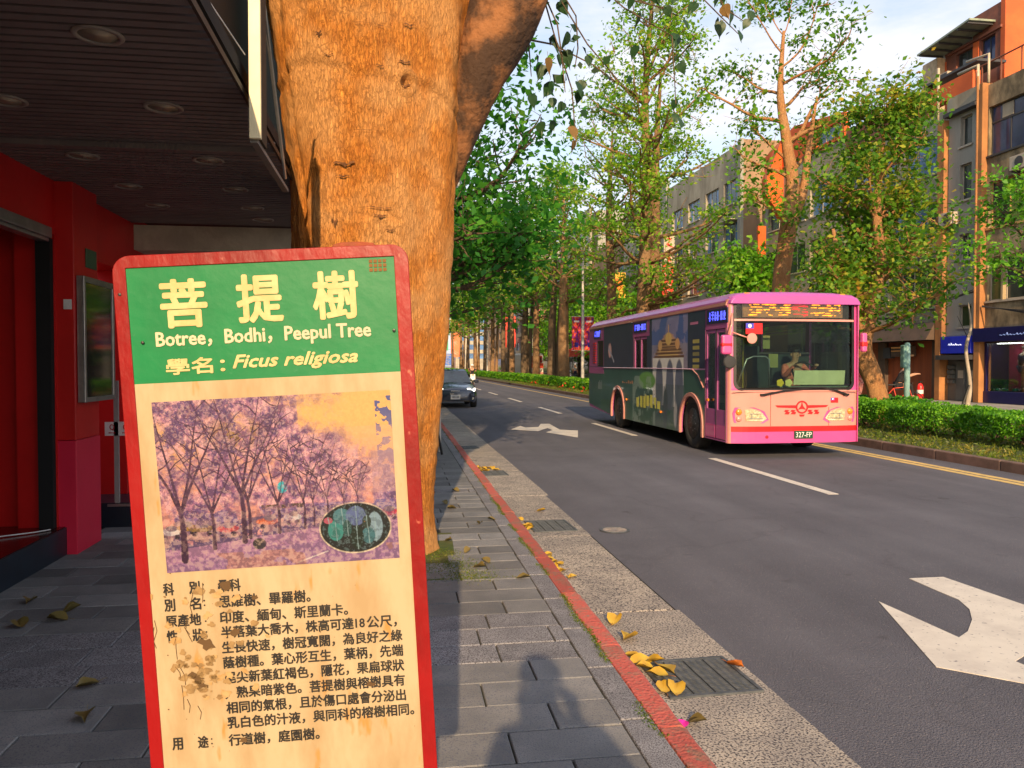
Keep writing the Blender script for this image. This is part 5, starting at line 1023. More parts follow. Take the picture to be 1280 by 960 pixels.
P, fs = text_mesh('往台北車站', 6.12, 6.85, 2.64, .17, .02); am.add([(p[0], BY0 + .126, p[1]) for p in P], fs) if False else None
ob('display_text', am, 'led_amber', bus)
rm_ = MB(); marks(rm_, 6.95, 7.28, 2.51, 2.76, BY0 + .129, 34, .13); ob('display_text', rm_, 'led_red', bus)
# lower front details
def hl(cx, s):
    hb = MB().panel([(cx - .32, .70), (cx - .30, .63), (cx + .22, .62), (cx + .32, .68), (cx + .24, .83), (cx + .05, .90), (cx - .29, .90), (cx - .33, .80)] if s > 0 else [(cx + .32, .70), (cx + .30, .63), (cx - .22, .62), (cx - .32, .68), (cx - .24, .83), (cx - .05, .90), (cx + .29, .90), (cx + .33, .80)], (), .03, lambda u, v, d: fm(u, v, d - .006))
    h_ = ob('headlight', hb, 'bus_magenta', bus, bevel=.004)
    ob('lens', MB().panel([(cx - s * .10, .66), (cx + s * .20, .655), (cx + s * .28, .70), (cx + s * .20, .80), (cx + s * .02, .87), (cx - s * .12, .86)], (), .03, lambda u, v, d: fm(u, v, d - .014)), 'head', h_, bevel=.006)
    for k, (zz, rr_) in enumerate(((.70, .05), (.82, .055))): ob('indicator', MB().lathe([(rr_, .02), (rr_, -.012), (rr_ * .6, -.024), (0, -.03)], fm(cx - s * .22, zz, 0), 'y', 16), 'amber' if k else 'bus_pink', h_, smooth=True)
    lr = MB()
    lr.boxc(fm(cx + s * .07, .705, -.018), (.26, .008, .012)).boxc(fm(cx + s * .07, .79, -.018), (.22, .008, .010)).boxc(fm(cx + s * .0, .75, -.018), (.012, .008, .09))
    ob('reflector', lr, 'alu', h_)
hl(6.17, 1); hl(7.83, -1)
em = MB(); em.panel([(7.11 + .115 * math.cos(a), .90 + .115 * math.sin(a)) for a in np.linspace(0, 2 * PI, 25)[:-1]], [[(7.11 + .088 * math.cos(a), .90 + .088 * math.sin(a)) for a in np.linspace(0, 2 * PI, 25)[:-1]]], .01, lambda u, v, d: fm(u, v, d - .01))
for a in (90, 210, 330): em.panel([(7.11 + .09 * math.cos(R(a)), .90 + .09 * math.sin(R(a))), (7.11 + .028 * math.cos(R(a + 60)), .90 + .028 * math.sin(R(a + 60))), (7.11, .90), (7.11 + .028 * math.cos(R(a - 60)), .90 + .028 * math.sin(R(a - 60)))], (), .01, lambda u, v, d: fm(u, v, d - .01))
for s in (-1, 1): em.panel([(7.11 + s * .115, .885), (7.11 + s * .46, .90), (7.11 + s * .50, .935), (7.11 + s * .11, .935)], (), .01, lambda u, v, d: fm(u, v, d - .01))
for s in (-1, 1):
    for k in range(2):
        x = 7.11 + s * (.16 + .12 * k); em.panel([(x - .05, .78), (x + .03, .775), (x + .05, .81), (x + .01, .83), (x + .045, .85), (x - .03, .855), (x - .055, .83), (x - .02, .815)], (), .01, lambda u, v, d: fm(u, v, d - .01))
em.panel([(7.06, .77), (7.16, .77), (7.145, .735), (7.075, .735)], (), .01, lambda u, v, d: fm(u, v, d - .01))
ob('emblem', em, 'bus_red', bus)
pl_ = ob('licence_plate', MB().box(6.96, 7.31, BY0 - .03, BY0 - .015, .345, .485), mat('plate_green', (.01, .06, .03), rough=.4), bus)
P, fs = text_mesh('327-FP', 6.985, 7.285, .415, .095, .03); b = MB(); b.add([(p[0], BY0 - .034, p[1]) for p in P], fs); ob('plate_text', b, 'white', pl_)
def flag(x0, x1, z0, z1, y, dz=0, par=None):
    fo = ob('flag_sticker', MB().box(x0, x1, y, y + .004, z0, z1), 'bus_red', par or bus); ob('canton', MB().box(x0, x0 + (x1 - x0) * .48, y - .003, y - .0005, (z0 + z1) / 2, z1), mat('flag_blue', (.05, .06, .5)), fo)
    cx, cz, r_ = x0 + (x1 - x0) * .24, z0 + (z1 - z0) * .75, (z1 - z0) * .18; ob('sun', MB().lathe([(r_, 0), (0, -.001)], (cx, y - .004, cz), 'y', 12), 'white', fo)
flag(7.66, 7.80, .975, 1.065, BY0 - .004); flag(6.06, 6.37, 2.19, 2.38, BY0 + .02)
wp = MB()
for pts_ in ([(6.35, 1.12), (6.75, 1.19), (7.3, 1.245), (7.55, 1.25)], [(7.98, 1.11), (7.72, 1.2), (7.5, 1.25), (6.9, 1.25)]): wp.tube([fm(x, z, -.045) for x, z in pts_], [.022, .016, .011, .008], 6)
wp.boxc(fm(6.37, 1.125, -.03), (.10, .04, .035)); wp.boxc(fm(7.95, 1.12, -.03), (.10, .04, .035)); ob('wiper', wp, 'black', bus)
ob('panel_seam', MB().box(5.82, 8.18, BY0 - .006, BY0 + .02, 1.168, 1.174).box(6.52, 6.526, BY0 - .006, BY0 + .01, .57, 1.16).box(7.62, 7.626, BY0 - .006, BY0 + .01, .57, .90), mat('seam_shadow', (.16, .06, .05), rough=.8), bus)
ob('tow_cover', MB().lathe([(.03, 0), (.03, -.006), (0, -.007)], (6.45, BY0 - .012, .38), 'y', 14), 'bus_red', bus)
# mirrors
mr = ob('mirror_housing', MB().boxc((5.68, BY0 - .02, 2.0), (.19, .12, .34)), 'bus_magenta', bus, bevel=.04, seg=3); ob('mirror_band', MB().boxc((5.68, BY0 - .02, 2.0), (.196, .126, .09)), 'bus_red', mr, bevel=.03)
ob('mirror_arm', MB().tube([(5.82, BY0 + .05, 2.55), (5.78, BY0 - .02, 2.35), (5.72, BY0 - .02, 2.18)], .018, 8).tube([(5.80, BY0 - .0, 2.22), (5.95, BY0 - .04, 2.16), (6.05, BY0 - .05, 2.13)], .013, 8), 'bus_pink', bus, smooth=True)
ob('mirror', MB().lathe([(.0, -.012), (.085, -.010), (.095, .0), (.085, .012), (0, .014)], (6.14, BY0 - .06, 2.11), 'y', 18), 'bus_pink', bus)
ob('mirror', MB().lathe([(.0, -.014), (.10, -.012), (.115, .0), (.10, .012), (0, .014)], (5.74, BY0 - .04, 1.70), 'y', 20), 'steel_dark', bus)
ob('mirror_arm', MB().tube([(5.70, BY0 - .02, 1.84), (5.73, BY0 - .03, 1.8)], .02, 6), 'black', bus)
m2_ = ob('mirror_housing', MB().boxc((8.28, BY0 + .0, 2.05), (.10, .10, .34)), 'bus_magenta', bus, bevel=.03); ob('mirror_band', MB().boxc((8.28, BY0, 2.02), (.105, .106, .10)), 'bus_red', m2_, bevel=.02)
# doors
def leaf_door(y0, y1, z0, z1, name='door'):
    d_ = ob(name, MB().panel([(y0, z0), (y1, z0), (y1, z1), (y0, z1)], [[(y0 + .05, .84), (y1 - .05, .84), (y1 - .05, z1 - .06), (y0 + .05, z1 - .06)]], .035, f_side(BX0 + .012)), 'bus_purple', bus, bevel=.004)
    ob('glass', MB().box(BX0 + .025, BX0 + .03, y0 + .05, y1 - .05, .84, z1 - .06), 'glass', d_); ob('seal', MB().box(BX0 + .004, BX0 + .02, y1 - .008, y1 + .008, z0, z1), 'black', d_)
    ob('kick_panel', MB().box(BX0 + .002, BX0 + .011, y0 + .02, y1 - .02, z0 + .01, .56), 'bus_magenta', d_)
leaf_door(13.165, 13.635, .31, 2.29); leaf_door(13.645, 14.115, .31, 2.29); leaf_door(17.61, 18.105, .35, 2.31, 'rear_door'); leaf_door(18.115, 18.61, .35, 2.31, 'rear_door')
for a, b, c, d in win_l:
    w_ = ob('side_window', MB().box(BX0 + .008, BX0 + .02, a, b, c, d), 'dark_glass', bus)
    ob('frame', MB().panel([(a - .015, c - .015), (b + .015, c - .015), (b + .015, d + .015), (a - .015, d + .015)], [[(a + .015, c + .015), (b - .015, c + .015), (b - .015, d - .015), (a + .015, d - .015)]], .01, f_side(BX0 - .003)), 'black', w_)
ob('louvre', MB().add([], []).box(BX0 - .004, BX0 + .004, 22.25, 22.6, 1.66, 1.68) if False else (lambda m: [m.box(BX0 - .012, BX0 + .0, 22.30, 22.62, 1.70 + .07 * k, 1.73 + .07 * k) for k in range(9)] and m)(MB()), 'bus_red', bus)
# the wrap: dark green film with a temple, painted cell by cell
wv = Cv(400, 98, (26, 62, 54)); XX, YY = wv.X, wv.Y          # X: 0 at the tail (y=23.1) .. 1 at y=14.12 ; Y: 0 at z=2.68 .. 1 at z=.28
nA, nB, nC = fbm(400, 98, 10, 31), fbm(400, 98, 40, 32), fbm(400, 98, 5, 33)
yx = lambda y: (BY1 - y) / (BY1 - 14.12); zv = lambda z: (2.68 - z) / 2.4
wv.blend((nA - .45) * 1.2, (18, 44, 44)); wv.blend((YY < zv(1.6)) * .8, (22, 32, 62)); wv.blend((YY > zv(.7)) * (nA > .5) * .5, (40, 70, 40))
wv.rect(0, 1, zv(2.68), zv(1.58), (20, 24, 44), .6)
sk = (XX > yx(17.25)) & (XX < yx(15.02)) & (YY < zv(1.58)); wv.blend(sk * 1., (52, 72, 128)); wv.blend(sk * (nA > .52) * .55, (120, 110, 140)); wv.blend(sk * (YY > zv(2.1)) * .5, (120, 110, 110))
tx = yx(16.15)
for k in range(7): wv.ell(tx, zv(1.9) - .012 * k * 2.2, .105 - .011 * k, .020, (188 - 6 * k, 150 - 6 * k, 90), .35)
for k in range(6): wv.stroke([(tx - .10 + .008 * k, zv(1.84) - .028 * k), (tx + .10 - .008 * k, zv(1.84) - .028 * k)], .0025, .0025, (80, 54, 40))
wv.ell(tx, zv(2.22), .022, .06, (200, 150, 80)); wv.stroke([(tx, zv(2.5)), (tx, zv(2.2))], .0018, .004, (190, 140, 80)); wv.ell(tx + .06, zv(2.1), .015, .05, (180, 130, 80)); wv.ell(tx - .06, zv(2.08), .015, .05, (170, 130, 80))
wv.rect(tx - .115, tx + .10, zv(1.76), zv(.78), (196, 194, 198), .95); wv.rect(tx - .115, tx + .10, zv(1.80), zv(1.72), (228, 222, 214), .95)
for cx in (tx - .065, tx + .01, tx + .072): wv.ell(cx, zv(1.25), .028, .24, (66, 74, 96), .25); wv.rect(cx - .027, cx + .027, zv(1.25), zv(.7), (50, 64, 74), .8)
wv.blend(((XX > tx - .12) & (XX < tx + .1) & (YY > zv(1.2))) * (nB > .52) * .5, (60, 72, 80)); wv.ell(tx - .02, zv(.75), .02, .22, (40, 55, 60), .5); wv.ell(tx + .05, zv(.62), .014, .12, (140, 140, 140), .5)
wv.ell(yx(17.6), zv(1.3), .075, .09, (70, 120, 50), .3); wv.blend(((XX > yx(18.7)) & (XX < yx(17.0)) & (YY > zv(1.4))) * (nB > .55) * .5, (110, 130, 120))
for k in range(7): # yellow lettering
    x = yx(18.4) + .028 * k
    for j in range(9): wv.rect(x + .022 * rd.random(), x + .024, zv(.98) + .10 * rd.random(), zv(.98) + .125 * rd.random() + .01, (190, 180, 60), .85)
for k in range(6): wv.rect(yx(19.6) + .018 * k, yx(19.6) + .018 * k + .012, zv(1.27) + .02 * rd.random(), zv(1.19), (150, 90, 50), .8)
for k in range(4): wv.rect(yx(22.0) + .012 * k, yx(22.0) + .012 * k + .006, zv(1.15) - .03 * rd.random(), zv(.98), (120, 130, 130), .7)
for k in range(5): wv.rect(yx(14.75), yx(14.42), zv(2.15) + .05 * k, zv(2.15) + .05 * k + .03, (150, 140, 60), .75 * (.4 + .6 * rd.random()))
wv.rect(yx(14.9), yx(14.5), zv(2.5), zv(2.44), (170, 90, 130), .8); wv.ell(yx(20.8), zv(2.05), .02, .09, (190, 140, 140), .6); wv.stroke([(yx(20.9), zv(2.1)), (yx(20.4), zv(1.75))], .004, .003, (130, 130, 150))
wv.blend((np.abs(YY - zv(1.575)) < .006) * (XX > yx(21.4)) * 1., (170, 110, 150)); wv.a = np.clip(wv.a ** .85 * 1.7 + .012, 0, .9); wv.a *= (.9 + .25 * (nB[..., None] - .5))
def keepw(u, v):
    y = BY1 - u * (BY1 - 14.12); z = 2.68 - v * 2.4
    for cy in (14.83, 20.02):
        if math.hypot(y - cy, z - .47) < .60 or (abs(y - cy) < .6 and z < .47): return False
    if y > 20.6 and z < .30 + (y - 20.6) * .085: return False
    if z > 1.60 and y > 21.42: return False
    if 17.6 < y < 18.62 and z > 1.57: return False
    if z > 2.32 and 17.4 < y < 18.7: return False
    return True
grid_print('side_advert', wv, lambda u, v: (BX0 - .006 - 7, BY1 - u * (BY1 - 14.12) - 18, 2.68 - v * 2.4), attr_mat('wrap_print', .3, .5, .3), bus, keepw)
for y0, y1 in ((14.9, 14.22), (14.2, 14.2)): pass
ob('belt_line', MB().tube([(BX0 - .012, 21.4, 1.57), (BX0 - .012, 15.2, 1.565), (BX0 - .012, 14.75, 1.56), (BX0 - .012, 14.45, 1.45), (BX0 - .012, 14.18, 1.22)], .013, 6), 'bus_pink', bus)
ob('rear_quarter', MB().box(BX0 - .008, BX0 + .01, 21.42, BY1 - .01, 1.40, 1.585), 'bus_purple', bus)
for cy in (14.83, 20.02):
    am_ = MB(); o_ = []; i_ = []
    for a in np.linspace(0, PI, 18): o_.append((cy - .64 * math.cos(a), .47 + .64 * math.sin(a))); i_.append((cy - .56 * math.cos(a), .47 + .56 * math.sin(a)))
    am_.panel([(cy - .64, .27)] + o_ + [(cy + .64, .27), (cy + .56, .27)] + i_[::-1] + [(cy - .56, .27)], (), .05, f_side(BX0 - .03)); ob('wheel_arch', am_, 'bus_pink', bus, bevel=.008)
    ob('wheel_well', MB().box(BX0 + .03, BX0 + .6, cy - .56, cy + .56, .9, 1.06).box(BX0 + .34, BX0 + .6, cy - .6, cy + .6, .2, .9), 'black', bus)
    for x, s in ((BX0 + .03, 1), (BX1 - .32, -1)):
        wh = ob('wheel', MB().lathe([(.30, .29), (.47, .28), (.50, .24), (.505, .05), (.49, .015), (.45, .0), (.31, .005), (.29, .03)], (x, cy, .505), 'x', 40), 'rubber', bus, smooth=True, bevel=0)
        ob('rim', MB().lathe([(.30, .01), (.28, .05), (.20, .09), (.18, .04), (.10, .02), (.09, -.005), (0, -.01)] if s > 0 else [(.30, .28), (.2, .22), (.1, .26), (0, .27)], (x, cy, .505), 'x', 32), mat('bus_rim', (.13, .12, .11), (.07, .065, .06), vs=20, rough=.6, metal=.4), wh, smooth=True)
        nb_ = MB()
        for k in range(8): a = k * PI / 4; nb_.lathe([(.016, .0), (.016, -.03), (0, -.035)], (x + .035, cy + .145 * math.cos(a), .505 + .145 * math.sin(a)), 'x', 6)
        if s > 0: ob('wheel_nut', nb_, 'alu', wh)
ob('chassis', MB().box(BX0 + .6, BX1 - .6, BY0 + .3, BY1 - .3, .30, .42).box(BX0 + .05, BX1 - .05, 15.45, 19.4, .30, .36), 'black', bus)
# rooftop and side marker lamps, side LED boxes
for y, z in ((13.95, 1.0), (16.6, .62), (19.2, .78)): ob('marker_lamp', MB().boxc((BX0 - .02, y, z), (.03, .09, .05)), 'amber', bus, bevel=.01)
for x in (6.1, 7.9): ob('marker_lamp', MB().boxc((x, BY0 + .08, 2.90), (.10, .05, .03)), 'amber', bus, bevel=.01)
for a, b, z0, z1 in ((13.12, 14.05, 2.40, 2.66), (17.62, 18.60, 2.42, 2.66), (21.75, 22.5, 2.40, 2.66)):
    l_ = ob('side_display', MB().box(BX0 - .010, BX0 + .01, a, b, z0, z1), mat('led_back', (.03, .035, .09), rough=.3), bus); mk = MB()
    n_ = 6
    for k in range(n_):
        ya = a + .07 + (b - a - .14) * k / n_; yb = ya + (b - a - .14) / n_ * .75
        for q in range(5):
            if rd.random() < .5: yy = ya + (yb - ya) * rd.random(); mk.box(BX0 - .014, BX0 - .011, yy, yy + .018, z0 + .05, z1 - .05)
            else: zz = z0 + .05 + (z1 - z0 - .1) * rd.random(); mk.box(BX0 - .014, BX0 - .011, ya, yb, zz, zz + .018)
    ob('display_text', mk, 'led_blue', l_)
# interior: floor, dash, wheel, seats, rails, the cream card on the dash
ob('floor', MB().box(BX0 + .06, BX1 - .06, BY0 + .2, BY1 - .1, .42, .50), 'int', bus); ob('ceiling', MB().box(BX0 + .05, BX1 - .05, BY0 + .35, BY1 - .1, 2.62, 2.68), 'int', bus)
ob('dashboard', MB().box(6.75, 8.16, BY0 + .16, BY0 + .55, .7, 1.27).box(5.95, 6.75, BY0 + .16, BY0 + .3, .7, 1.05), mat('dash', (.16, .18, .16), rough=.7), bus, bevel=.02)
ob('dash_card', MB().boxc((7.55, BY0 + .20, 1.42), (.98, .02, .26), Matrix.Rotation(R(8), 3, 'X')), mat('cream_card', (.80, .74, .46), rough=.6), bus, bevel=.004)
for x, c in ((6.72, (.85, .55, .03)), (6.88, (.85, .70, .25))):
    fp = MB()
    for k in range(5): a = 2 * PI * k / 5; fp.lathe([(.038, .0), (.03, -.006), (0, -.008)], (x + .035 * math.cos(a), BY0 + .04, 1.33 + .035 * math.sin(a)), 'y', 10)
    fo = ob('flower_sticker', fp, mat('flower_sticker', c), bus)
ob('steering_wheel', MB().tube([(7.50 + .24 * math.cos(a), BY0 + .62 + .10 * math.sin(a), 1.50 + .20 * math.sin(a)) for a in np.linspace(0, 2 * PI, 25)], .016, 8, False).tube([(7.5, BY0 + .62, 1.5), (7.5, BY0 + .75, 1.1)], .03, 8).tube([(7.28, BY0 + .62, 1.5), (7.72, BY0 + .62, 1.5)], .012, 6), 'black', bus)
ob('handrail', MB().tube([(6.02, BY0 + .3, 1.25), (6.22, BY0 + .32, 1.75), (6.35, BY0 + .33, 1.80), (6.58, BY0 + .33, 1.80), (6.65, BY0 + .33, 1.75), (6.66, BY0 + .33, 1.2)], .016, 8), 'alu', bus, smooth=True)
ob('partition', MB().box(6.7, 6.74, BY0 + .9, BY0 + 1.4, .5, 2.0).box(6.9, 8.1, BY0 + 1.55, BY0 + 1.6, .5, 1.9), 'int', bus)
ob('notice', MB().box(6.78, 6.96, BY0 + .60, BY0 + .61, 1.6, 1.85).box(6.76, 6.9, BY0 + .8, BY0 + .81, 1.95, 2.2), mat('notice_olive', (.30, .28, .10), rough=.6), bus)
sm_ = MB().boxc((0, 0, .45), (.42, .42, .10)).boxc((0, .2, .80), (.42, .07, .65)); sme = sm_.mesh('seat'); sme.materials.append(mat('seat_blue', (.03, .08, .16), rough=.8))
for i, (x, y) in enumerate([(6.1, 15.6), (7.85, 15.6), (7.35, 15.6), (6.1, 16.5), (7.85, 16.5), (7.35, 16.5), (7.85, 17.4), (6.1, 19.2), (7.85, 19.2), (6.55, 20.2), (7.4, 20.2)]):
    inst('seat', sme, bus, (x - 7, y - 18, .5))
ob('driver_seat', MB().boxc((7.5, BY0 + 1.22, 1.0), (.5, .5, .12)).boxc((7.5, BY0 + 1.48, 1.45), (.5, .1, .85)), 'int', bus, bevel=.04)
ob('grab_pole', MB().tube([(6.72, 14.6, .5), (6.72, 14.6, 2.62)], .016, 6).tube([(6.5, 17, .5), (6.5, 17, 2.62)], .016, 6).tube([(7.2, 17, .5), (7.2, 17, 2.62)], .016, 6).tube([(6.5, 13.9, 2.45), (6.5, 21, 2.45)], .014, 6).tube([(7.4, 14.9, 2.45), (7.4, 21, 2.45)], .014, 6), mat('yellow_pole', (.55, .42, .05), rough=.4), bus)
person('bus driver in a salmon shirt seated at the wheel behind the windscreen', sit(.06, (.20, -.50, 1.02), (-.20, -.50, 1.02)), (7.5, BY0 + 1.12, .62), 0, 'salmon', 'cloth_black', hair='hair', sleeves='long')

# ============================================================ CAR, SECOND CAR
def build_car(label, loc, body, lit=True, group=None, lab_extra=None):
    W2 = .87
    # stations front to rear: (y, half width, z sill, z belt, z roof or None, roof half width)
    st = [(-2.22, .55, .30, .62), (-2.15, .74, .24, .70), (-1.9, .83, .20, .78), (-1.3, .87, .20, .88), (-.85, .87, .20, .94), (.2, .87, .20, .96), (1.3, .87, .20, .98), (1.75, .86, .22, 1.0), (2.1, .80, .26, .98), (2.22, .66, .34, .9)]
    t = T('parked_car', label, 'car', loc, 0, group); m = MB()
    for y, w, z0, z1 in st:
        m.v += [(s * a, y, z) for s, a, z in ((-1, w * .9, z0), (-1, w, z0 + .12), (-1, w, (z0 + z1) / 2), (-1, w * .97, z1 - .07), (-1, w * .84, z1), (0, 0, z1 + .04), (1, w * .84, z1), (1, w * .97, z1 - .07), (1, w, (z0 + z1) / 2), (1, w, z0 + .12), (1, w * .9, z0))]
    for i in range(len(st) - 1):
        for k in range(10): a = i * 11 + k; m.f.append((a, a + 1, a + 12, a + 11))
    m.f.append(tuple(range(11))); m.f.append(tuple((len(st) - 1) * 11 + k for k in range(11)))
    ob('body', m, body, t, smooth=True, local=True, bevel=.01)
    # cabin
    cb = MB(); cab = [(-.95, .72, .93), (-.25, .60, 1.38), (.2, .58, 1.46), (.9, .58, 1.45), (1.35, .62, 1.30), (1.85, .70, .99)]
    for y, w, z in cab: cb.v += [(-w, y, z), (-w * .8, y, z + .03), (w * .8, y, z + .03), (w, y, z)]
    for i in range(len(cab) - 1):
        for k in range(3): a = i * 4 + k; cb.f.append((a, a + 1, a + 5, a + 4))
    ob('roof', MB().add([(-.58, -.22, 1.40), (.58, -.22, 1.40), (.58, 1.2, 1.37), (-.58, 1.2, 1.37), (-.5, -.1, 1.475), (.5, -.1, 1.475), (.5, 1.0, 1.46), (-.5, 1.0, 1.46)], [(0, 1, 5, 4), (1, 2, 6, 5), (2, 3, 7, 6), (3, 0, 4, 7), (4, 5, 6, 7)]), body, t, smooth=True, local=True)
    gm = mat('car_glass', (.045, .08, .10), (.025, .04, .055), vs=2.5, vp=(.35, .65), rough=.06, spec=.8)
    ob('windscreen', MB().add([(-.72, -.93, .95), (.72, -.93, .95), (.575, -.24, 1.40), (-.575, -.24, 1.40)], [(0, 1, 2, 3)]), gm, t, local=True)
    ob('rear_window', MB().add([(-.68, 1.83, 1.0), (.68, 1.83, 1.0), (.56, 1.22, 1.37), (-.56, 1.22, 1.37)], [(0, 1, 2, 3)]), gm, t, local=True)
    for s in (-1, 1):
        ob('side_window', MB().add([(s * .83, -.80, .96), (s * .83, 1.65, .99), (s * .60, 1.15, 1.37), (s * .585, -.20, 1.39)], [(0, 1, 2, 3)]), gm, t, local=True)
        ob('mirror', MB().boxc((s * .95, -.62, 1.0), (.20, .10, .13)), body, t, local=True, bevel=.03)
        h = ob('headlight', MB().add([(s * .40, -2.17, .64), (s * .76, -2.05, .66), (s * .80, -1.88, .76), (s * .46, -2.06, .76)], [(0, 1, 2, 3)]).boxc((s * .60, -2.10, .68), (.30, .10, .09)), mat('headlamp_lit', (1, .92, .75), emit=2.5) if lit else 'head', t, local=True, bevel=.02)
        ob('fog_lamp', MB().lathe([(.055, 0), (.05, -.03), (0, -.035)], (s * .66, -2.15, .38), 'y', 12), 'alu' if not lit else mat('fog', (.8, .75, .6), rough=.1), t, local=True)
        for y in (-1.38, 1.38):
            w_ = ob('wheel', MB().lathe([(.18, .0), (.31, .0), (.325, .04), (.325, .18), (.31, .22), (.18, .22)], (s * .87 - (.22 if s > 0 else 0), y, .325), 'x', 24), 'rubber', t, smooth=True, local=True)
            ob('rim', MB().lathe([(.20, .02), (.19, -.005), (.06, .02), (0, .0)] if s < 0 else [(.20, .20), (.19, .225), (.06, .2), (0, .22)], (s * .87 - (.22 if s > 0 else 0), y, .325), 'x', 16), 'alu', w_, local=True)
    gr = MB(); 
    for k in range(4): gr.boxc((0, -2.20 + .01 * k, .54 + .035 * k), (.9 - .05 * k, .03, .012))
    ob('grille', gr, 'alu', t, local=True); ob('badge', MB().boxc((0, -2.21, .66), (.34, .03, .035)), 'alu', t, local=True, bevel=.01)
    ob('air_intake', MB().boxc((0, -2.19, .32), (1.1, .05, .12)), 'black', t, local=True)
    pl = ob('licence_plate', MB().boxc((0, -2.23, .43), (.36, .02, .17)), 'white', t, local=True)
    mk = MB()
    for k in range(6): mk.boxc((-.12 + .048 * k, -2.243, .43), (.03 * rd.uniform(.5, 1), .002, .07))
    ob('plate_marks', mk, 'steel_dark', pl, local=True); return t
navy = mat('car_paint_dark_blue', (.035, .05, .085), rough=.22, coat=.8, metal=.3)
build_car('dark blue sedan with lit headlights coming along the kerb beside the bodhi trunk', (2.22, 32.0, 0), navy)
build_car('pale blue car just visible behind the roof of the dark blue sedan', (2.0, 47.0, 0), mat('car_paint_pale', (.30, .38, .48), rough=.25, coat=.6), False)
build_car('white car in the side road beyond the hedge, right of the distant red bus', (17.2, 82, 0), mat('car_paint_white', (.62, .68, .75), rough=.25, coat=.6), False)
# red and white coach far back in the side road
rb = T('minibus', 'red and white bus seen head on between the trunks in the side road', 'bus', (17.0, 100, 0))
ob('body', MB().panel(rrect(15.7, 18.4, .4, 3.1, .25), (), 7, f_front(98.0)), mat('coach_white', (.72, .66, .58), rough=.4), rb, bevel=.03)
ob('red_band', MB().box(15.68, 18.42, 97.96, 99, 1.25, 1.85), mat('coach_red', (.75, .07, .02), rough=.4), rb); ob('windscreen', MB().panel(rrect(15.85, 18.25, 1.9, 2.8, .15), (), .02, f_front(97.95)), mat('coach_screen', (.45, .05, .04), (.10, .03, .03), vs=2, vp=(.45, .55), rough=.1), rb)
ob('bumper', MB().box(15.7, 18.4, 97.93, 98, .4, .75), 'bus_pink', rb)
for x in (15.95, 18.15): ob('headlight', MB().lathe([(.13, 0), (.1, -.04), (0, -.05)], (x, 97.96, .95), 'y', 14), 'head', rb); ob('wheel', MB().lathe([(.0, 0), (.45, 0), (.45, .25), (0, .25)], (x - .12, 99, .45), 'x', 16), 'rubber', rb)
# scooter and rider
sc = T('scooter', 'light coloured scooter in the outer lane beside the dark blue sedan', 'scooter', (5.75, 60, 0))
ob('seat', MB().boxc((0, .25, .78), (.28, .7, .10)), 'black', sc, local=True, bevel=.03); ob('rear_body', MB().boxc((0, .35, .58), (.34, .75, .34)), 'white', sc, local=True, bevel=.08); ob('front_shield', MB().boxc((0, -.55, .65), (.38, .08, .6), Matrix.Rotation(R(-15), 3, 'X')), 'white', sc, local=True, bevel=.03)
ob('floorboard', MB().boxc((0, -.22, .30), (.3, .5, .07)), 'white', sc, local=True); ob('handlebar', MB().tube([(-.33, -.42, 1.02), (0, -.5, .98), (.33, -.42, 1.02)], .018, 6), 'black', sc, local=True)
for y in (-.68, .62): ob('wheel', MB().lathe([(.12, -.05), (.24, -.05), (.25, 0), (.24, .05), (.12, .05)], (0, y, .25), 'x', 20), 'rubber', sc, smooth=True, local=True)
ob('headlight', MB().boxc((0, -.6, .9), (.16, .06, .1)), 'head', sc, local=True, bevel=.02)
person('scooter rider in a black shirt and white helmet beside the dark blue sedan', sit(.03, (.30, -.42, 1.03), (-.30, -.42, 1.03)), (5.75, 60.1, .33), 0, 'cloth_black', 'cloth_black', helmet='white')
# ============================================================ BUILDINGS ACROSS THE STREET
M['stucco'] = mat('grey_beige_stucco', (.40, .36, .28), (.22, .19, .14), vs=.6, vp=(.35, .6), rough=.9, bump=.3, bs=12, stretch=(1, 1, .45))
M['stucco_g'] = mat('pale_grey_stucco', (.36, .35, .31), (.27, .26, .23), vs=.5, rough=.9, bump=.2, stretch=(1, 1, .3))
M['stucco_dirty'] = mat('stained_concrete', (.36, .28, .17), (.12, .095, .06), vs=1.3, vp=(.38, .6), rough=.95, bump=.4, bs=10, stretch=(1, 1, .6))
M['tan_wall'] = mat('tan_tiled_wall', (.34, .22, .13), (.26, .165, .10), vs=.5, rough=.85, stretch=(1, 1, .4))
M['ochre'] = mat('ochre_pilaster', (.42, .19, .07), (.26, .12, .05), vs=.8, vp=(.35, .6), rough=.9, bump=.3)
M['orange_wall'] = mat('orange_red_wall', (.62, .13, .035), (.50, .10, .03), vs=.8, rough=.8)
M['orange_bright'] = mat('orange_panel', (.66, .115, .015), (.56, .09, .012), vs=.8, rough=.7)
M['brick'] = mat('reddish_tile', (.24, .085, .055), (.15, .06, .045), vs=1.5, rough=.85)
M['frame_w'] = mat('window_frame_pale', (.48, .42, .34), rough=.6); M['frame_d'] = mat('window_frame_dark', (.05, .05, .055), rough=.5); M['frame_o'] = mat('window_frame_orange', (.62, .36, .14), rough=.6)
M['awning'] = mat('brown_fascia', (.10, .065, .045), (.075, .05, .035), vs=2, rough=.6); M['rust_wall'] = mat('rust_shutter', (.30, .075, .025), (.22, .055, .02), vs=1.2, rough=.6, stretch=(1, 4, .2))
M['navy_sign'] = mat('navy_sign', (.01, .012, .09), rough=.3); M['blue_sign'] = mat('blue_lightbox', (.015, .025, .36), rough=.3, emit=.12); M['door_grey'] = mat('steel_door', (.13, .14, .14), (.09, .10, .10), vs=2, rough=.5)
M['pinkwall'] = mat('magenta_interior', (.62, .05, .14), (.5, .04, .11), vs=1, rough=.6)
XF = 23.0
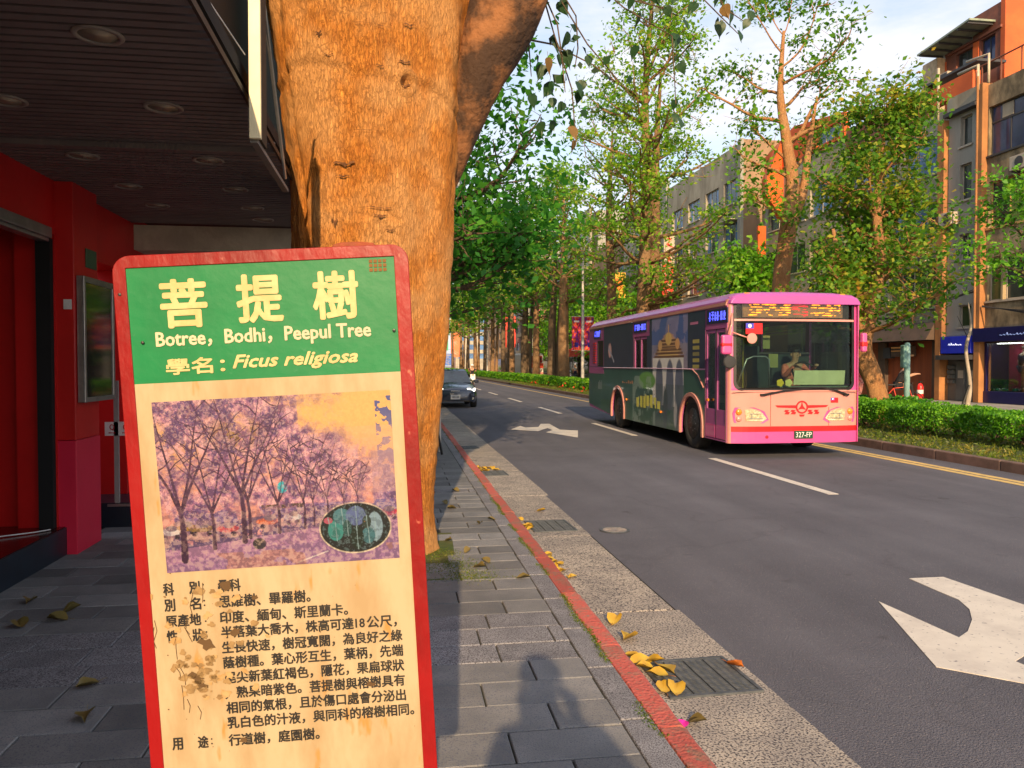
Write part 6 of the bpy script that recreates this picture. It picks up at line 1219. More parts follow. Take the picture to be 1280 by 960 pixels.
def window(par, x, ya, yb, za, zb, nm=2, trans=None, frame='frame_w', pane='pane', depth=.14, sill=True):
    w = ob('window', MB().panel([(ya, za), (yb, za), (yb, zb), (ya, zb)], [[(ya + .05 + (yb - ya - .05) * k / nm + (.0 if k == 0 else .0), za + .05), (ya + (yb - ya - .05) * (k + 1) / nm, za + .05), (ya + (yb - ya - .05) * (k + 1) / nm, zb - .05), (ya + .05 + (yb - ya - .05) * k / nm, zb - .05)] for k in range(nm)], .06, lambda u, v, d: (x + depth + d, u, v)), frame, par)
    for k in range(nm): ob('pane', MB().box(x + depth + .025, x + depth + .035, ya + .045 + (yb - ya - .05) * k / nm, ya + .005 + (yb - ya - .05) * (k + 1) / nm, za + .045, zb - .045), pane if not isinstance(pane, (list, tuple)) else pane[k % len(pane)], w)
    if trans: ob('transom', MB().box(x + depth - .01, x + depth + .05, ya, yb, trans - .03, trans + .03), frame, w)
    if sill: ob('sill', MB().box(x - .07, x + depth, ya - .06, yb + .06, za - .08, za - .003), frame, w)
    return w
def facade(par, x, y0, y1, z0, z1, wins, m, thick=.3, name='wall'):
    ob(name, MB().panel([(y0, z0), (y1, z0), (y1, z1), (y0, z1)], [[(a, c), (b, c), (b, d), (a, d)] for a, b, c, d in [w[:4] for w in wins]], thick, lambda u, v, d: (x + d, u, v)), m, par)
    for w in wins:
        kw = w[4] if len(w) > 4 else {}; window(par, x, *w[:4], **kw)
def core(par, x0, x1, y0, y1, z0, z1, m='stucco_g'): ob('core', MB().box(x0, x1, y0, y1, z0, z1), m, par)
# --- the corner block with the clothes shop
b1 = T('shop_building', 'dirty beige building with large blue upper windows and a clothes shop, at the right edge', 'building', (26, 24, .15))
bw = [(20.2, 24.0, 7.0, 8.85, dict(nm=4, frame='frame_o', pane='pane_green')), (24.3, 28.0, 7.0, 8.8, dict(nm=4, frame='frame_o', pane=['pane_green', 'pane'])), (24.3, 27.2, 4.15, 5.85, dict(nm=3, frame='frame_w', pane=['pane', 'pane_green'])), (27.3, 28.0, 4.15, 5.85, dict(nm=1, frame='frame_w', pane='pane_green')), (20.2, 24.0, 4.15, 5.85, dict(nm=4)),
      (20.2, 24.0, 9.8, 11.72, dict(nm=4, frame='frame_d', pane='pane_blue', trans=11.1)), (24.2, 28.05, 9.82, 11.72, dict(nm=4, frame='frame_d', pane='pane_blue', trans=11.1))]
facade(b1, XF, 20, 28.1, 3.1, 12.6, bw, 'stucco_dirty'); core(b1, XF + 1.2, 33, 20, 28.1, .15, 12.2)
ob('sign_band', MB().box(XF - .35, XF, 20, 28.35, 2.55, 3.08), 'navy_sign', b1, bevel=.01)
ob('blind_panel', MB().box(XF + .13, XF + .16, 26.95, 27.5, 11.15, 11.66), 'stucco', b1)
P, fs = text_mesh('BLUE WAY', 0, 1, 0, .2, .02)
sw = MB()
for k, ya in enumerate(np.arange(26.9, 25.6, -.16)): sw.tube([(XF - .36, ya, 2.78), (XF - .36, ya - .05, 2.78 + .1 * rd.random()), (XF - .36, ya - .11, 2.76)], .013, 4)
ob('sign_script', sw, mat('sign_pale_blue', (.25, .35, .7), emit=.3), b1)
# shop window box with mannequin
ob('shop_back', MB().box(XF + 1.0, XF + 1.05, 20.2, 28.0, .15, 2.55), 'pinkwall', b1); ob('shop_side', MB().box(XF, XF + 1.0, 28.02, 28.1, .15, 2.55), 'navy_sign', b1); ob('shop_ceiling', MB().box(XF, XF + 1.0, 20.2, 28.0, 2.5, 2.56), 'brown_dark', b1)
ob('shop_plinth', MB().box(XF - .05, XF + 1.0, 20.2, 28.1, .15, .62), 'navy_sign', b1, bevel=.02); ob('shop_glass', MB().box(XF + .02, XF + .03, 20.2, 28.0, .62, 2.5), 'glass', b1); ob('shop_frame', MB().box(XF - .02, XF + .06, 27.96, 28.04, .62, 2.55).box(XF - .02, XF + .06, 24.2, 24.26, .62, 2.55), 'navy_sign', b1)
person('mannequin in a dark navy dress standing in the shop window at the right edge', stand(.05), (XF + .5, 26.7, .63), R(90), 'cloth_navy', 'cloth_navy', skin=mat('mannequin_skin', (.6, .45, .36), rough=.4), hair='hair', s=.98, cat='mannequin')
def heap(label, y, cols, n, seed):
    r = random.Random(seed); t = T('shoe_display', label, 'display', (XF + .45, y, .63))
    for k in range(n): ob('shoe', MB().boxc((XF + .3 + r.uniform(0, .5), y + r.uniform(-.5, .5), .63 + .05), (.26, .10, .10), Matrix.Rotation(r.uniform(0, 3), 3, 'Z')), cols[k % len(cols)], t, bevel=.03)
heap('row of small pale and green goods on the shop window plinth left of the mannequin', 27.5, ['white', mat('teal_good', (.05, .4, .3))], 6, 1); heap('dark goods on the shop window plinth right of the mannequin', 25.8, ['white', 'cloth_black'], 7, 2)
ob('window_lamp', MB().box(XF + .3, XF + .5, 20.5, 27.8, 2.46, 2.495), mat('shop_lamp', (1, .85, .75), emit=7), b1)
# --- stair bay between two ochre pilasters
b2 = T('stair_bay_building', 'narrow pale grey stair bay between two orange lit pilasters above a blue lightbox', 'building', (26, 29.3, .15))
sw_ = [(28.85, 29.6, 3.2, 4.1, dict(nm=1, frame='frame_w', pane='pane_green')), (28.95, 29.62, 5.95, 7.0, dict(nm=2, frame='frame_w')), (28.95, 29.62, 8.4, 9.85, dict(nm=1, frame='frame_w')), (28.95, 29.62, 10.6, 11.8, dict(nm=1, frame='frame_w'))]
facade(b2, XF, 28.42, 30.3, 2.85, 12.2, sw_, 'stucco_g'); core(b2, XF + .8, 33, 28.1, 30.6, .15, 12.0)
ob('parapet', MB().box(XF - .1, XF + .3, 28.42, 30.3, 12.203, 12.75), 'stucco', b2); ob('eave', MB().box(XF - .3, XF - .003, 28.45, 30.28, 11.95, 12.1), 'frame_d', b2)
ob('pilaster', MB().box(XF - .24, XF + .3, 28.1, 28.42, .15, 12.7), 'ochre', b2, bevel=.02); ob('pilaster', MB().box(XF - .3, XF + .3, 30.3, 30.62, .15, 11.9), 'ochre', b2, bevel=.02)
ob('drain_pipe', MB().tube([(XF - .5, 28.05, 3.1), (XF - .5, 28.05, 12.9)], .04, 8), 'ochre', b2); 
ob('lightbox_sign', MB().box(XF - .30, XF + .1, 28.5, 30.25, 2.12, 2.82), 'blue_sign', b2, bevel=.02)
sw = MB()
for k, ya in enumerate(np.arange(29.75, 29.0, -.13)): sw.tube([(XF - .32, ya, 2.46), (XF - .32, ya - .04, 2.46 + .09 * rd.random()), (XF - .32, ya - .10, 2.45)], .014, 4)
ob('sign_script', sw, mat('sign_white_glow', (.8, .85, 1.), emit=.6), b2)
ob('canopy', MB().box(XF - .5, XF + .1, 28.45, 30.3, 1.86, 2.05), 'frame_d', b2)
ob('entrance_wall', MB().box(XF + .1, XF + .14, 28.42, 30.3, .15, 1.86), 'door_grey', b2)
for a, b in ((28.6, 29.15), (29.2, 29.75)):
    d = ob('door', MB().box(XF + .05, XF + .095, a, b, .17, 1.80), 'door_grey', b2, bevel=.01); ob('paper', MB().box(XF + .04, XF + .048, a + .12, b - .12, 1.1, 1.42), 'frame_w', d); ob('handle', MB().box(XF + .02, XF + .048, a + .04, a + .07, .85, 1.05), 'alu', d)
for j in range(4):
    for i in range(2): tag(ob('letter_box', MB().boxc((XF + .03, 29.92 + .2 * i, .95 + .2 * j), (.12, .16, .15)), 'door_grey', bevel=.01), 'grey letter box beside the grey entrance doors, %s row, %s column' % (('bottom', 'second lowest', 'second highest', 'top')[j], ('right', 'left')[i]), 'letter box', 'letter boxes by the entrance')
# --- building A with shutter
b3 = T('shutter_building', 'grey building with green curtained windows above a brown fascia and rust coloured shutter', 'building', (26, 34, .15))
aw = [(30.9, 34.3, 4.15, 5.9, dict(nm=4, frame='frame_w', pane=['pane_green', 'pane_green', 'pane', 'pane_green'])), (34.8, 37.7, 4.15, 5.9, dict(nm=3, pane='pane_green')), (30.9, 34.3, 7.1, 8.7, dict(nm=4, pane=['pane', 'pane_sky'])), (34.8, 37.7, 7.1, 8.7, dict(nm=3)), (30.9, 33.2, 9.9, 11.5, dict(nm=3, frame='frame_w', pane='pane_sky')), (33.8, 37.7, 9.9, 11.5, dict(nm=4, pane=['pane_sky', 'pane']))]
facade(b3, XF, 30.62, 38, 3.5, 12.4, aw, 'stucco'); core(b3, XF + 1.0, 33, 30.6, 38, .15, 12.2)
ob('fascia_band', MB().panel([(XF - .7, 2.72), (XF, 2.72), (XF, 3.5), (XF - .25, 3.5)], (), 7.35, lambda u, v, d: (u, 30.65 + d, v)), 'awning', b3)
for a, b in ((30.65, 31.05), (34.35, 34.9), (37.6, 38)): ob('shutter_frame', MB().box(XF - .1, XF + .2, a, b, .15, 2.7), 'awning', b3)
sh_ = MB()
for k in range(22): sh_.box(XF + .08, XF + .14 - .02 * (k % 2), 31.05 + .15 * k, 31.05 + .15 * (k + 1) - .004, .15, 2.7)
ob('shutter', sh_, 'rust_wall', b3); sh_ = MB()
for k in range(18): sh_.box(XF + .08, XF + .14 - .02 * (k % 2), 34.9 + .15 * k, 34.9 + .15 * (k + 1) - .004, .15, 2.7)
ob('shutter', sh_, 'rust_wall', b3)
ob('orange_parapet', MB().box(XF - .05, XF + .3, 28.9, 31.6, 12.76, 13.5), 'orange_wall', b3); ob('brick_parapet', MB().box(XF - .02, XF + .3, 31.6, 38, 12.403, 13.7), 'brick', b3)
sg2 = T('wall_lamp_sign', 'small sign box with orange lit bars on the rust coloured shutter', 'sign', (XF - .2, 33, 2.3))
ob('box', MB().box(XF - .3, XF - .02, 32.2, 33.6, 2.02, 2.5), 'awning', sg2, bevel=.01); ob('bar', MB().box(XF - .33, XF - .301, 32.25, 33.55, 2.40, 2.46).box(XF - .33, XF - .301, 32.25, 33.55, 2.26, 2.30), mat('lit_bar', (.85, .4, .12)), sg2); ob('side_box', MB().box(XF - .3, XF - .02, 33.7, 34.2, 1.95, 2.45), 'frame_d', sg2)
ex = T('fire_extinguisher', 'red fire extinguisher standing on the pavement by the rust coloured shutter', 'fire extinguisher', (22.4, 31.1, .15))
ob('cylinder', MB().lathe([(.11, 0), (.13, .03), (.13, .55), (.09, .66), (.04, .70), (0, .72)], (0, 0, 0), 'z', 18), mat('extinguisher_red', (.75, .03, .03), rough=.3), ex, local=True, smooth=True); ob('label', MB().lathe([(.132, .25), (.132, .42)], (0, 0, 0), 'z', 18), 'white', ex, local=True); ob('valve', MB().lathe([(.03, .7), (.03, .78), (0, .8)], n=10).box(-.02, .12, -.02, .02, .76, .79), 'black', ex, local=True); ob('hose', MB().tube([(.03, 0, .74), (.17, 0, .6), (.15, 0, .2)], .015, 6), 'black', ex, local=True)
for i, (y, z, l) in enumerate(((26.1, 9.1, 'air conditioner below the large blue windows at the right edge'), (24.6, 6.2, 'air conditioner above the first floor windows at the right edge'), (31.5, 6.3, 'air conditioner between the window rows of the shutter building, near the pilaster'), (36.2, 6.4, 'air conditioner between the window rows of the shutter building, farther one'), (29.95, 7.7, 'small air conditioner on the grey stair bay'))):
    a_ = T('air_conditioner', l, 'air conditioner', (XF - .2, y, z)); ob('case', MB().box(XF - .42, XF - .02, y - .38, y + .38, z - .26, z + .26), 'frame_w', a_, bevel=.02); ob('fan_grille', MB().lathe([(.20, 0), (.20, -.01), (.05, -.015), (0, -.015)], (XF - .425, y - .08, z), 'x', 18), 'frame_d', a_); ob('bracket', MB().box(XF - .4, XF, y - .33, y - .28, z - .32, z - .27).box(XF - .4, XF, y + .28, y + .33, z - .32, z - .27), 'frame_d', a_)
# facade cables
for i, pts_ in enumerate(([(XF - .5, 38, 3.75), (XF - .45, 35, 3.85), (XF - .48, 32.5, 3.7), (XF - .55, 30.6, 4.15)], [(XF - .5, 30.6, 4.2), (XF - .5, 29.4, 4.35), (XF - .5, 28.1, 4.55)], [(XF - .2, 28, 3.95), (XF - .15, 26, 3.6), (XF - .2, 23.5, 4.0)])):
    cb_ = MB(); 
    for q in range(4): cb_.tube([(p[0] - .01 * q, p[1], p[2] + rd.uniform(-.07, .07)) for p in pts_], .02, 5)
    tag(ob('cable_bundle', cb_, 'frame_d'), ['sagging cable bundle above the brown fascia', 'cable bundle crossing the grey stair bay between the pilasters', 'sagging cables under the first floor windows of the shop building'][i], 'cables')
# rooftop house on the corner block
rh = T('rooftop_house', 'orange red rooftop house with a sheet metal canopy on top of the right hand building', 'rooftop house', (26, 30, 12.6))
XR = 24.6
def rx(y0, y1): return y0 * XR / XF, y1 * XR / XF
ob('wall', MB().panel([(29.4, 13.0), (32.7, 13.0), (32.7, 15.6), (31.0, 15.6), (31.0, 16.55), (29.4, 16.55)], [[(29.7, 14.35), (30.55, 14.35), (30.55, 15.4), (29.7, 15.4)], [(31.0, 14.4), (32.0, 14.4), (32.0, 15.35), (31.0, 15.35)]], .25, lambda u, v, d: (XR + d, u, v)), 'brick', rh)  # unlit street side: shade put into a browner colour than the end wall
window(rh, XR, 29.7, 30.55, 14.35, 15.4, nm=2, frame='frame_d', pane='pane_blue'); window(rh, XR, 31.0, 32.0, 14.4, 15.35, nm=2, frame='frame_d', pane='pane')
ob('end_wall', MB().box(XR - .02, 33, 29.15, 29.395, 12.9, 16.6), 'orange_wall', rh); ob('pier', MB().box(XR - .03, XR - .003, 30.62, 30.95, 14.3, 15.45).box(XR - .03, XR - .003, 32.62, 32.7, 13.9, 15.3), 'orange_wall', rh)  # sun on the end wall is put into its brighter orange
ob('roof_band', MB().box(XR - .1, XR + .3, 29.3, 32.6, 15.47, 15.58), 'brick', rh)
ob('canopy', MB().panel([(29.7, 15.85), (33.0, 15.62), (33.0, 15.70), (29.7, 15.93)], (), 1.6, lambda u, v, d: (XR - 1.2 + d, u, v)), mat('canopy_sheet', (.30, .36, .26), (.2, .24, .2), vs=3, rough=.5), rh)
for k in range(6): ob('purlin', MB().box(XR - 1.18, XR - .03, 29.8 + .6 * k, 29.87 + .6 * k, 15.76 - .042 * k, 15.83 - .042 * k), 'frame_d', rh)
ob('lower_canopy', MB().panel([(28.6, 13.75), (31.8, 13.75), (31.8, 13.85), (28.6, 13.85)], (), 1.3, lambda u, v, d: (XF - .1 + d, u, v)), 'frame_d', rh)
ob('tan_wall', MB().box(XR - .4, XR + .3, 32.72, 33.7, 13.0, 15.5), mat('tan_tiles', (.55, .42, .28), (.4, .3, .2), vs=6, rough=.8), rh)
ac = T('air_conditioner', 'window air conditioner on the wall of the rooftop house', 'air conditioner', (XR - .2, 32.3, 14.5)); ob('case', MB().box(XR - .35, XR - .035, 32.1, 32.6, 14.3, 14.7), 'frame_w', ac, bevel=.02); ob('grille', MB().box(XR - .36, XR - .351, 32.15, 32.55, 14.35, 14.65), 'frame_d', ac)
rl = MB()
for k in range(9): rl.tube([(XF + .05, 20.5 + k, 12.6), (XF + .05, 20.5 + k, 13.5)], .03, 5)
rl.tube([(XF + .05, 20, 13.5), (XF + .05, 29, 13.5)], .035, 5); tag(ob('roof_railing', rl, mat('railing_rust', (.20, .07, .04), rough=.8)), 'rusty railing along the roof edge of the right hand building', 'railing')
tag(ob('roof_pipes', MB().tube([(XF - .45, 28.1, 12.4), (XF - .45, 28.1, 13.35), (XF - .45, 29.2, 13.4)], .06, 8).tube([(XF - .4, 27.6, 12.5), (XF - .4, 27.6, 13.6), (XF - .4, 28.8, 13.75)], .05, 8).tube([(XF - .4, 30.45, 11.9), (XF - .4, 30.45, 14.1)], .05, 8), mat('pipe_beige', (.5, .42, .3), rough=.5), smooth=True), 'pale pipes standing up at the roof edge above the pilasters', 'pipe')
# --- orange topped building further left
b4 = T('orange_topped_building', 'building with a bright orange slanted rooftop wall behind the slender tree', 'building', (26, 42, .15))
facade(b4, XF, 38, 47, .15, 13.4, [(38.3, 41.5, 9.9, 11.6, dict(nm=3, pane='pane_sky')), (42, 46.5, 9.9, 11.6, dict(nm=4)), (38.3, 41.5, 7, 8.6, dict(nm=3)), (42, 46.5, 7, 8.6, dict(nm=4)), (38.3, 41.5, 4.1, 5.7, dict(nm=3)), (42, 46.5, 4.1, 5.7, dict(nm=4, pane='pane_green')), (38.5, 46.5, .4, 2.9, dict(nm=6, pane='pane'))], 'stucco'); core(b4, XF + 1, 33, 38, 47, .15, 13.2)
ob('roof_wall', MB().panel([(38.0, 13.42), (46.9, 13.42), (46.9, 14.6), (43.2, 15.5), (38.0, 14.7)], [[(38.3, 13.6), (40.8, 13.6), (40.8, 14.35), (38.3, 14.35)]], .3, lambda u, v, d: (XF - .1 + d, u, v)), 'orange_bright', b4); window(b4, XF - .1, 38.3, 40.8, 13.6, 14.35, nm=3, frame='frame_w', pane='pane_sky', sill=False)
ob('orange_wedge', MB().panel([(21.9, 11.8), (23.0, 10.4), (23.0, 15.0), (22.7, 14.8), (21.9, 12.8)], (), .6, lambda u, v, d: (u, 44.6 + d, v)), 'orange_bright', b4); ob('wedge_edge', MB().tube([(21.87, 44.58, 11.8), (21.87, 44.58, 12.85), (22.68, 44.58, 14.85)], .07, 5), 'brick', b4)
ob('orange_strip', MB().box(22.1, 22.6, 46.0, 46.2, 8.0, 10.2), 'orange_bright', b4)
# --- tan block whose end wall faces the street
b5 = T('tan_corner_building', 'tan brown five storey building with a blank end wall facing the viewer', 'building', (26, 56, .15))
ww = []
for z in (4.1, 7.0, 9.9, 12.8):
    for a in (50.9, 54.2, 57.8, 61.4): ww.append((a, a + 2.4, z, z + 1.6, dict(nm=3, frame='frame_w', pane=['pane_sky', 'pane', 'pane_sky'])))
ww.append((51, 64, .4, 3.0, dict(nm=6)))
facade(b5, XF, 50.4, 65, .15, 16.6, ww, 'stucco'); ob('end_wall', MB().box(XF - .02, 34, 50.1, 50.397, .15, 16.7), 'tan_wall', b5); core(b5, XF + 1, 34, 50.4, 65, .15, 16.3); ob('corner_pier', MB().box(XF - .25, XF - .025, 50.05, 50.5, .15, 16.75), 'stucco_g', b5)
for z in (7.1, 10): ob('window_canopy', MB().box(XF - .6, XF, 51, 53.2, z + 1.55, z + 1.6), 'frame_w', b5)
# --- farther blocks, each different
specs = [(65.4, 78, 17.5, 'stucco_g', 'pane', 'grey block with balcony windows behind the banner lamp post'), (78.4, 92, 15.0, 'tan_wall', 'pane_sky', 'tan block with bluish windows behind the thick median trunks'), (92.4, 110, 20.5, 'stucco', 'pane_green', 'tall beige block far along the street'), (110.5, 132, 17, 'brick', 'pane', 'reddish block far along the street'), (132.5, 160, 23, 'stucco_g', 'pane_sky', 'tall pale block near the far end of the street'), (160.5, 200, 19, 'tan_wall', 'pane', 'last tan block on the right hand side of the street')]
for i, (a, b, h, m_, pn, lb) in enumerate(specs):
    t = T('far_building', lb, 'building', (26, (a + b) / 2, .15), 0, 'buildings far along the street'); ww = []; step = 3.3 if i < 3 else 4.6; ny = int((b - a - 1) // step)
    for f in range(int((h - 4) // 3.1)):
        for k in range(ny): ww.append((a + .8 + k * step, a + .8 + k * step + step * .68, 4.2 + 3.1 * f, 5.9 + 3.1 * f, dict(nm=2, pane=pn, frame='frame_w' if (i + f) % 2 else 'frame_d', sill=False)))
    ww.append((a + .8, b - .8, .4, 3.0, dict(nm=4, pane='pane', sill=False)))
    facade(t, XF + .3 * (i % 2), a, b, .15, h, ww, m_); core(t, XF + 1, 36, a, b, .15, h - .3)
    if i % 2 == 0:
        for f in range(int((h - 4) // 3.1)): ob('balcony', MB().box(XF - .8, XF + .3 * (i % 2), a + 1, a + 1 + (b - a) * .45, 3.6 + 3.1 * f, 4.25 + 3.1 * f), 'stucco', t)
# closing blocks at the end of the street, left kerb blocks
for i, (x0, x1, y, h, m_, lb) in enumerate([(-30, 2, 330, 26, 'stucco_g', 'pale block closing the view at the end of the street, left'), (2.5, 22, 360, 34, 'tan_wall', 'tan tower closing the view at the end of the street'), (22.5, 60, 300, 30, 'stucco', 'beige block closing the view at the end of the street, right')]):
    t = T('far_building', lb, 'building', ((x0 + x1) / 2, y, 0), 0, 'buildings at the end of the street'); hs_ = []
    n = int((x1 - x0) // 4)
    for f in range(int((h - 4) // 3.4)):
        for k in range(n): hs_.append([(x0 + 1 + 4 * k, 4 + 3.4 * f), (x0 + 3.6 + 4 * k, 4 + 3.4 * f), (x0 + 3.6 + 4 * k, 6 + 3.4 * f), (x0 + 1 + 4 * k, 6 + 3.4 * f)])
    ob('wall', MB().panel([(x0, 0), (x1, 0), (x1, h), (x0, h)], hs_, .4, lambda u, v, d: (u, y + d, v)), m_, t); ob('panes', MB().box(x0 + .2, x1 - .2, y + .25, y + 12, .1, h - .1), 'pane_sky', t)
for i, (a, b, h, m_, lb) in enumerate([(15.5, 32, 14, 'stucco_g', 'grey block behind the left kerb trees'), (33, 60, 18, 'tan_wall', 'tan block on the left behind the kerb trees'), (61, 100, 16, 'stucco', 'beige block far on the left'), (101, 180, 20, 'stucco_g', 'last pale block on the left')]):
    t = T('left_building', lb, 'building', (-5, (a + b) / 2, .1), 0, 'buildings behind the left kerb trees'); hs_ = []
    for f in range(4):
        for k in range(int((b - a - 1) // 4)): hs_.append([(a + 1 + 4 * k, 4 + 3 * f), (a + 3.6 + 4 * k, 4 + 3 * f), (a + 3.6 + 4 * k, 5.7 + 3 * f), (a + 1 + 4 * k, 5.7 + 3 * f)])
    ob('wall', MB().panel([(a, .1), (b, .1), (b, h), (a, h)], hs_, .3, lambda u, v, d: (-1.6 - d, u, v)), m_, t); ob('core', MB().box(-12, -1.85, a + .1, b - .1, .1, h - .1), 'pane', t)
# shop signs along the far side
def vsign(label, x, y, z0, z1, w, m1, m2=None, cnt=4):
    t = T('shop_sign', label, 'sign', (x, y, z0)); ob('board', MB().box(x - w / 2, x + w / 2, y, y + .25, z0, z1), m1, t, bevel=.02); ob('bracket', MB().box(x + w / 2, XF, y + .1, y + .16, z0 + .3, z0 + .36).box(x + w / 2, XF, y + .1, y + .16, z1 - .36, z1 - .3), 'frame_d', t)
    mk = MB(); r = random.Random(int(y)); 
    for k in range(cnt):
        zc = z1 - (z1 - z0) * (k + .5) / cnt
        for q in range(4): mk.boxc((x + r.uniform(-.1, .1) * w, y - .012, zc + r.uniform(-.2, .2) * (z1 - z0) / cnt), (w * r.uniform(.3, .6), .02, .07), Matrix.Rotation(r.choice((0, 1.57, .5)), 3, 'Y'))
    ob('marks', mk, m2 or 'frame_w', t)
sr, sy_, sgn, sb = mat('sign_red', (.75, .05, .03), rough=.5), mat('sign_yellow', (.85, .45, .05), rough=.5), mat('sign_green_far', (.05, .35, .15), rough=.5), mat('sign_blue_far', (.05, .15, .5), rough=.5)
vsign('tall red vertical shop sign with a pale top above the middle of the bus', 22.0, 62, 7.2, 9.9, .9, sr); vsign('pale upper half of the vertical sign above the red one', 22.0, 61.7, 9.95, 12.2, .9, 'frame_w', sr)
ys_ = T('shop_sign', 'square orange yellow shop sign with a round emblem behind the banner lamp post', 'sign', (21.8, 76, 9)); ob('board', MB().box(20.8, 22.6, 76, 76.3, 8.3, 10.8), sy_, ys_, bevel=.03); ob('emblem', MB().lathe([(.6, 0), (.6, -.05), (.4, -.05), (.4, -.02)], (21.7, 75.98, 9.6), 'y', 24), mat('emblem_orange', (.7, .2, .03)), ys_); ob('bracket', MB().box(22.6, XF, 76.1, 76.2, 9, 9.1), 'frame_d', ys_)
vsign('red vertical sign among the distant trunks above the scooter rider', 21.8, 150, 5, 11, 2.0, sr); vsign('green vertical sign beside the bodhi trunk, far away', 14, 240, 6, 17, 3.4, sgn); vsign('salmon red vertical sign next to the distant green one', 18, 240, 4, 16, 3.0, mat('sign_salmon', (.8, .2, .08))); vsign('small blue sign low down at the far end of the street', 15.5, 238, 1.5, 5, 3, sb); vsign('pink sign among the distant median trunks', 21.9, 118, 6, 10, 1.5, mat('sign_pink', (.7, .2, .25)))
aw_ = T('red_awning', 'red shop awning with an orange lit top behind the median trunks', 'awning', (22, 90, 3)); ob('canvas', MB().panel([(20.3, 2.6), (20.3, 3.4), (XF, 4.6), (XF, 2.6)], (), 9, lambda u, v, d: (u, 84 + d, v)), sr, aw_); ob('canvas_peak', MB().panel([(20.2, 3.4), (21.8, 5.2), (XF, 5.2), (XF, 3.4)], (), 3, lambda u, v, d: (u, 83.8 + d, v)), mat('awning_orange', (.85, .2, .05)), aw_)
for i, y in enumerate((86, 90)): ob('awning_post', MB().tube([(20.4, y, .15), (20.4, y, 2.6)], .05, 6), 'frame_d', aw_)

# ============================================================ STREET FURNITURE
M['pole'] = mat('galvanised_pole', (.50, .47, .42), (.42, .40, .36), vs=4, rough=.5, metal=.2)
def lamp(label, x, y, h, L_, arms=(1, -1), group=None):
    t = T('street_lamp', label, 'street lamp', (x, y, .12), 0, group); ob('pole', MB().lathe([(.17, 0), (.17, .5), (.11, .55), (.07, h - 1.6), (.06, h - 1.2)], n=14), 'pole', t, smooth=True, local=True)
    for s in arms:
        pts_ = [(0, 0, h - 1.3), (-s * .15, 0, h - .7), (-s * .6, 0, h - .15), (-s * 1.4, 0, h + .15), (-s * L_, 0, h + .25)]; ob('arm', MB().tube(pts_, [.055, .05, .045, .04, .035], 8), 'pole', t, smooth=True, local=True)
        hd = ob('lamp_head', MB().boxc((-s * (L_ + .3), 0, h + .25), (.75, .25, .10)), 'pole', t, bevel=.04, local=True); ob('lens', MB().boxc((-s * (L_ + .3), 0, h + .19), (.5, .18, .04)), 'white', hd, local=True)
    return t
lp = lamp('double armed street lamp carrying a pair of printed banners, behind the bus tail', 12.0, 50, 9.9, 2.3)
lamp('distant curved street lamp between the trunks left of the red and white bus', 12.0, 104, 9.6, 3.4, (1, -1))
bn = T('street_banner', 'pair of red and purple printed banners hung on the lamp post behind the bus', 'banner', (12, 50, 3.6))
bv = Cv(24, 56, (190, 40, 50)); bn1 = fbm(24, 56, 5, 77); bv.blend((bn1 > .55) * .8, (90, 40, 140)); bv.blend((bn1 < .4) * .8, (230, 120, 70)); bv.rect(.2, .8, .1, .16, (240, 220, 220)); bv.rect(.3, .7, .75, .9, (60, 50, 150))
for s in (-1, 1): grid_print('cloth', bv, (lambda s: (lambda u, v: (s * (.10 + .62 * u), -.03 + .05 * math.sin(u * 5 + v * 3), 1.15 - 2.15 * v)))(s), attr_mat('banner_print', .7), bn)
ob('rod', MB().tube([(-.75, 0, 1.17), (.75, 0, 1.17)], .02, 6).tube([(-.75, 0, -1.02), (.75, 0, -1.02)], .02, 6), 'pole', bn, local=True)
# round mirror and folding stand by the bodhi trunk
rmn = T('road_sign', 'white rimmed round sign half hidden behind the bodhi trunk', 'sign', (.80, 14, .1)); ob('disc', MB().lathe([(0, .02), (.36, .02), (.37, 0), (.34, -.02), (0, -.02)], (0, 0, 4.85), 'y', 30), mat('sign_face_pale', (.62, .66, .70), rough=.4), rmn, smooth=False, local=True); ob('pole', MB().tube([(-.04, .05, 0), (-.04, .05, 5.1)], .03, 8), 'pole', rmn, local=True)
fsn = T('folding_stand', 'black folding stand at the kerb, peeping out right of the bodhi trunk', 'stand', (.66, 13.6, .1))
for a, b in (((.12, 0, 0), (-.06, 0, .95)), ((.12, .5, 0), (-.06, .3, .95)), ((-.45, 0, 0), (-.2, 0, .95)), ((-.45, .5, 0), (-.2, .3, .95))): ob('leg', MB().tube([a, b], .022, 6), 'black', fsn, local=True)
ob('panel', MB().box(-.24, -.02, .0, .3, .55, 1.0), 'black', fsn, local=True, bevel=.01)
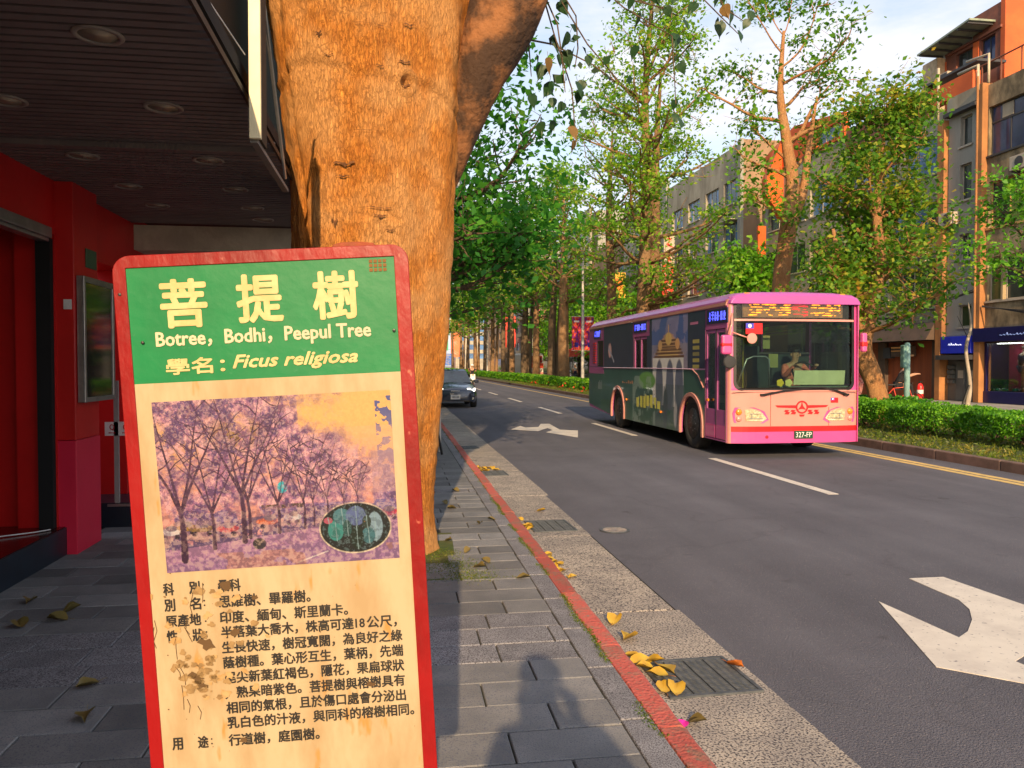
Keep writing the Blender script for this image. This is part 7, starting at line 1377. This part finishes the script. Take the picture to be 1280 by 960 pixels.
# pale blue post with a box, cyclist, bare sapling
bp = T('signal_post', 'pale blue green post with a control box in front of the rust coloured shutter', 'post', (13.3, 19.0, .12))
ob('post', MB().lathe([(.075, 0), (.075, 2.05), (.065, 2.1), (0, 2.12)], n=16), mat('post_blue', (.24, .42, .42), (.22, .39, .39), vs=4, rough=.5), bp, smooth=True, local=True); ob('box', MB().boxc((-.12, -.02, 1.75), (.10, .16, .6)), mat('box_green', (.16, .32, .30), rough=.5), bp, local=True, bevel=.03)
cy_ = T('bicycle', 'red bicycle ridden past the rust coloured shutter behind the blue green post', 'bicycle', (18.0, 26.2, 0), R(65))
for y in (-.5, .52): ob('wheel', MB().tube([(0, y + .33 * math.cos(a), .34 + .33 * math.sin(a)) for a in np.linspace(0, 2 * PI, 25)], .018, 6, False), 'rubber', cy_, local=True)
ob('frame', MB().tube([(0, -.5, .34), (0, -.35, .85), (0, .15, .80), (0, .52, .34), (0, .02, .32), (0, -.36, .75)], .02, 6).tube([(0, .15, .8), (0, .02, .32)], .02, 6), mat('bike_red', (.6, .06, .03), rough=.35), cy_, local=True); ob('handlebar', MB().tube([(-.28, -.42, 1.0), (0, -.36, .95), (.28, -.42, 1.0)], .015, 6), 'black', cy_, local=True); ob('saddle', MB().boxc((0, .2, .92), (.14, .26, .05)), 'black', cy_, local=True, bevel=.02)
person('cyclist in a black vest over a white shirt riding behind the blue green post', sit(.18, (.27, -.60, .90), (-.27, -.60, .90)), (18.05, 26.35, .42), R(65), 'cloth_black', 'cloth_black', hair='hair', sleeves='short')
bs_ = T('bare_sapling', 'thin bare pale tree stem with a dark stake, before the grey entrance doors', 'tree', (14.0, 17.6, .1)); ob('trunk', limb_mesh([(0, 0, 0), (-.04, 0, .5), (.02, 0, 1.1), (-.10, 0, 1.9), (.02, 0, 2.5), (-.06, 0, 3.1)], [.07, .055, .05, .04, .03, .012], 8, 3, .08), mat('dead_bark', (.42, .36, .28), (.3, .25, .2), vs=14, rough=.9, stretch=(1, 1, .3)), bs_, smooth=True, local=True); ob('stake', MB().tube([(-.38, 0, 0), (-.02, -.03, 1.05)], .03, 6), 'black', bs_, local=True); ob('twig', MB().tube([(-.05, 0, 2.2), (-.35, 0, 2.75)], [.012, .005], 5), 'black', bs_, local=True)
pf = T('feather_flag', 'curved red and pink flag leaning behind the bent forked tree', 'flag', (14.2, 22.3, .1)); ob('pole', MB().tube([(-.3, 0, 0), (-.35, 0, 1.5), (-.2, 0, 2.4), (.15, 0, 2.6)], .018, 6), 'black', pf, local=True)
fv = MB()
for i in range(13):
    z = .5 + 2.1 * i / 12; x0 = -.35 + .35 * (i / 12) ** 3; w = .36 * math.sin(PI * min(1, (i + 1.5) / 14)) ** .6; fv.v += [(x0, .01, z), (x0 + w * .5, -.05, z - .02), (x0 + w, .02, z - .05)]
for i in range(12): a = 3 * i; fv.f += [(a, a + 1, a + 4, a + 3), (a + 1, a + 2, a + 5, a + 4)]
ob('cloth', fv, mat('flag_red', (.34, .05, .05), (.42, .18, .15), vs=3, vp=(.45, .5), rough=.8), pf, smooth=True, local=True)
# the photographer, whose shadow falls on the pavement
ph_ = stand(.0); ph_.update(elbl=(.28, -.10, 1.16), elbr=(-.28, -.10, 1.16), wril=(.10, -.22, 1.38), wrir=(-.12, -.22, 1.38), palml=(.09, -.25, 1.45), palmr=(-.11, -.25, 1.45))
person('person holding up a phone, standing on the pavement with a long shadow ahead', ph_, (.25, -.52, .1), R(174), 'cloth_navy', 'cloth_black', hair='hair', sleeves='long', s=1.03)
# people far away on the opposite side
person('person in a pale shirt standing below the red awning far behind the banner lamp post', stand(.05), (19.3, 84, .0), R(10), 'cloth_white', 'cloth_navy', helmet='white')
print('objects', len(bpy.data.objects), 'tris', sum(len(o.data.polygons) * 2 for o in bpy.data.objects if o.type == 'MESH'))
